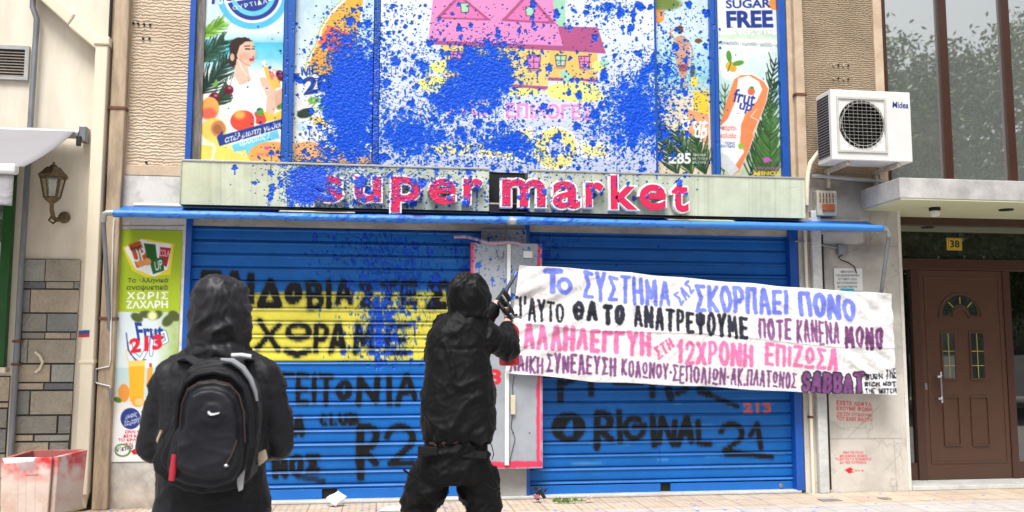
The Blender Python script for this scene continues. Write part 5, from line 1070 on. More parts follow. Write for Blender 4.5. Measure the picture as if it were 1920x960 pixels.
# ================================================================== BANNER
def banner():
    top = [(974, 497), (1014, 499), (1161, 510), (1320, 524), (1495, 539), (1672, 551)]; bot = [(947, 699), (1000, 704), (1117, 716), (1320, 725), (1499, 736), (1682, 741)]
    cv = Cv(930, 480, 1700, 760, (250, 249, 248)); n = vnoise(cv.H, cv.W, 60, 5, gain=.6); cv.a *= (1-.05*n)[..., None]
    sm = np.clip(1-np.hypot((cv.X-1010)/60, (cv.Y-555)/26), 0, 1)*vnoise(cv.H, cv.W, 12, 4); cv.a *= (1-.35*sm[..., None]*np.array([.9, 1, 1]))
    rg = (vnoise(cv.H, cv.W, 4, 3)-.5)*2.6; ton = vnoise(cv.H, cv.W, 9, 3)
    BL, BK, PN, PU = (116, 130, 234), (40, 42, 54), (240, 122, 176), (132, 80, 132)
    wd = lambda s, q, w_, c, **k: word(cv, s, q, w_, c, .93, 1.2, rough=rg, **k)
    wd('Τ', (1017, 503, 552, 1055, 505, 554), 11, BL); wd('Ο', (1043, 519, 553, 1072, 520, 553), 8.5, BL)
    wd('ΣΥΣΤΗΜΑ', (1091, 507, 563, 1257, 528, 577), 8.5, BL, gap=.1); wd('ΣΑΣ', [(1261, 553), (1292, 524), (1304, 546), (1275, 576)], 5.5, BL); wd('ΣΚΟΡΠΑΕΙ', (1302, 529, 585, 1478, 545, 592), 9.5, BL, gap=.1); wd('ΠΟΝΟ', (1496, 544, 592, 1605, 560, 604), 10, BL, gap=.14)
    wd("ΓΙ'ΑΥΤΟ", (957, 553, 601, 1057, 570, 606), 9.5, BK, gap=.14); wd('ΘΑ', (1072, 563, 602, 1120, 566, 603), 10, BK, gap=.15); wd('ΤΟ', (1128, 571, 609, 1170, 573, 611), 10, BK, gap=.1); wd('ΑΝΑΤΡΕΨΟΥΜΕ', (1186, 571, 614, 1400, 594, 638), 9, BK, gap=.12)
    wd('ΠΟΤΕ', (1419, 596, 637, 1482, 598, 638), 8, PU, gap=.1); wd('ΚΑΝΕΝΑ', (1491, 597, 644, 1573, 604, 646), 8, PU, gap=.1); wd('ΜΟΝΟ', (1582, 612, 653, 1656, 612, 655), 8.5, (112, 62, 110), gap=.1)
    wd('ΑΛΛΗΛΕΓΓΥΗ', (980, 604, 653, 1219, 624, 669), 10, PN, gap=.08); wd('ΣΤΗ', [(1222, 652), (1254, 633), (1264, 650), (1234, 676)], 6, PN); wd('12ΧΡΟΝΗ', (1267, 633, 682, 1410, 646, 688), 9.5, PN, gap=.12); wd('ΕΠΙΖΩΣΑ', (1431, 643, 687, 1570, 656, 696), 9.5, PN, gap=.12)
    wd('ΛΑΙΚΗ', (955, 666, 697, 1019, 669, 700), 7, PU, gap=.12); wd('ΣΥΝΕΛΕΥΣΗ', (1024, 662, 699, 1155, 669, 706), 7.5, PU, gap=.12); wd('ΚΟΛΩΝΟΥ·', (1164, 673, 706, 1260, 684, 710), 6.5, PU, gap=.14); wd('ΣΕΠΟΛΙΩΝ·', (1260, 684, 717, 1368, 690, 723), 6.5, PU, gap=.14); wd('ΑΚ.ΠΛΑΤΩΝΟΣ', (1370, 690, 722, 1493, 698, 729), 6.5, PU, gap=.14)
    wd('SABBAT', (1503, 697, 737, 1619, 699, 739), 8, BK, seed=5, grow=5); word(cv, 'SABBAT', (1503, 697, 737, 1619, 699, 739), 8, PU, 1, 1, rough=rg*.5, seed=5)
    wd('BURN', (1622, 701, 713, 1656, 700, 712), 3.2, BK); wd('THE', (1660, 691, 711, 1681, 691, 710), 3.4, BK); wd('RICH NOT', (1621, 716, 725, 1680, 715, 725), 2.9, BK); wd('THE WITCH', (1621, 728, 738, 1681, 728, 738), 2.9, BK)
    cv.a += (np.minimum(255-cv.a, 60))*(np.clip(ton-.62, 0, 1)*.9)[..., None]
    cv.a *= (1-.10*np.clip(.5-ton, 0, 1))[..., None]
    nu, nv = 520, 170; u = np.linspace(0, 1, nu); v = np.linspace(0, 1, nv)
    tx = np.interp(u, np.linspace(0, 1, 40), np.interp(np.linspace(974, 1672, 40), [p[0] for p in top], [p[0] for p in top])); tx = 974+(1672-974)*u; ty = np.interp(tx, [p[0] for p in top], [p[1] for p in top]); bx = 947+(1682-947)*u; by = np.interp(bx, [p[0] for p in bot], [p[1] for p in bot])
    ty = ty+np.sin(u*38)*.7; by = by+np.sin(u*31+1)*.8
    px = tx[None]*(1-v[:, None])+bx[None]*v[:, None]; py = ty[None]*(1-v[:, None])+by[None]*v[:, None]
    Yb = -.17-.07*u[None]+0*v[:, None]
    big = (vnoise(nv, nu, 120, 3)-.5)*.05; sml = (vnoise(nv, nu, 34, 4, gain=.6)-.5)*.016
    U, V = np.meshgrid(u, v)
    folds = .006*np.sin((U*9+V*3.2)*6.28)*np.exp(-((V-.1)/.35)**2) + .007*np.sin((U*16-V*5)*6.28)*np.exp(-((U-.93)/.09)**2)+.006*np.sin((U*12+V*6)*6.28)*np.exp(-((U-.05)/.1)**2) - .03*np.sin(V*np.pi)*np.sin(U*np.pi)
    crease = -.010*np.exp(-((U-.30-.02*V)/.006)**2)-.008*np.exp(-((U-.62+.03*V)/.006)**2)-.007*np.exp(-((V-.52-.02*np.sin(U*9))/.015)**2)
    Yf = Yb+big+sml+folds+crease
    d = np.array(FW)[None, None]+((px-960)/F)[..., None]*np.array(RT)-((py-480)/F)[..., None]*np.array(UP)
    flat = np.array(CAM)+d*((Yb+DIST)/d[..., 1])[..., None]
    pts = flat.copy(); pts[..., 1] += (Yf-Yb)*1.35
    c = cv.at(px, py); col = np.zeros((nv, nu, 4), np.float32); col[..., :3] = lin(c)*.78
    o = grid_mesh('banner', pts, col, ART['cloth'], thick=.0015)
    tag(o, 'long white hand-painted protest banner in blue, black, pink and purple Greek capitals', 'banner')
banner()

# ================================================================== GUTTED LIGHT BOX ON THE PILLAR
def light_box():
    Y = -.10; p = lambda x, y: P(x, y, Y)
    x0, x1, z0, z1 = rect(882, 1017, 456, 879, Y)
    t = thing('light_box', ((x0+x1)/2, -.05, z0), 'gutted grey light box with pink edges fixed to the pillar between the shutters', 'light box')
    cv = Cv(865, 430, 1035, 900, (186, 192, 200)); n = vnoise(cv.H, cv.W, 40, 5); cv.a *= (1-.14*n)[..., None]
    PKc = (232, 58, 96)
    for q, w_ in (([(885, 450), (885, 870)], 7), ([(1012, 450), (1011, 872)], 9)): cv.line(q, w_, PKc, .95, 3, (vnoise(cv.H, cv.W, 14, 3)-.5)*6)
    cv.line([(882, 874), (1014, 870)], 12, PKc, .97, 3, (vnoise(cv.H, cv.W, 14, 3)-.5)*5); cv.line([(1014, 450), (1013, 862)], 2, (244, 190, 206), .8); cv.line([(888, 470), (892, 600)], 4, (236, 150, 190), .5, 4)
    cv.text('213', (868, 692, 940, 722), (226, 44, 62), .075)
    for x, y in ((993, 812), (962, 812), (902, 640), (1000, 640), (905, 815)): cv.ell(x, y, 1.4, 1.4, (50, 50, 54))
    for k in range(12):
        x = RNG.uniform(898, 1000); y = RNG.uniform(700, 850); cv.line([(x, y), (x+RNG.normal(0, 3), y+RNG.uniform(5, 30))], .7, (150, 154, 160), .6)
    bx = MB().box(x0, x1, Y+.003, .018, z0, z1).build('back_tray', M['metal_grey'], t, bevel=.003)
    panel('tray_face', x0, x1, z0, z1, Y, cv, ART['painted_metal'], bx, splash=.75)
    a, b = p(946, 780).x, p(953, 780).x
    MB().box(a, b+.004, Y-.03, Y-.001, p(950, 872).z, p(950, 700).z).box(p(950, 500).x, p(956, 500).x+.004, Y-.03, Y-.001, p(950, 690).z, p(953, 458).z).build('tube_holder', M['white_plastic'], t, bevel=.004)
    q = rect(957, 966, 741, 777, Y); MB().box(q[0], q[1], Y-.03, Y-.001, q[2], q[3]).build('ballast', mat('ballast_cream', (232, 222, 190), .5), t, bevel=.005)
    black = M['black_rubber']
    for pts in ([(962, 741), (961, 725), (964, 705)], [(961, 777), (958, 800), (966, 822), (955, 868)]): MB().tube([P(x, y, Y-.012) for x, y in pts], .003, 6).build('cable', black, t, smooth=True)
    q = rect(981, 998, 471, 484, Y); MB().box(q[0], q[1], Y-.018, Y-.001, q[2], q[3]).build('socket', M['white_plastic'], t, bevel=.004)
    ps = [P(x, y, Y-.02) for x, y in ((930, 468), (934, 482), (942, 486), (945, 470))]; MB().tube(ps, .003, 6).build('cable', black, t, smooth=True)
    ps = [P(x, y, -.02) for x, y in ((948, 392), (946, 410), (950, 432), (946, 452), (948, 470), (944, 520), (948, 560), (945, 640))]; MB().tube(ps, .006, 7).build('cable', M['grey_wood'], t, smooth=True)
    # torn top strip hanging off
    A, B = P(852, 447, Y-.04), P(978, 462, Y-.04); cs = Cv(845, 435, 985, 472, (214, 176, 190)); n = 70; u = np.linspace(0, 1, n); w_ = np.array([0, 1, 1, 0, 0]); 
    pts = np.empty((5, n, 3)); base = np.array(A)*(1-u[:, None])+np.array(B)*u[:, None]; base[:, 2] += .015*np.sin(u*9)
    for i, (dy, dz) in enumerate(((0, 0), (0, .028), (.09, .034), (.09, .006), (0, 0))): pts[i] = base; pts[i, :, 1] += dy; pts[i, :, 2] += dz
    grid_mesh('top_strip', pts, bake(pts, cs, .9).reshape(5, n, 4), ART['painted_metal'], t, smooth=False)
light_box()

# ================================================================== DOWNPIPES AND CONDUITS
def pipe(name, pts, r, m, label, cat='pipe', clamps=(), group=None, n=12):
    """one run of pipe with its clamps as parts"""
    mb = MB().tube(pts, r, n)
    o = mb.build(name, m, None, smooth=True); tag(o, label, cat, group)
    for c in clamps:
        MB().box(c.x-r*1.3, c.x+r*1.3, c.y-r*1.25, .0, c.z-.012, c.z+.012).build('clamp', M['rust'], o, bevel=.003)
    return o
Yp = -.07
def boxpipe(name, l, r, py, z0, z1, Ya, Yb, m, label, clamps=()):
    a, b = P(l, py, Ya).x, P(r, py, Ya).x
    o = MB().box(a, b, Ya, Yb, z0, z1).build(name, m, None, bevel=.012); tag(o, label, 'drainpipe')
    for z in clamps: MB().box(a-.012, b+.012, Ya-.008, Yb, z-.014, z+.014).build('clamp', M['rust'], o, bevel=.003)
    return o
# grey iron pipe on the cream wall
q = [P(x, y, Yp) for x, y in ((57, -170), (58, 20), (66, 34), (64, 60), (60, 240), (46, 420), (44, 600), (30, 760), (18, 860), (16, 905))]
bx = P(60, 150, Yp).x; q = [Vector((bx-.03, Yp, TOP)), Vector((bx-.03, Yp, P(58, 14, Yp).z)), Vector((bx+.012, Yp, P(58, 34, Yp).z)), Vector((bx+.012, Yp, P(58, 60, Yp).z)), Vector((bx-.0, Yp, 2.0)), Vector((bx-.0, Yp, 1.0)), Vector((bx-.0, Yp, .18))]
pipe('drainpipe', q, .026, M['metal_grey'], 'thin grey metal drainpipe running down the cream wall beside the stone slabs', 'drainpipe', [Vector((bx, Yp, z)) for z in (P(45, 640, Yp).z, P(45, 683, Yp).z)])
ps = [P(x, y, -.05) for x, y in ((66, 660), (75, 668), (80, 680), (74, 692), (66, 698))]
pipe('hose', ps, .012, M['cream_trim'], 'short bent cream hose beside the grey drainpipe over the slabs', 'hose', n=8)
# cream boxed pipe with its slanting feed
Ya = -.15; xa, xb = P(173, 200, Ya).x, P(197, 200, Ya).x
mb = MB()
def slant(p0, p1, p2, p3): mb.prism([P(*p, Ya) for p in (p0, p1, p2, p3)], (0, .14, 0))
slant((50, -24), (62, -40), (140, 26), (127, 46)); slant((127, 48), (142, 28), (199, 78), (180, 92))
mb.box(xa, xb, Ya, -.01, .14, P(186, 84, Ya).z); mb.box(xa-.015, xb+.015, Ya-.015, -.008, P(186, 84, Ya).z, P(186, 74, Ya).z+.03)
o = mb.build('drainpipe', M['cream_trim'], None, bevel=.012); tag(o, 'wide cream boxed drainpipe with a slanting upper run at the cream building corner', 'drainpipe')
MB().box(xa-.008, xb+.008, Ya-.008, -.008, P(160, 678, Ya).z-.015, P(160, 678, Ya).z+.015).build('collar', M['cream_trim'], o, bevel=.004)
MB().tube([((xa+xb)/2, -.08, .16), ((xa+xb)/2-.01, -.08, .06), ((xa+xb)/2-.10, -.09, .035), ((xa+xb)/2-.2, -.1, .035)], .06, 12).build('elbow', M['cream_trim'], o, smooth=True)
cs = Cv(145, 615, 172, 636, (236, 236, 236)); cs.poly([(146, 620), (168, 618), (168, 626), (146, 628)], (60, 84, 150)); cs.poly([(146, 627), (168, 626), (168, 632), (146, 633)], (200, 60, 60))
a, b, z0, z1 = rect(147, 168, 619, 633, Ya-.003); tag(panel('sticker', a, b, z0, z1, Ya-.003, cs, ART['poster'], splash=0), 'small red and blue sticker on the cream boxed drainpipe', 'sticker')
# black cable in the gap and tan pipes at its foot
gx = P(186, 480, -.03).x
pipe('cable', [(gx+.0, -.03, TOP), (gx+.004, -.03, 2.4), (gx-.01, -.03, 1.5), (gx+.0, -.03, .7), (gx-.0, -.03, .02)], .014, M['black_rubber'], 'black cable running down the gap between the cream and the shop building', 'cable', n=8)
for k in range(2):
    dx = -.045*k-.03
    pipe('pipe', [(gx+dx, -.05-.03*k, .95), (gx+dx-.005, -.05-.03*k, .35), (gx+dx-.03, -.06-.03*k, .12), (gx+dx-.12, -.08-.03*k, .03), (gx+dx-.3, -.1-.03*k, .025)], .018, mat('tan_pipe', (196, 160, 120), .5), ('tan pipe curving to the ground, nearer the marble corner', 'tan pipe curving to the ground, nearer the cream boxed drainpipe')[k], 'pipe', group='tan pipes at the corner')
# beige concrete downpipes of the shop building
boxpipe('drainpipe', 206, 234, 200, 0, TOP, -.09, -.004, M['beige_strip'], 'stained beige drainpipe with a rusty clamp left of the combed plaster', [P(215, 202, -.09).z, P(180, 597, -.09).z])
boxpipe('drainpipe', 1494, 1511, 200, P(1500, 425, -.06).z, TOP, -.07, -.004, M['beige_border'], 'beige drainpipe with a rusty clamp between the orange can poster and the air conditioner', [P(1500, 177, -.06).z])
boxpipe('drainpipe', 1531, 1549, 700, .0, P(1540, 395, -.06).z, -.07, -.004, M['marble_step'], 'pale square drainpipe at the marble pier beside the right shutter', [])
a = P(1518, 700, -.04).x
pipe('conduit', [(a, -.04, P(1515, 430, -.04).z), (a, -.04, 1.2), (a, -.04, .0)], .016, M['cream_trim'], 'thin cream conduit between the right shutter rail and the pale square drainpipe', 'conduit', [Vector((a, -.04, P(1518, 782, -.04).z))], n=8)
a = P(1550.5, 700, -.02).x
pipe('cable', [(a, -.02, P(1550, 440, -.02).z), (a, -.02, 1.0), (a, -.02, .03)], .008, M['black_rubber'], 'thin black cable down the marble pier right of the square drainpipe', 'cable', n=6)
pipe('conduit', [P(x, y, -.05) for x, y in ((1520, 330), (1545, 331), (1600, 336), (1662, 341))], .02, M['metal_pale'], 'pale horizontal conduit under the air conditioner', 'conduit', n=8)
pipe('hose', [P(x, y, -.10) for x, y in ((1536, 284), (1530, 292), (1520, 305), (1515, 325), (1513, 350), (1512, 385))], .024, M['cream_trim'], 'bent cream insulated hose leaving the air conditioner on the left', 'hose', n=10)
pipe('conduit', [P(x, y, -.04) for x, y in ((1490, 452), (1512, 454), (1540, 459), (1576, 466))], .010, M['metal_grey'], 'thin grey conduit leading to the junction box', 'conduit', n=8)
a, b, z0, z1 = rect(1573, 1590, 459, 477, -.07)
jb = MB().box(a, b, -.07, -.004, z0, z1).build('junction_box', M['metal_grey'], None, bevel=.006); tag(jb, 'small grey junction box on the marble pier above the paper notice', 'junction box')
pipe('cable', [P(x, y, -.03) for x, y in ((1580, 477), (1572, 483), (1578, 488), (1590, 492), (1602, 500), (1606, 512))], .006, M['black_rubber'], 'short black cable hanging from the junction box over the notice', 'cable', n=6)

# ================================================================== PAPER NOTICE AND TAPE
cs = Cv(1555, 498, 1622, 550, (240, 240, 236))
for i, s in enumerate(('ΒΕΒΗΛΩΣΤΕ', 'ΤΗΣ ΚΟΙΝΟΠΟΙΗΣΗ', 'ΤΟΥ ΙΕΡΟΥ ΝΑΟΥ', 'ΕΣΤΑΥΡΩΜΕΝΟΥ', 'ΚΟΛΟΚΥΝΘΟΥΣ')):
    w_ = (24, 44, 36, 38, 36)[i]; cs.text(s, (1589-w_/2, 507.5+i*7, 1589+w_/2, 511.5+i*7), (84, 84, 90), .02)
a, b, z0, z1 = rect(1563, 1616, 503, 545, -.010)
tag(panel('paper_notice', a, b, z0, z1, -.010, cs, ART['poster'], splash=0, fy=lambda X, Z: -.012*((X-a)/(b-a)-.5)**2*4), 'white printed paper notice taped to the marble pier above the banner', 'notice')
a, b, z0, z1 = rect(1576, 1601, 541, 547, -.02)
tag(MB().box(a, b, -.022, -.019, z0, z1).build('tape', mat('cyan_tape', (60, 190, 220), .4), None), 'piece of cyan tape under the paper notice', 'tape')

# ================================================================== AIR CONDITIONER
def air_conditioner():
    Yf, Yb = -.50, -.20
    x0, z1 = P(1559, 168, Yf).x, P(1632, 170, Yf).z; x1 = P(1709, 240, Yf).x; z0 = P(1636, 301.5, Yf).z; x0 = P(1559, 240, Yf).x
    t = thing('air_conditioner', ((x0+x1)/2, -.25, z0-.06), 'white air conditioner outdoor unit with a round fan grille on wall brackets', 'air conditioner')
    cx, cz = P(1616, 233, Yf).x, P(1616, 233, Yf).z; R = (P(1659, 233, Yf).x-P(1574, 233, Yf).x)/2; R = min(R, (z1-z0)/2-.05)
    # casing with a real round opening
    n = 40; fr = [(cx+R*math.cos(2*math.pi*i/n), cz+R*math.sin(2*math.pi*i/n)) for i in range(n)]
    bm = bmesh.new(); outer = [bm.verts.new((x, Yf, z)) for x, z in ((x0, z0), (x1, z0), (x1, z1), (x0, z1))]; inner = [bm.verts.new((x, Yf, z)) for x, z in fr]
    eo = [bm.edges.new((outer[i], outer[(i+1) % 4])) for i in range(4)]; ei = [bm.edges.new((inner[i], inner[(i+1) % n])) for i in range(n)]
    bmesh.ops.triangle_fill(bm, edges=eo+ei, use_beauty=True)
    ri = [bm.verts.new((v.co.x, Yf+.06, v.co.z)) for v in inner]
    for i in range(n): bm.faces.new((inner[i], inner[(i+1) % n], ri[(i+1) % n], ri[i]))
    ob = [bm.verts.new((v.co.x, Yb, v.co.z)) for v in outer]
    for i in range(4): bm.faces.new((outer[i], outer[(i+1) % 4], ob[(i+1) % 4], ob[i]))
    bm.faces.new(ob); bmesh.ops.recalc_face_normals(bm, faces=bm.faces); me = bpy.data.meshes.new('casing'); bm.to_mesh(me); bm.free()
    cas = link('casing', me, M['white_plastic'], t); md = cas.modifiers.new('bevel', 'BEVEL'); md.width = .008; md.segments = 2; md.limit_method = 'ANGLE'; md.angle_limit = rad(60)
    MB().lathe((cx, Yf+.058, cz), [(R-.002, 0), (R-.002, .004), (.001, .005)], 32, (0, 1, 0)).build('fan_well', mat('fan_well', (92, 93, 92), .7), t)
    fan = MB()
    for k in range(3):
        a0 = k*2.094+.7; pts = []
        for rr, da, dy in ((.05, -.25, .0), (R*.92, -.42, .0), (R*.96, .32, .035), (.05, .30, .03)): pts.append(Vector((cx+rr*math.cos(a0+da), Yf+.018+dy*.8, cz+rr*math.sin(a0+da))))
        fan.prism(pts, (0, .004, 0))
    fan.lathe((cx, Yf+.05, cz), [(.062, 0), (.06, .035), (.03, .045), (0, .046)], 18, (0, -1, 0))
    fan.build('fan', mat('fan_grey', (170, 170, 168), .5), t)
    gq = rect(1569, 1662, 183, 286, Yf); gm = mat('guard_pale', (216, 214, 206), .45, var=.06)
    fr_ = MB().box(gq[0], gq[1], Yf-.012, Yf-.001, gq[3]-.02, gq[3]).box(gq[0], gq[1], Yf-.012, Yf-.001, gq[2], gq[2]+.02).box(gq[0], gq[0]+.02, Yf-.012, Yf-.001, gq[2]+.02, gq[3]-.02).box(gq[1]-.02, gq[1], Yf-.012, Yf-.001, gq[2]+.02, gq[3]-.02)
    mb = fr_
    for k in range(1, 7): mb.lathe((cx, Yf-.014, cz), [(R*k/6.6-.0016, -.002), (R*k/6.6+.0016, -.002), (R*k/6.6+.0016, .002), (R*k/6.6-.0016, .002), (R*k/6.6-.0016, -.002)], 40, (0, 1, 0))
    for k in range(11):
        x = gq[0]+.03+(gq[1]-gq[0]-.06)*k/10; h = math.sqrt(max(R*R-(x-cx)**2, .0))
        mb.tube([(x, Yf-.014, max(cz-h, gq[2]+.01)-.006), (x, Yf-.014, min(cz+h, gq[3]-.01)+.006)],   .0026, 6)
    for k in range(15):
        z = gq[2]+.03+(gq[3]-gq[2]-.06)*k/14; h = math.sqrt(max(R*R-(z-cz)**2, .0))
        if h > .02: mb.tube([(max(cx-h, gq[0]+.01), Yf-.0165, z), (min(cx+h, gq[1]-.01), Yf-.0165, z)], .0016, 5)
    mb.build('fan_guard', gm, t)
    # left coil side and the two brackets
    sm = MB()
    for k in range(22): z = z0+.05+(z1-z0-.1)*k/22; sm.box(x0-.006, x0-.0008, Yf+.05, Yb-.02, z, z+.010)
    MB().box(x0-.0012, x0-.0006, Yf+.045, Yb-.015, z0+.045, z1-.045).build('coil', M['dark'], t); sm.build('coil_fin', M['metal_grey'], t)
    for px in (1575, 1668):
        bx = P(px, 310, -.3).x
        MB().box(bx-.02, bx+.02, Yf+.03, -.004, z0-.045, z0-.004).add([(bx-.015, -.06, z0-.20), (bx+.015, -.06, z0-.20), (bx+.015, -.004, z0-.20), (bx-.015, -.004, z0-.20), (bx-.015, -.06, z0-.046), (bx+.015, -.06, z0-.046), (bx+.015, -.004, z0-.046), (bx-.015, -.004, z0-.046)], [(3, 2, 1, 0), (4, 5, 6, 7), (0, 1, 5, 4), (1, 2, 6, 5), (2, 3, 7, 6), (3, 0, 4, 7)]).build('bracket', M['white_dirty'], t, bevel=.003)
    # lettering on the front
    c = bpy.data.curves.new('tmp', 'FONT'); c.body = 'Midea'; c.offset = .02; c.resolution_u = 4; c.shear = .12; o = bpy.data.objects.new('tmp', c); COL.objects.link(o)
    me = bpy.data.meshes.new_from_object(o.evaluated_get(bpy.context.evaluated_depsgraph_get())); bpy.data.objects.remove(o)
    co = np.array([v.co[:] for v in me.vertices]); lo, hi = co.min(0), co.max(0); q = rect(1673, 1703, 191, 203, Yf)
    for v in me.vertices: v.co = Vector((q[0]+(v.co.x-lo[0])/(hi[0]-lo[0])*(q[1]-q[0]), Yf-.0015, q[2]+(v.co.y-lo[1])/(hi[1]-lo[1])*(q[3]-q[2])))
    link('lettering', me, mat('logo_blue', (60, 70, 150), .4), t)
air_conditioner()

# ================================================================== ALARM BOX
def alarm():
    Y = -.10; a, b, z0, z1 = rect(1532, 1570, 357, 405, Y)
    t = thing('alarm_box', ((a+b)/2, -.05, z0), 'white alarm siren box with slots and an orange lamp on the marble pier', 'alarm box')
    MB().box(a, b, Y, -.004, z0, z1).build('casing', M['white_dirty'], t, bevel=.012)
    for i in range(5):
        for j in range(2):
            x = a+.035+(b-a-.08)*i/4; z = z1-.03-.055*j; MB().box(x-.006, x+.006, Y-.002, Y-.0005, z-.045, z).build('slot', M['rust'], t)
    q = rect(1541, 1564, 383, 396, Y); MB().box(q[0], q[1], Y-.025, Y-.0005, q[2], q[3]).build('lamp_lens', mat('orange_lens', (196, 110, 62), .35), t, bevel=.008)
alarm()

# ================================================================== WALL LANTERN
def lantern():
    Y = -.26; p = lambda x, y: P(x, y, Y); c = p(99, 345); t = thing('wall_lantern', (c.x, -.13, p(100, 412).z), 'old bronze lantern with glass sides on a curled bracket on the cream wall', 'lantern')
    br = mat('bronze', (132, 112, 78), .55, metal=.45, col2=(84, 70, 50), vscale=30)
    k = (p(129, 330).x-p(69, 330).x)/2; zt, ze, zb = p(100, 304).z, p(99, 330).z, p(98, 371).z
    MB().lathe((c.x, Y, 0), [(k, ze-.012), (k*1.02, ze), (k*.78, ze+.03), (k*.48, ze+.075), (k*.30, zt-.05), (k*.22, zt-.03), (.012, zt-.02), (.01, zt), (0, zt+.004)], 6).build('cap', br, t)
    r0, r1 = k*.76, k*.48; cage = MB(); gl = MB()
    for i in range(6):
        an, an2 = i*math.pi/3+.26, (i+1)*math.pi/3+.26
        A_, B_ = Vector((c.x+r0*math.cos(an), Y+r0*math.sin(an), ze-.012)), Vector((c.x+r1*math.cos(an), Y+r1*math.sin(an), zb))
        A2, B2 = Vector((c.x+r0*math.cos(an2), Y+r0*math.sin(an2), ze-.012)), Vector((c.x+r1*math.cos(an2), Y+r1*math.sin(an2), zb))
        cage.tube([A_, B_], .008, 6).tube([A_, A2], .007, 6).tube([B_, B2], .008, 6); gl.add([A_*.97+Vector((c.x, Y, A_.z))*.03, A2*.97+Vector((c.x, Y, A2.z))*.03, B2*.97+Vector((c.x, Y, B2.z))*.03, B_*.97+Vector((c.x, Y, B_.z))*.03], [(0, 1, 2, 3)])
    cg = cage.build('cage', br, t, smooth=True); gl.build('glass', M['glass_lamp'], cg)
    MB().lathe((c.x, Y, zb), [(.012, 0), (.012, .05), (.028, .08), (.034, .11), (.024, .15), (0, .16)], 12).build('bulb', M['white_plastic'], t, smooth=True)
    MB().lathe((c.x, Y, zb), [(r1*1.05, .004), (r1*.9, -.02), (.02, -.05), (.018, -.06), (0, -.062)], 12).build('base', br, t, smooth=True)
    z = zb-.05; MB().tube([(c.x, Y, z), (c.x, Y+.01, z-.06), (c.x+.0, Y+.06, z-.12), (c.x+.01, -.12, z-.13), (c.x+.02, -.07, z-.09), (c.x+.03, -.01, z-.09)], [.016, .018, .02, .018, .018, .02], 10).tube([(c.x, Y+.03, z-.1), (c.x-.02, Y+.01, z-.15), (c.x-.0, Y+.06, z-.17), (c.x+.02, Y+.08, z-.14)], .010, 8).build('bracket', br, t, smooth=True)
    MB().lathe((c.x+.03, -.004, z-.09), [(.05, 0), (.055, .01), (.04, .022), (0, .026)], 16, (0, -1, 0)).build('back_plate', br, t, smooth=True)
lantern()

# ================================================================== GREY AWNING (left edge)
def grey_awning():
    W = P(146, 243, -.06); fx = P(38, 316, -1.3); t = thing('awning', (W.x-1.5, -.6, fx.z), 'grey canvas awning with a white front bar over the green shop window at the left', 'awning')
    xr, xl = W.x, W.x-3.4; zf = fx.z
    k, n = 24, 40; u = np.linspace(0, 1, k)[:, None]; pts = np.empty((k, n, 3)); pts[..., 0] = np.linspace(xl, xr, n)[None]; pts[..., 1] = -.08-1.2*u; pts[..., 2] = W.z+(zf+.02-W.z)*u-.03*np.sin(u*np.pi)
    col = np.zeros((k, n, 4), np.float32); col[..., :3] = lin((156, 154, 157))*KA; col[..., :3] *= (1-.12*vnoise(k, n, 6, 3))[..., None]
    grid_mesh('cloth', pts, col, mat_art('awning_canvas', .85, .15), t, thick=.004)
    MB().box(xl, xr-.03, -1.36, -1.27, zf-.05, zf+.03).build('front_bar', M['white_plastic'], t, bevel=.02)
    pts = np.empty((14, 60, 3)); v = np.linspace(0, 1, 14)[:, None]; x = np.linspace(xl, xr-.05, 60); pts[..., 0] = x; pts[..., 1] = -1.33+.012*np.sin(x*9)*v+.0; pts[..., 2] = zf-.055-v*(.26+.02*np.sin(x*7))
    col = np.zeros((14, 60, 4), np.float32); col[..., :3] = lin((176, 174, 178))*KA
    grid_mesh('valance', pts, col, mat_art('valance_cloth', .85, .15, wrinkle=1, wscale=6), t, thick=.003)
    MB().tube([(xl, -.10, W.z-.05), (xr+.03, -.10, W.z-.05)], .045, 12).build('roller', M['metal_pale'], t, smooth=True)
    MB().box(xr+.03, xr+.09, -.13, -.004, W.z-.12, W.z+.02).build('wall_bracket', M['metal_grey'], t, bevel=.006)
    MB().box(xr+.02, xr+.06, -.16, -.131, W.z-.17, W.z-.08).build('crank_box', M['black_rubber'], t, bevel=.004)
    MB().tube([(xr-.35, -.05, W.z-.12), (xr-.3, -.65, zf+.12), (xr-.28, -1.28, zf-.01)], .018, 8).build('folding_arm', M['white_dirty'], t, smooth=True)
grey_awning()

# crank rod of the blue awning
Yk = -.10
ps = [P(x, y, Yk) for x, y in ((214, 410), (212, 440), (209, 560), (207, 676), (204, 687), (180, 692), (178, 715), (181, 718), (206, 724), (208, 735), (207, 748))]
o = MB().tube(ps, .007, 8).build('awning_crank', M['white_plastic'], None, smooth=True); tag(o, 'thin white awning crank rod with grey grips hanging by the left arm', 'crank')
for y0, y1, x in ((694, 716, 178.5), (728, 751, 207.5)): MB().tube([P(x, y0, Yk), P(x, y1, Yk)], .014, 10).build('grip', M['metal_grey'], o, smooth=True)

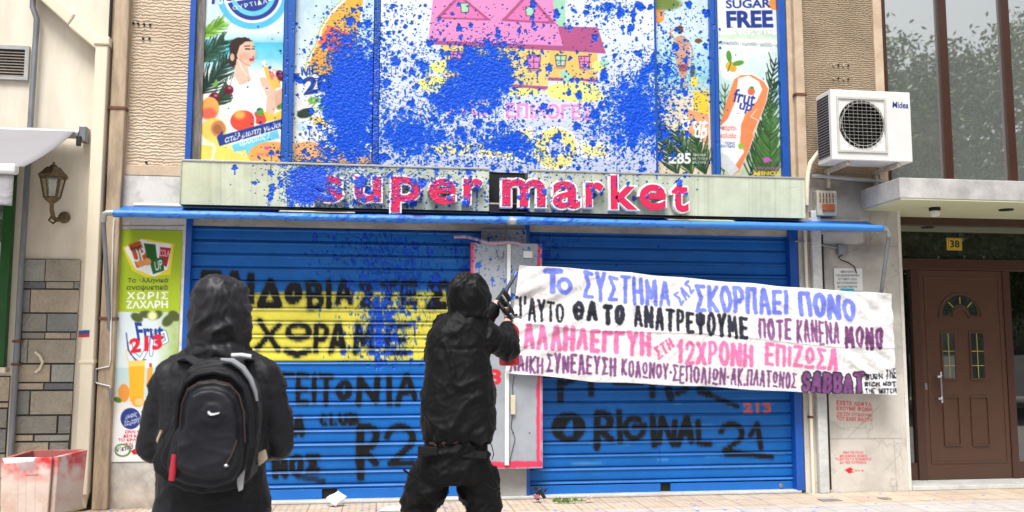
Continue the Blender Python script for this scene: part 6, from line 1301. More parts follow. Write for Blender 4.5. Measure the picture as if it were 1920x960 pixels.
# ================================================================== ENTRANCE FITTINGS
a, b, z0, z1 = rect(1776, 1804, 446, 469, YD-.02); Yn = YD-.02
npl = MB().box(a, b, Yn, Yn+.014, z0, z1).build('number_plate', mat('plate_yellow', (236, 200, 52), .35), None, bevel=.004); tag(npl, 'yellow house number plate 38 above the brown door', 'number plate')
MB().box(a+.012, b-.012, Yn-.0018, Yn-.0004, z1-.014, z1-.009).box(a+.012, b-.012, Yn-.0018, Yn-.0004, z0+.009, z0+.014).box(a+.012, a+.017, Yn-.0018, Yn-.0004, z0+.0145, z1-.0145).box(b-.017, b-.012, Yn-.0018, Yn-.0004, z0+.0145, z1-.0145).build('border', M['black_rubber'], npl)
c = bpy.data.curves.new('tmp', 'FONT'); c.body = '38'; c.offset = .035; o = bpy.data.objects.new('tmp', c); COL.objects.link(o); me = bpy.data.meshes.new_from_object(o.evaluated_get(bpy.context.evaluated_depsgraph_get())); bpy.data.objects.remove(o)
co = np.array([v.co[:] for v in me.vertices]); lo, hi = co.min(0), co.max(0)
for v in me.vertices: v.co = Vector((a+.03+(v.co.x-lo[0])/(hi[0]-lo[0])*(b-a-.06), Yn-.002, z0+.026+(v.co.y-lo[1])/(hi[1]-lo[1])*(z1-z0-.052)))
link('numerals', me, M['black_rubber'], npl)
sz = P(1700, 374, -.72).z
q = P(1752, 384, -.3); lm = MB().lathe((q.x, q.y, sz), [(.055, -.001), (.055, -.03), (.045, -.035)], 18).build('ceiling_lamp', M['dark'], None, smooth=True); tag(lm, 'small white globe lamp under the concrete canopy', 'lamp')
MB().lathe((q.x, q.y, sz), [(.044, -.036), (.052, -.06), (.04, -.09), (0, -.102)], 18).build('globe', M['white_plastic'], lm, smooth=True)
q = P(1886, 386, -.3); lm = MB().lathe((q.x, q.y, sz), [(.07, -.001), (.07, -.012), (.05, -.014), (0, -.013)], 18).build('recessed_light', M['dark'], None, smooth=True); tag(lm, 'dark round recessed light under the concrete canopy', 'lamp')
def potted_plant():
    q = P(1906, 868, YD+.5); t = thing('potted_plant', (q.x, q.y, .041), 'terracotta plant pot standing behind the glass right of the brown door', 'potted plant')
    MB().lathe((q.x, q.y, .041), [(.10, 0), (.155, .26), (.18, .265), (.185, .34), (.16, .345), (.15, .31), (0, .30)], 20).build('pot', mat('terracotta', (190, 112, 78), .8), t, smooth=True)
    mb = MB(); rg = random.Random(4)
    for i in range(60):
        a = rg.uniform(0, 6.28); l = rg.uniform(.15, .55); d = Vector((math.cos(a)*rg.uniform(.2, .7), math.sin(a)*rg.uniform(.2, .7), 1)).normalized(); b_ = Vector((q.x, q.y, .345))+d*l; s = Vector((-d.y, d.x, 0)).normalized()*.03
        mb.add([b_-d*.07, b_+s, b_+d*.08, b_-s], [(0, 1, 2, 3)])
    mb.build('leaves', mat('leaf_green', (.05, .10, .03), .5), t)
potted_plant()

# ================================================================== PLANTER (bottom left)
def planter():
    Y = -1.05; p = lambda x, y: P(x, y, Y)
    tl, tr, bl, br = p(6, 858), p(100, 855), p(4, 954), p(100, 950); dep = .52
    cx = (tl.x+tr.x)/2; zt = tl.z; t = thing('planter', (cx, Y+dep/2, 0), 'worn marble planter box smeared with red paint on the pavement at the left', 'planter')
    x0, x1 = tl.x, tr.x; taper = .015; th = .05
    cv = Cv(-10, 835, 150, 1075, (236, 214, 200)); n = vnoise(cv.H, cv.W, 26, 5); cv.a *= (1-.12*n)[..., None]
    rd = np.clip((905-cv.Y)/40, 0, 1)*np.clip((vnoise(cv.H, cv.W, 24, 4)-.36)*3.4, 0, 1); cv.a += rd[..., None]*(np.array([214, 56, 62])-cv.a)
    cv.poly([(8, 858), (70, 856), (66, 864), (40, 866), (12, 868)], (250, 250, 250)); cv.poly([(38, 866), (70, 863), (70, 882), (40, 880)], (170, 164, 168), .7, 4)
    for x in (38, 53, 70): cv.line([(x, 862), (x-1, 960)], 1.2, (196, 160, 144), .8)
    cv.line([(53, 890), (75, 889)], 2, (120, 110, 106))
    br_ = np.clip((cv.Y-905)/30, 0, 1)*np.clip((vnoise(cv.H, cv.W, 20, 4)-.5)*3, 0, 1); cv.a += .4*br_[..., None]*(np.array([190, 140, 112])-cv.a)
    m = mat_art('planter_marble', .6, .3, wrinkle=.3, wscale=8)
    def plate(nm, A, B, C, D):           # TL TR BR BL
        A, B, C, D = [np.array(q) for q in (A, B, C, D)]; u = np.linspace(0, 1, 90)[None, :, None]; v = np.linspace(0, 1, 90)[:, None, None]
        pts = A*(1-u)*(1-v)+B*u*(1-v)+C*u*v+D*(1-u)*v; return grid_mesh(nm, pts, bake(pts, cv, 0).reshape(90, 90, 4), m, t, smooth=False, thick=-.04)
    zb = .12
    plate('front_slab', (x0, Y, zt), (x1, Y, zt), (x1-taper, Y+.01, zb), (x0+taper, Y+.01, zb))
    plate('side_slab', (x1+.001, Y+.002, zt), (x1+.06, Y+dep, zt+.0), (x1+.05-taper, Y+dep, zb), (x1-taper+.001, Y+.012, zb))
    MB().box(x0, x1+.06, Y+dep, Y+dep+.04, zb, zt).box(x0, x0+.04, Y+.045, Y+dep-.001, zb, zt-.001).build('back_slab', mat('planter_inner', (206, 120, 112), .7, var=.2), t, bevel=.004)
    MB().box(x0+.045, x1-.05, Y+.05, Y+dep-.005, zt-.14, zt-.10).build('soil', mat('soil', (.05, .04, .03), .95, bump=1), t)
    MB().box(x0+.1, x1-.12, Y+.1, Y+dep-.06, .0, zb-.003).build('foot', M['marble_dirty'], t)
planter()

# ================================================================== LITTER AND FLOWERS
def litter():
    q = G(628, 951); me = MB(); a = Vector((.075, .0, 0)); 
    ctr = Vector((q.x, q.y, .0)); v = []; N_ = 7
    pts = [(ctr+Vector((-.085, .03, .075)), ctr+Vector((.01, -.01, .004)), ctr+Vector((.105, .035, .09)), ctr+Vector((.02, .09, .135)))][0]
    u = np.linspace(0, 1, N_)
    for i in u:
        for j in u:
            p = pts[0]*(1-i)*(1-j)+pts[1]*i*(1-j)+pts[2]*i*j+pts[3]*(1-i)*j; v.append(p+Vector((0, -.02*math.sin(i*3.1), .006*math.sin(j*6))))
    me.add(v, [(r*N_+c, r*N_+c+1, (r+1)*N_+c+1, (r+1)*N_+c) for r in range(N_-1) for c in range(N_-1)])
    o = me.build('paper_sheet', mat('paper_white', (244, 240, 248), .8, var=.03), None, smooth=True); tag(o, 'crumpled white paper leaning at the foot of the left shutter below the lock slot', 'paper'); md = o.modifiers.new('thickness', 'SOLIDIFY'); md.thickness = .001
    q = G(735, 957); v = []
    for i in u:
        for j in u: v.append(Vector((q.x-.12+.26*i+.04*j, q.y-.05+.12*j, .006+.014*math.sin(i*5)*j+.01*j)))
    o = MB().add(v, [(r*N_+c, r*N_+c+1, (r+1)*N_+c+1, (r+1)*N_+c) for r in range(N_-1) for c in range(N_-1)]).build('paper_sheet', mat('paper_pale', (238, 232, 230), .8, var=.03), None, smooth=True); tag(o, 'flat white scrap of paper on the tiles left of the standing trousers', 'paper'); md = o.modifiers.new('thickness', 'SOLIDIFY'); md.thickness = .001
    petal_w, petal_p = mat('petal_white', (246, 238, 236), .6, var=.04), mat('petal_pink', (236, 176, 196), .6, var=.08); lf, bk = mat('sprig_green', (.12, .22, .05), .6), mat('dark_ribbon', (40, 36, 44), .5)
    def bloom(c, r, m, nm, par, seed):
        rg = random.Random(seed); mb = MB()
        for k in range(14):
            a = k*2.4; e = rg.uniform(.3, 1.3); d = Vector((math.cos(a)*math.cos(e), math.sin(a)*math.cos(e), math.sin(e))); s = d.cross(Vector((0, 0, 1))).normalized()*r*.5; c_ = Vector(c)
            mb.add([c_+d*r*.15, c_+d*r*.6+s, c_+d*r*1.05, c_+d*r*.6-s], [(0, 1, 2, 3)])
        mb.build(nm, m, par)
    q = G(1006, 943); t = thing('flower', (q.x, q.y, 0), 'pink flower with dark ribbon lying at the foot of the pillar', 'flower'); bloom((q.x, q.y, .035), .05, petal_p, 'bloom', t, 1)
    mb = MB(); rg = random.Random(2)
    for k in range(9): c_ = Vector((q.x+rg.uniform(-.05, .08), q.y+.05+rg.uniform(-.02, .02), .05+rg.uniform(-.03, .05))); s = Vector((rg.uniform(-.03, .03), 0, rg.uniform(.02, .04))); w2 = Vector((.035, .01, rg.uniform(-.02, .02))); mb.add([c_, c_+w2, c_+w2+s, c_+s], [(0, 1, 2, 3)])
    mb.build('ribbon', bk, t)
    q = G(1070, 944); t = thing('flower', (q.x, q.y, 0), 'white flower on a leafy green stem lying before the right shutter', 'flower'); bloom((q.x+.17, q.y, .03), .045, petal_w, 'bloom', t, 5)
    mb = MB().tube([(q.x-.12, q.y, .012), (q.x, q.y+.01, .02), (q.x+.15, q.y, .025)], .005, 6); rg = random.Random(9)
    for k in range(24): c_ = Vector((q.x+rg.uniform(-.16, .09), q.y+rg.uniform(-.03, .03), .015)); d = Vector((rg.uniform(-1, 1), rg.uniform(-.6, .6), rg.uniform(.2, 1.3))).normalized()*.05; s = d.cross(Vector((0, 1, .3))).normalized()*.016; mb.add([c_, c_+d*.5+s, c_+d, c_+d*.5-s], [(0, 1, 2, 3)])
    mb.build('leafy_stem', lf, t)
    for px, py, w_, l_ in ((1552, 937, .2, .10), (1655, 934, .1, .09)):
        q = G(px, py); o = MB().box(q.x-w_/2, q.x+w_/2, q.y-l_, q.y+l_*.2, .001, .006).build('drain_cover', M['metal_grey'], None, bevel=.002); tag(o, 'flat grey metal cover in the pavement at the pier, ' + ('by the square drainpipe' if w_ > .15 else 'nearer the entrance step'), 'drain cover')
litter()

# ================================================================== TREES ACROSS THE STREET (they show in the glass)
def tree(x, y, h, w_, z_c, seed, label, tone):
    rg = np.random.default_rng(seed); t = thing('tree', (x, y, -.15), label, 'tree')
    mb = MB().tube([(x, y, -.15), (x+.1, y, h*.25), (x-.1, y+.1, h*.5), (x, y, h*.8)], [.22, .18, .12, .05], 9)
    for k in range(7):
        a = rg.uniform(0, 6.28); z = rg.uniform(.3, .65)*h; mb.tube([(x, y, z), (x+math.cos(a)*w_*.3, y+math.sin(a)*w_*.3, z+h*.12), (x+math.cos(a)*w_*.55, y+math.sin(a)*w_*.5, z+h*.2)], [.08, .05, .02], 6)
    mb.build('trunk', mat('bark', (.09, .07, .05), .9, var=.2), t, smooth=True)
    n = 15000; cl = rg.normal(0, 1, (60, 3)); cl /= np.linalg.norm(cl, axis=1)[:, None]; cl *= rg.uniform(.35, 1, (60, 1))**.5; cl = cl*np.array([w_*.5, w_*.5, (h-z_c)*.5])+np.array([x, y, (h+z_c)/2])
    ci = rg.integers(0, 60, n); c = cl[ci]+rg.normal(0, .45, (n, 3))*np.array([1, 1, .7]); d = rg.normal(0, 1, (n, 3)); d /= np.linalg.norm(d, axis=1)[:, None]; e = np.cross(d, rg.normal(0, 1, (n, 3))); e /= np.linalg.norm(e, axis=1)[:, None]
    L_, W_ = .10, .045; v = np.stack([c-d*L_, c+e*W_, c+d*L_, c-e*W_], 1).reshape(-1, 3); f = np.arange(n*4).reshape(n, 4)
    me = bpy.data.meshes.new('crown'); me.from_pydata(v.tolist(), [], f.tolist()); me.update(); link('crown', me, mat('foliage', tone, .55, col2=tuple(k*.45 for k in tone), vscale=1.2), t)
for i, (px, top, w_, lb, tone) in enumerate(((1735, 46, 4.6, 'dense dark tree across the street, mirrored in the first upper pane', (.14, .21, .08)), (1850, 30, 5.0, 'tall tree across the street, mirrored behind the second mullion', (.15, .22, .09)), (1990, 8, 5.2, 'taller loose tree across the street, mirrored at the far right pane', (.16, .23, .09)), (1640, 120, 4.4, 'shorter bushy tree across the street, opposite the air conditioner', (.17, .22, .05)))):
    q = P(px, top, 14.0); tree(q.x, -15.2+(i % 2)*.7, q.z, w_, 1.6, 50+i, lb, tone)

# ================================================================== PEOPLE
def ellring(c, a, b, right, fwd, n=20, pw=2.3):
    out = []
    for k in range(n):
        t = 2*math.pi*k/n; cx, sy = math.cos(t), math.sin(t)
        out.append(Vector(c)+right*(a*math.copysign(abs(cx)**(2/pw), cx))+fwd*(b*math.copysign(abs(sy)**(2/pw), sy)))
    return out
def loft(mb, rings):
    n = len(rings[0]); v = [p for r in rings for p in r]; m = len(rings)
    f = [(i*n+k, i*n+(k+1) % n, (i+1)*n+(k+1) % n, (i+1)*n+k) for i in range(m-1) for k in range(n)]
    f += [tuple(range(n-1, -1, -1)), tuple((m-1)*n+k for k in range(n))]
    return mb.add(v, f)
def limb(mb, pts, rs, n=14, cuts=4):
    """tapered limb through joints, rounded at the bends"""
    P_, R_ = [], []
    for i in range(len(pts)-1):
        for k in range(cuts): t = k/cuts; P_.append(Vector(pts[i]).lerp(Vector(pts[i+1]), t)); R_.append(rs[i]*(1-t)+rs[i+1]*t)
    P_.append(Vector(pts[-1])); R_.append(rs[-1]); mb.tube(P_, R_, n)
    for p, r in zip(pts[1:-1], rs[1:-1]): ball(mb, p, r, r, r)
def ball(mb, c, a, b, h, n=14, R=None):
    prof = [(math.sin(math.pi*i/10), -math.cos(math.pi*i/10)) for i in range(11)]
    v = [Vector((max(r, .02)*math.cos(2*math.pi*k/n)*a, max(r, .02)*math.sin(2*math.pi*k/n)*b, z*h)) for r, z in prof for k in range(n)]
    if R is not None: v = [R@p for p in v]
    v = [p+Vector(c) for p in v]; m = len(prof)
    mb.add(v, [(i*n+k, i*n+(k+1) % n, (i+1)*n+(k+1) % n, (i+1)*n+k) for i in range(m-1) for k in range(n)]+[tuple(range(n-1, -1, -1)), tuple((m-1)*n+k for k in range(n))])
def fuse(name, mb, m, parent, voxel=.011, smooth=5, folds=None, cut=None, thick=0):
    """weld the collected shapes into one continuous skin, then press cloth folds into it"""
    me = bpy.data.meshes.new('tmp'); me.from_pydata(mb.v, [], mb.f); me.update()
    bm = bmesh.new(); bm.from_mesh(me); bmesh.ops.recalc_face_normals(bm, faces=bm.faces); bm.to_mesh(me); bm.free()
    o = bpy.data.objects.new('tmp', me); COL.objects.link(o)
    r = o.modifiers.new('r', 'REMESH'); r.mode = 'VOXEL'; r.voxel_size = voxel
    s = o.modifiers.new('s', 'SMOOTH'); s.iterations = smooth; s.factor = .5
    out = bpy.data.meshes.new_from_object(o.evaluated_get(bpy.context.evaluated_depsgraph_get())); bpy.data.objects.remove(o); bpy.data.meshes.remove(me)
    out.name = name; n = len(out.vertices); co = np.empty(n*3, np.float32); out.vertices.foreach_get('co', co); co = co.reshape(-1, 3); no = np.empty(n*3, np.float32); out.vertices.foreach_get('normal', no) if hasattr(out.vertices[0], 'normal') else None; no = no.reshape(-1, 3)
    if folds is not None:
        d = np.array([folds(Vector(map(float, p)), Vector(map(float, q))) for p, q in zip(co, no)], np.float32); co = co+no*d[:, None]
        out.vertices.foreach_set('co', co.ravel())
    if cut is not None:
        bm = bmesh.new(); bm.from_mesh(out); bmesh.ops.delete(bm, geom=[f for f in bm.faces if cut(f.calc_center_median())], context='FACES'); bm.to_mesh(out); bm.free()
    out.polygons.foreach_set('use_smooth', [True]*len(out.polygons)); out.update()
    ob = link(name, out, m, parent)
    if thick: md = ob.modifiers.new('thickness', 'SOLIDIFY'); md.thickness = thick; md.offset = -1
    return ob
def ridge(v):
    x = mnoise.noise(v); return (1-min(abs(x)*3.6, 1))**1.3
def folds_fn(amp, sc, stretch=(1, 1, 1), ofs=0, warp=.05, fine=.35):
    st = Vector(stretch); of = Vector((ofs*3.1, ofs*1.7, ofs*2.3))
    def f(p, n):
        q = p+Vector((mnoise.noise(p*5+of), mnoise.noise(p*5+of+Vector((7, 3, 1))), mnoise.noise(p*5+of+Vector((2, 9, 5)))))*warp
        a = Vector((q.x*st.x, q.y*st.y, q.z*st.z))*sc+of
        return amp*(ridge(a)-.35+.9*mnoise.noise(a*.45)+fine*(ridge(a*2.3+of)-.35))
    return f
def hand(mb, w_, d, nrm, s=1.0, curl=1.0, side=1):
    """palm, four unequal curled fingers and a thumb leaving the side; w_ wrist, d pointing to the knuckles, nrm out of the palm"""
    d = d.normalized(); nrm = (nrm-d*nrm.dot(d)).normalized(); sd = d.cross(nrm)*side
    rings = []
    for t, a, b in ((0, .026, .019), (.03, .033, .017), (.06, .040, .016), (.088, .041, .013)): rings.append(ellring(w_+d*t*s, a*s, b*s, sd, nrm, 12))
    loft(mb, rings)
    for k, (off, l) in enumerate(((-.030, .072), (-.010, .082), (.010, .076), (.029, .060))):
        b = w_+d*.08*s+sd*off*s; p = [b]; a = .25*curl; dd = d
        for j, fr in enumerate((.45, .32, .23)):
            a_ = a+curl*(.55, .95, .8)[j]*(.8 if j else .6); dd = d*math.cos(a_)+nrm*math.sin(a_); p.append(p[-1]+dd*l*fr*s); a = a_
        mb.tube([b-d*.02*s]+p, [.010*s, .010*s, .0095*s, .0088*s, .007*s], 8)
    b = w_+d*.028*s-sd*.03*s; mb.tube([b, b+(d*.5-sd*.75+nrm*.4)*.035*s, b+(d*.95-sd*.8+nrm*.9)*.05*s, b+(d*1.2-sd*.55+nrm*1.35)*.055*s], [.013*s, .0125*s, .011*s, .008*s], 8)
def cloth_mat(name, c, rough, weave=500, sheen=.25, spec=.4):
    m = mat(name, c, rough, var=.16, vscale=9, spec=spec*.55, bump=.12, bscale=weave)
    b = m.node_tree.nodes['Principled BSDF']; b.inputs['Sheen Weight'].default_value = sheen*.25; b.inputs['Sheen Roughness'].default_value = .4
    return m
SKIN = mat('skin', (.52, .33, .25), .5, var=.05, vscale=12)
def head(mb, c, yaw, h=.235):
    """skull, jaw, nose, ears, brow; faces along yaw (0 = towards +Y)"""
    R = Matrix.Rotation(-yaw, 3, 'Z'); v = lambda x, y, z: Vector(c)+R@Vector((x, y, z))*(h/.235)
    ball(mb, v(0, -.01, .02), .076, .096, .098, R=R); ball(mb, v(0, .03, -.045), .058, .066, .072, R=R); ball(mb, v(0, .072, -.088), .024, .02, .018, R=R)
    mb.tube([v(0, .088, .02), v(0, .108, -.018), v(0, .098, -.026)], [.008, .014, .012], 8); ball(mb, v(0, .084, -.05), .024, .012, .010, R=R); mb.tube([v(-.045, .078, .032), v(0, .092, .03), v(.045, .078, .032)], [.010, .012, .010], 8)
    for s in (-1, 1): ball(mb, v(s*.078, -.005, -.005), .010, .022, .032, R=R); ball(mb, v(s*.038, .072, -.02), .02, .016, .018, R=R)
    return v
def eyes(par, v):
    mb = MB()
    ew, ed = mat('eye_white', (.75, .74, .72), .2), mat('iris', (.03, .025, .02), .2)
    for s in (-1, 1):
        e = MB(); ball(e, v(s*.032, .082, .012), .012, .010, .010); o = e.build('eye', ew, par, smooth=True); e = MB(); ball(e, v(s*.032, .0895, .012), .0055, .004, .0055); e.build('iris', ed, o, smooth=True)
    e = MB(); e.tube([v(-.024, .098, -.056), v(0, .104, -.054), v(.024, .098, -.056)], [.004, .007, .004], 8); e.build('lips', mat('lips', (.45, .2, .18), .45), par, smooth=True)
def boot(par, ankle, yaw, m):
    R = Matrix.Rotation(-yaw, 3, 'Z'); a = Vector(ankle); f = R@Vector((0, 1, 0)); r = R@Vector((1, 0, 0)); z = lambda v, h: Vector((v.x, v.y, h)); mb = MB()
    loft(mb, [ellring(z(a-f*.03, .0), .045, .06, r, f), ellring(z(a-f*.02, .10), .05, .06, r, f), ellring(z(a, .22), .052, .058, r, f)]); loft(mb, [ellring(z(a-f*.085, .045), .034, .042, r, Vector((0, 0, 1))), ellring(z(a+f*.02, .055), .046, .055, r, Vector((0, 0, 1))), ellring(z(a+f*.12, .042), .05, .042, r, Vector((0, 0, 1))), ellring(z(a+f*.19, .032), .034, .03, r, Vector((0, 0, 1)))])
    b = fuse('boot', mb, m, par, .009, 3)
    return b

# ---------------------------------------------------------------- left person, seen from behind with a backpack
def person_left():
    Y = -4.55; p = lambda x, y, dy=0: P(x, y, Y+dy)
    base = p(405, 800); t_loc = Vector((base.x, Y, 0))
    RX, FY = Vector((1, 0, 0)), Vector((0, 1, 0)); UZ = Vector((0, 0, 1))
    hc = p(410, 588); hc = Vector((hc.x, Y, hc.z-.03))
    sh = [p(309, 712), p(506, 712)]; el = [p(283, 838, .03), p(525, 836, .05)]; wr = [p(330, 842, .27), p(478, 842, .27)]
    hip = p(400, 880)
    hips = [Vector((hip.x+s*.10, Y, .88)) for s in (-1, 1)]; knees = [Vector((hip.x+s*.12, Y+.02, .48)) for s in (-1, 1)]; ank = [Vector((hip.x+s*.13, Y-.02, .10)) for s in (-1, 1)]
    # body
    b = MB(); v = head(b, hc, .15); nk = Vector((hc.x, Y-.01, hc.z-.10))
    b.tube([nk+UZ*.04, nk-UZ*.10], [.055, .062], 12)
    loft(b, [ellring((base.x, Y, z), a, d, RX, FY) for z, a, d in ((.84, .165, .11), (1.0, .15, .10), (1.2, .17, .115), (1.34, .165, .10), (1.42, .09, .07))])
    for s in range(2): limb(b, [sh[s]+RX*(.03 if s == 0 else -.03), el[s], wr[s]], [.05, .042, .028]); hand(b, wr[s], (wr[1-s]-wr[s]).normalized()*.4+FY*.6, -RX*(-1 if s else 1)+UZ*-.3, .95, .7, 1 if s else -1); limb(b, [hips[s], knees[s], ank[s]], [.08, .055, .04]); b.tube([ank[s], ank[s]+FY*.14-UZ*.06], [.04, .03], 10)
    body = fuse('person', b, SKIN, None, .009, 3); tag(body, 'hooded person in black seen from behind, wearing a backpack, nearest the camera', 'person'); eyes(body, v)
    jm = cloth_mat('black_nylon', (36, 36, 40), .54, 700, .15); tm = cloth_mat('black_trouser_cloth', (30, 30, 33), .7)
    # coat
    j = MB(); pr = lambda y, l, r, d, dy=0: ellring((( p(l, y).x+p(r, y).x)/2, Y+dy, p((l+r)/2, y).z), (p(r, y).x-p(l, y).x)/2, d, RX, FY, 24, 2.4)
    loft(j, [pr(1075, 286, 512, .17), pr(960, 288, 508, .17), pr(880, 292, 500, .165), pr(800, 298, 500, .155), pr(730, 300, 512, .15), pr(695, 318, 498, .135), pr(672, 345, 468, .115), pr(650, 362, 456, .10)])
    for s in range(2):
        k = RX*(.03 if s == 0 else -.03); limb(j, [sh[s]+k, sh[s].lerp(el[s], .5)+k*.1, el[s], el[s].lerp(wr[s], .5), wr[s]], [.084, .078, .068, .062, .052], 16)
    for s, (nx, ny) in enumerate(((372, 682), (448, 684))): limb(j, [p(nx, ny), sh[s]+RX*(.028 if s == 0 else -.028)+UZ*.008, sh[s].lerp(el[s], .22)], [.088, .086, .083], 16)
    fold = folds_fn(.010, 5.5, (1, 1, .55), 1.3, .09, .3); fold2 = folds_fn(.003, 16, (1, 1, 1.5), 4.2)
    fuse('jacket', j, jm, body, .0105, 5, lambda q, n: fold(q, n)+fold2(q, n))
    # hood: taller than wide, hanging to the collar
    h = MB(); hr = lambda y, l, r, d, dy=0: ellring(((p(l, y).x+p(r, y).x)/2, Y+dy, p((l+r)/2, y).z), (p(r, y).x-p(l, y).x)/2, d, RX, FY, 24, 2.15)
    loft(h, [hr(676, 352, 470, .12, .0), hr(655, 353, 469, .13, .0), hr(635, 354, 469, .138, .01), hr(610, 355, 471, .146, .01), hr(585, 356, 471, .148, .01), hr(560, 357, 469, .145, .01), hr(543, 360, 464, .132, .01), hr(530, 369, 455, .108, .01), hr(521, 384, 440, .07, .01), hr(517, 400, 424, .035, .01)])
    fh = folds_fn(.014, 6.5, (1, 1, 1.1), 9.1, .12, .6); seam = p(432, 560).x
    def fhood(q, n): return fh(q, n)-.005*math.exp(-((q.x-seam-.25*(q.z-hc.z)**2*4)/.008)**2)-.010*math.exp(-((q.z-p(410, 646).z-.03*mnoise.noise(q*9))/.016)**2)
    R = Matrix.Rotation(.15, 3, 'Z')
    def face(c):
        q = R@(c-hc); return q.y > .06 and (q.x/.085)**2+((q.z+.01)/.115)**2 < 1
    fuse('hood', h, cloth_mat('hood_nylon', (42, 41, 44), .44, 700, .15, .5), body, .009, 4, fhood, face, .006)
    tr = MB()
    for s in range(2): limb(tr, [hips[s]+UZ*.04, knees[s], ank[s]+UZ*.03], [.115, .092, .078], 16)
    loft(tr, [ellring((hip.x, Y, z), a, d, RX, FY) for z, a, d in ((.80, .19, .125), (.92, .185, .125), (1.0, .17, .12))])
    fuse('trousers', tr, tm, body, .011, 4, folds_fn(.012, 8, (1, 1, 1.6), 5.5))
    for s in range(2): boot(body, ank[s], 0, mat('boot_leather', (32, 31, 31), .45, var=.1))
    backpack(Y)
def backpack(Y):
    Yb = Y-.20; q = lambda x, y, dy=0: P(x, y, Yb+dy)
    c = q(385, 800); t = thing('backpack', (c.x, Yb, q(385, 926).z), 'black backpack with white tick logo and red zip pull on the nearest person', 'backpack')
    bm_ = cloth_mat('backpack_nylon', (26, 27, 32), .58, 600, .15); pm = cloth_mat('pocket_nylon', (32, 33, 40), .5, 600, .15, .5)
    def slab(pts, dy0, dy1): return [q(x, y, dy1) for x, y in pts], Vector((0, dy0-dy1, 0))
    out = [(352, 690), (372, 676), (400, 671), (430, 676), (455, 692), (472, 715), (482, 745), (484, 790), (480, 850), (470, 895), (450, 917), (420, 925), (380, 927), (345, 921), (310, 905), (290, 884), (284, 862), (300, 838), (318, 800), (328, 760), (336, 725)]
    mb = MB(); a, d = slab(out, .09, -.10); mb.prism(a, d); inn = [(386+(x-386)*.86, 800+(y-800)*.88) for x, y in out]; a, d = slab(inn, -.09, -.15); mb.prism(a, d)
    ff = folds_fn(.006, 7, (1, 1, .9), 2.4, .05, .4)
    fuse('main_bag', mb, bm_, t, .009, 9, ff)
    pk = [(338, 790), (340, 752), (352, 728), (372, 716), (400, 713), (428, 720), (446, 738), (455, 770), (458, 830), (452, 880), (436, 905), (400, 914), (350, 910), (318, 895), (312, 870), (322, 830)]
    mb = MB(); a, d = slab(pk, -.10, -.175); mb.prism(a, d); inn = [(390+(x-390)*.8, 812+(y-812)*.82) for x, y in pk]; a, d = slab(inn, -.15, -.205); mb.prism(a, d)
    pad = q(398, 778, -.2)
    def fp(v, n): return ff(v, n)*.8+(.004 if (v.x-pad.x)**2+(v.z-pad.z)**2 < .045**2 else 0)*(1 if n.y < -.5 else 0)
    fuse('front_pocket', mb, pm, t, .0075, 8, fp)
    # arched lip over the pocket, piping
    arch = [(330, 800), (334, 752), (346, 720), (370, 702), (402, 697), (434, 704), (458, 726), (468, 765), (472, 840)]
    MB().tube([q(x, y, -.165) for x, y in arch], .013, 10).build('zip_lip', bm_, t, smooth=True)
    zm = mat('zip_brown', (74, 54, 50), .5)
    MB().tube([q(x, y, -.185) for x, y in [(337, 800), (341, 757), (352, 730), (373, 717), (401, 713), (429, 720), (448, 740), (457, 772), (460, 830)]], .003, 6).build('zip', zm, t, smooth=True)
    MB().tube([q(x, y, -.212) for x, y in ((444, 825), (436, 848), (424, 872))], .003, 6).build('pocket_zip', zm, t, smooth=True); e = q(424, 873, -.216); z_ = MB(); ball(z_, e, .010, .005, .006); z_.build('zip_slider', M['chrome'], t, smooth=True)
    gp = mat('silver_piping', (176, 178, 184), .35, metal=.2)
    MB().tube([q(x, y, -.115) for x, y in ((414, 674), (436, 677), (455, 690), (470, 711), (479, 735), (482, 752))], [.006, .013, .013, .011, .009, .005], 8).build('piping', gp, t, smooth=True)
    a, b_ = q(434, 664, -.06), q(470, 671, -.06); MB().tube([q(x, y, -.055) for x, y in ((434, 667), (452, 666), (471, 669))], .010, 8).build('grab_label', mat('label_white', (224, 224, 226), .5), t, smooth=True)
    # tick logo on its round pad
    tick = [(389, 772), (390, 776), (394, 779), (400, 779), (411, 775.5), (411, 772.8), (402, 775), (396, 775), (393, 773), (391.5, 770)]
    e = [q(x, y, -.2185) for x, y in tick]; MB().prism(e, (0, .012, 0)).build('logo', mat('logo_white', (244, 244, 246), .5), t)
    # red pull, white tab, beige buckles
    rd = mat('red_rubber', (206, 44, 66), .45); MB().tube([q(x, y, -.19) for x, y in ((327, 852), (325, 875), (322, 901))], [.011, .013, .012], 10).build('zip_pull', rd, t, smooth=True); MB().tube([q(x, y, -.185) for x, y in ((330, 838), (327, 854))], .006, 8).build('pull_cord', M['black_rubber'], t, smooth=True)
    MB().prism([q(x, y, -.13) for x, y in ((447, 871), (456, 868), (459, 880), (455, 918), (447, 922), (444, 905))], (0, .012, 0)).build('strap_end', mat('tab_grey', (190, 190, 192), .6), t, bevel=.003)
    MB().prism([q(x, y, .0) for x, y in ((482, 850), (497, 843), (501, 862), (484, 875))], (0, .03, 0)).build('buckle', mat('buckle_beige', (206, 188, 160), .6), t, bevel=.004); MB().prism([q(x, y, .06) for x, y in ((292, 826), (300, 806), (303, 812), (295, 832))], (0, .03, 0)).build('buckle', mat('buckle_cream', (200, 184, 150), .6), t, bevel=.004)
    MB().tube([q(x, y, .02) for x, y in ((470, 890), (476, 872), (490, 860))], .008, 8).build('side_strap', bm_, t, smooth=True)
    # shoulder straps over the coat and down the chest
    sm = cloth_mat('strap_webbing', (44, 44, 50), .6, 400)
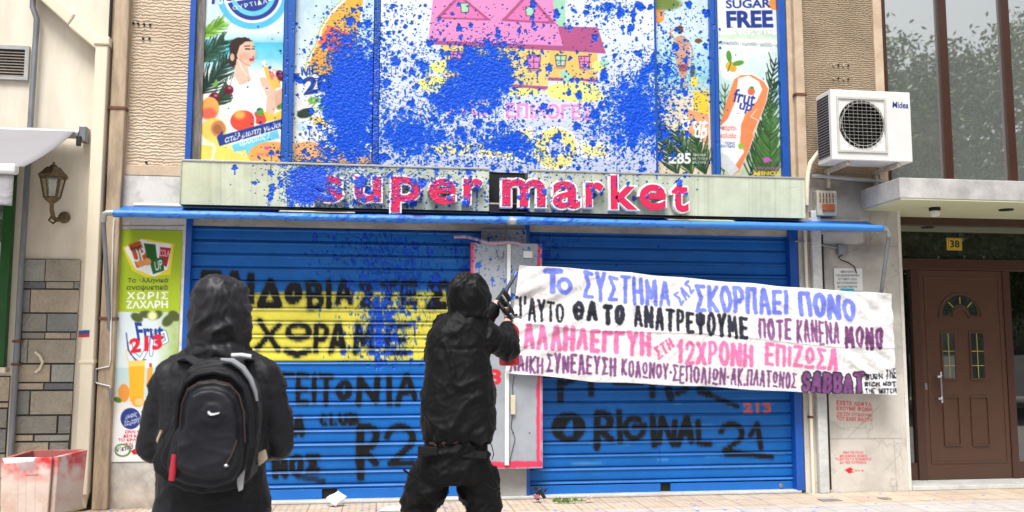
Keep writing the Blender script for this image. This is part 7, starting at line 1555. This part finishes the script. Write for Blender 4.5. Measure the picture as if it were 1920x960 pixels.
    for s, pts in ((-1, ((374, 682, -.02), (354, 670, .04), (343, 674, .10), (339, 678, .2), (336, 705, .33), (330, 780, .37), (330, 840, .30), (312, 850, .12))), (1, ((438, 682, -.02), (456, 670, .04), (466, 674, .10), (471, 678, .2), (473, 705, .33), (478, 780, .37), (478, 840, .30), (482, 850, .10)))):
        ps = [q(*v) for v in pts]; v = []; n = len(ps)
        for i, c_ in enumerate(ps):
            tn = (ps[min(i+1, n-1)]-ps[max(i-1, 0)]).normalized(); up = Vector((0, -.3, 1)) if i < 4 else Vector((0, 1, .2)); sd = Vector((1, 0, 0)); up = tn.cross(sd).normalized()*-1; sd = up.cross(tn).normalized(); w_ = .022
            v += [c_-sd*w_+up*.006, c_+sd*w_+up*.006, c_+sd*w_-up*.006, c_-sd*w_-up*.006]
        MB().add(v, [(i*4+k, i*4+(k+1) % 4, (i+1)*4+(k+1) % 4, (i+1)*4+k) for i in range(n-1) for k in range(4)]+[(3, 2, 1, 0), (n*4-4, n*4-3, n*4-2, n*4-1)]).build('shoulder_strap', sm, t, smooth=True, bevel=.004)
person_left()

# ---------------------------------------------------------------- middle person, spraying with an extinguisher
def person_middle():
    Y = -3.65; p = lambda x, y, dy=0: P(x, y, Y+dy)
    RX, FY, UZ = Vector((1, 0, 0)), Vector((0, 1, 0)), Vector((0, 0, 1)); yaw = .45
    hc = p(877, 563); hc = Vector((hc.x+.005, Y+.02, hc.z-.015))
    sh = [p(832, 612, .02), p(902, 622, -.02)]; el = [p(876, 632, .27), p(953, 655, .10)]; wr = [p(933, 568, .36), p(950, 604, .31)]
    hips = [p(828, 850), p(882, 850)]; knees = [p(782, 940, .06), p(905, 945, .02)]; ank = [Vector((knees[0].x-.03, Y-.14, .10)), Vector((knees[1].x+.05, Y-.04, .10))]
    b = MB(); v = head(b, hc, yaw)
    nk = p(872, 600); b.tube([nk+UZ*.05, nk-UZ*.06], [.055, .062], 12)
    loft(b, [ellring(p(x, y, dy), a, d, RX, FY) for x, y, a, d, dy in ((856, 850, .165, .11, 0), (852, 800, .15, .10, 0), (852, 720, .16, .11, 0), (860, 640, .16, .10, 0), (868, 605, .08, .07, 0))])
    up = (p(968, 515, .42)-p(944, 548, .37)).normalized()           # the lance
    for s in range(2):
        limb(b, [sh[s], el[s], wr[s]], [.048, .040, .029]); limb(b, [hips[s], knees[s], ank[s]], [.085, .058, .04]); b.tube([ank[s], ank[s]+FY*.14-UZ*.06], [.04, .03], 10)
    lance = [p(944, 566, .40), p(951, 541, .41), p(966, 516, .43)]
    hd0 = (p(953, 552, .41)-wr[0]); hd1 = (p(957, 585, .34)-wr[1])
    n0, n1 = Vector((.2, .9, .25)), Vector((-.75, .6, .1))
    hand(b, wr[0], hd0, n0, .80, 1.1, 1); hand(b, wr[1], hd1, n1, .80, 1.05, -1)
    body = fuse('person', b, SKIN, None, .0065, 2); tag(body, 'hooded person in cargo trousers and gloves, aiming a hose beside the banner', 'person'); eyes(body, v)
    gm = cloth_mat('glove_leather', (26, 26, 28), .5)
    for w_, hd, n, sd in ((wr[0], hd0, n0, 1), (wr[1], hd1, n1, -1)):
        g = MB(); hand(g, w_+hd.normalized()*.004, hd, n, 1.05, 1.1 if sd == 1 else 1.05, sd); gl = fuse('glove', g, gm, body, .005, 2)
        d = hd.normalized(); nn = (n-d*n.dot(d)).normalized(); MB().tube([w_+d*.045-nn*.022+d.cross(nn)*k for k in (-.025, 0, .025)], [.006, .008, .006], 8).build('knuckle_patch', mat('glove_grey', (176, 176, 180), .5), gl, smooth=True)
    jm = cloth_mat('jacket_cloth', (14, 14, 16), .6, 700, .1, .35)
    j = MB(); pr = lambda y, l, r, d, dy=0: ellring(((p(l, y).x+p(r, y).x)/2, Y+dy, p((l+r)/2, y).z), (p(r, y).x-p(l, y).x)/2, d, RX, FY, 24, 2.5)
    loft(j, [pr(827, 798, 916, .150), pr(822, 793, 921, .165), pr(806, 790, 931, .175), pr(780, 787, 931, .17), pr(735, 789, 928, .165), pr(690, 796, 922, .16), pr(650, 798, 915, .15), pr(622, 803, 918, .135), pr(602, 818, 915, .115), pr(588, 836, 908, .095), pr(578, 846, 902, .085)])
    limb(j, [sh[1], sh[1].lerp(el[1], .5), el[1], el[1].lerp(wr[1], .45), el[1].lerp(wr[1], .84)], [.092, .085, .075, .066, .05], 16)
    limb(j, [sh[0], sh[0].lerp(el[0], .5), el[0], el[0].lerp(wr[0], .5), el[0].lerp(wr[0], .90)], [.088, .08, .07, .06, .046], 16)
    f1 = folds_fn(.012, 5, (1, 1, .8), 6.7, .12, .35); f2 = folds_fn(.0035, 15, (1, 1, 1.3), 3.1); yoke = p(850, 655).z; hem = p(850, 812).z
    def fj(q, n): 
        s = .006*math.exp(-((q.z-yoke-.12*abs(q.x-p(860, 650).x)**1.2)/.010)**2); g = 0
        if q.z < hem+.07: g = .006*math.sin(q.x*95+6*mnoise.noise(q*6))*max(0, 1-(q.z-hem)/.07)
        return f1(q, n)+f2(q, n)-s+g
    fuse('jacket', j, jm, body, .0095, 4, fj)
    h = MB(); hr = lambda y, l, r, d, dy=0: ellring(((p(l, y).x+p(r, y).x)/2, Y+.02+dy, p((l+r)/2, y).z), (p(r, y).x-p(l, y).x)/2, d, RX, FY, 24, 2.15)
    loft(h, [hr(604, 846, 908, .10), hr(594, 841, 914, .125), hr(578, 839, 917, .14), hr(558, 836, 918, .145), hr(542, 836, 915, .14), hr(527, 843, 909, .115), hr(518, 854, 899, .08), hr(513, 866, 888, .04)])
    fh = folds_fn(.016, 6, (1, 1, .9), 12.1, .12, .5); R = Matrix.Rotation(yaw, 3, 'Z')
    def face(c):
        q = R@(c-hc); return q.y > .065 and (q.x/.08)**2+((q.z+.01)/.11)**2 < 1
    fuse('hood', h, cloth_mat('hood_cloth', (15, 15, 17), .5, 700, .1, .35), body, .008, 3, lambda q, n: fh(q, n)+.008*math.exp(-((q.z-p(870, 592).z)/.016)**2), face, .006)
    # pink shirt tail above the waistband
    MB_ = MB(); loft(MB_, [pr(832, 797, 911, .137), pr(812, 797, 911, .135)]); MB_.build('shirt', mat('shirt_pink', (150, 108, 108), .8), body, smooth=True)
    tm = cloth_mat('cargo_cloth', (11, 11, 12), .64, 500, .1, .35)
    tr = MB(); loft(tr, [pr(926, 766, 932, .12), pr(900, 764, 930, .14), pr(862, 776, 922, .15), pr(836, 788, 914, .145), pr(823, 793, 911, .14)])
    tr = MB(); loft(tr, [pr(905, 772, 930, .13), pr(880, 772, 926, .15), pr(850, 784, 918, .15), pr(824, 793, 912, .145)])
    for s in range(2):
        k = [p(810, 880), p(892, 880)][s]; limb(tr, [k, p(*( (797, 918) if s == 0 else (898, 915)), .02), knees[s]+RX*(.02 if s == 0 else -.0), knees[s].lerp(ank[s], .5), ank[s]+UZ*.03], [.118, .128, .112, .095, .085], 18)
    # bulging cargo pockets
    a = p(762, 905); ball(tr, a+RX*.05, .045, .07, .10); a = p(928, 915); ball(tr, a-RX*.045, .05, .075, .10)
    f3 = folds_fn(.016, 5, (1.1, 1, 1.1), 15.5, .14, .4); ft = folds_fn(.004, 14, (1, 1, 1.4), 8.8)
    trs = fuse('trousers', tr, tm, body, .0095, 4, lambda q, n: f3(q, n)+ft(q, n))
    for l, r, t_, b_ in ((783, 821, 833, 852), (866, 914, 841, 858)):
        MB().prism([p(l+1, t_+3, -.140), p(r, t_+6, -.140), p(r-1, b_+3, -.150), p(l, b_, -.150)], (0, .014, 0)).build('pocket_flap', tm, trs, bevel=.004)
    for pts in (((756, 880), (772, 893), (790, 899)), ((905, 905), (925, 918), (938, 916))):
        MB().tube([p(x, y, -.135) for x, y in pts], .006, 6).build('pocket_seam', tm, trs, smooth=True)
    MB().tube([p(x, y, -.05) for x, y in ((915, 822), (922, 836), (926, 852), (922, 862))], .003, 6).build('drawcord', M['black_rubber'], body, smooth=True)
    for s in range(2): boot(body, ank[s], .2, mat('boot_black', (30, 29, 29), .45, var=.1))
    # ---- fire extinguisher held upright in front, its hose and lance
    c = p(955, 600, .40); zt, zb = p(955, 612, .40).z, p(955, 686, .40).z; r = (p(973.5, 650, .40).x-p(936, 650, .40).x)/2
    t = thing('fire_extinguisher', (c.x, c.y, zb), 'red fire extinguisher held in gloved hands by the person at the banner', 'fire extinguisher')
    MB().lathe((c.x, c.y, 0), [(r*.80, zb), (r*.95, zb+.006), (r, zb+.02), (r, zt-.03), (r*.9, zt-.008), (r*.6, zt+.012), (r*.3, zt+.022), (r*.3, zt+.04), (0, zt+.041)], 28).build('cylinder', mat('red_enamel', (206, 26, 36), .28, var=.04), t, smooth=True)
    MB().lathe((c.x, c.y, zt+.036), [(.02, 0), (.022, .012), (.018, .03), (.0, .034)], 14).box(c.x-.012, c.x+.075, c.y-.012, c.y+.012, zt+.052, zt+.062).build('valve', M['metal_grey'], t, smooth=True)
    MB().tube([(c.x+.02, c.y, zt+.055), (c.x+.05, c.y+.03, zt+.07), p(948, 592, .44), p(944, 575, .42), lance[0]], .010, 10).build('hose', M['black_rubber'], t, smooth=True)
    MB().tube(lance, [.012, .013, .011], 12).build('lance', mat('lance_grey', (70, 84, 110), .4), t, smooth=True)
    tp = lance[2]; d = (lance[2]-lance[1]).normalized(); MB().tube([tp-d*.006, tp+d*.022], [.0125, .009], 12).build('nozzle', mat('nozzle_blue', (60, 120, 200), .4), t, smooth=True)
person_middle()
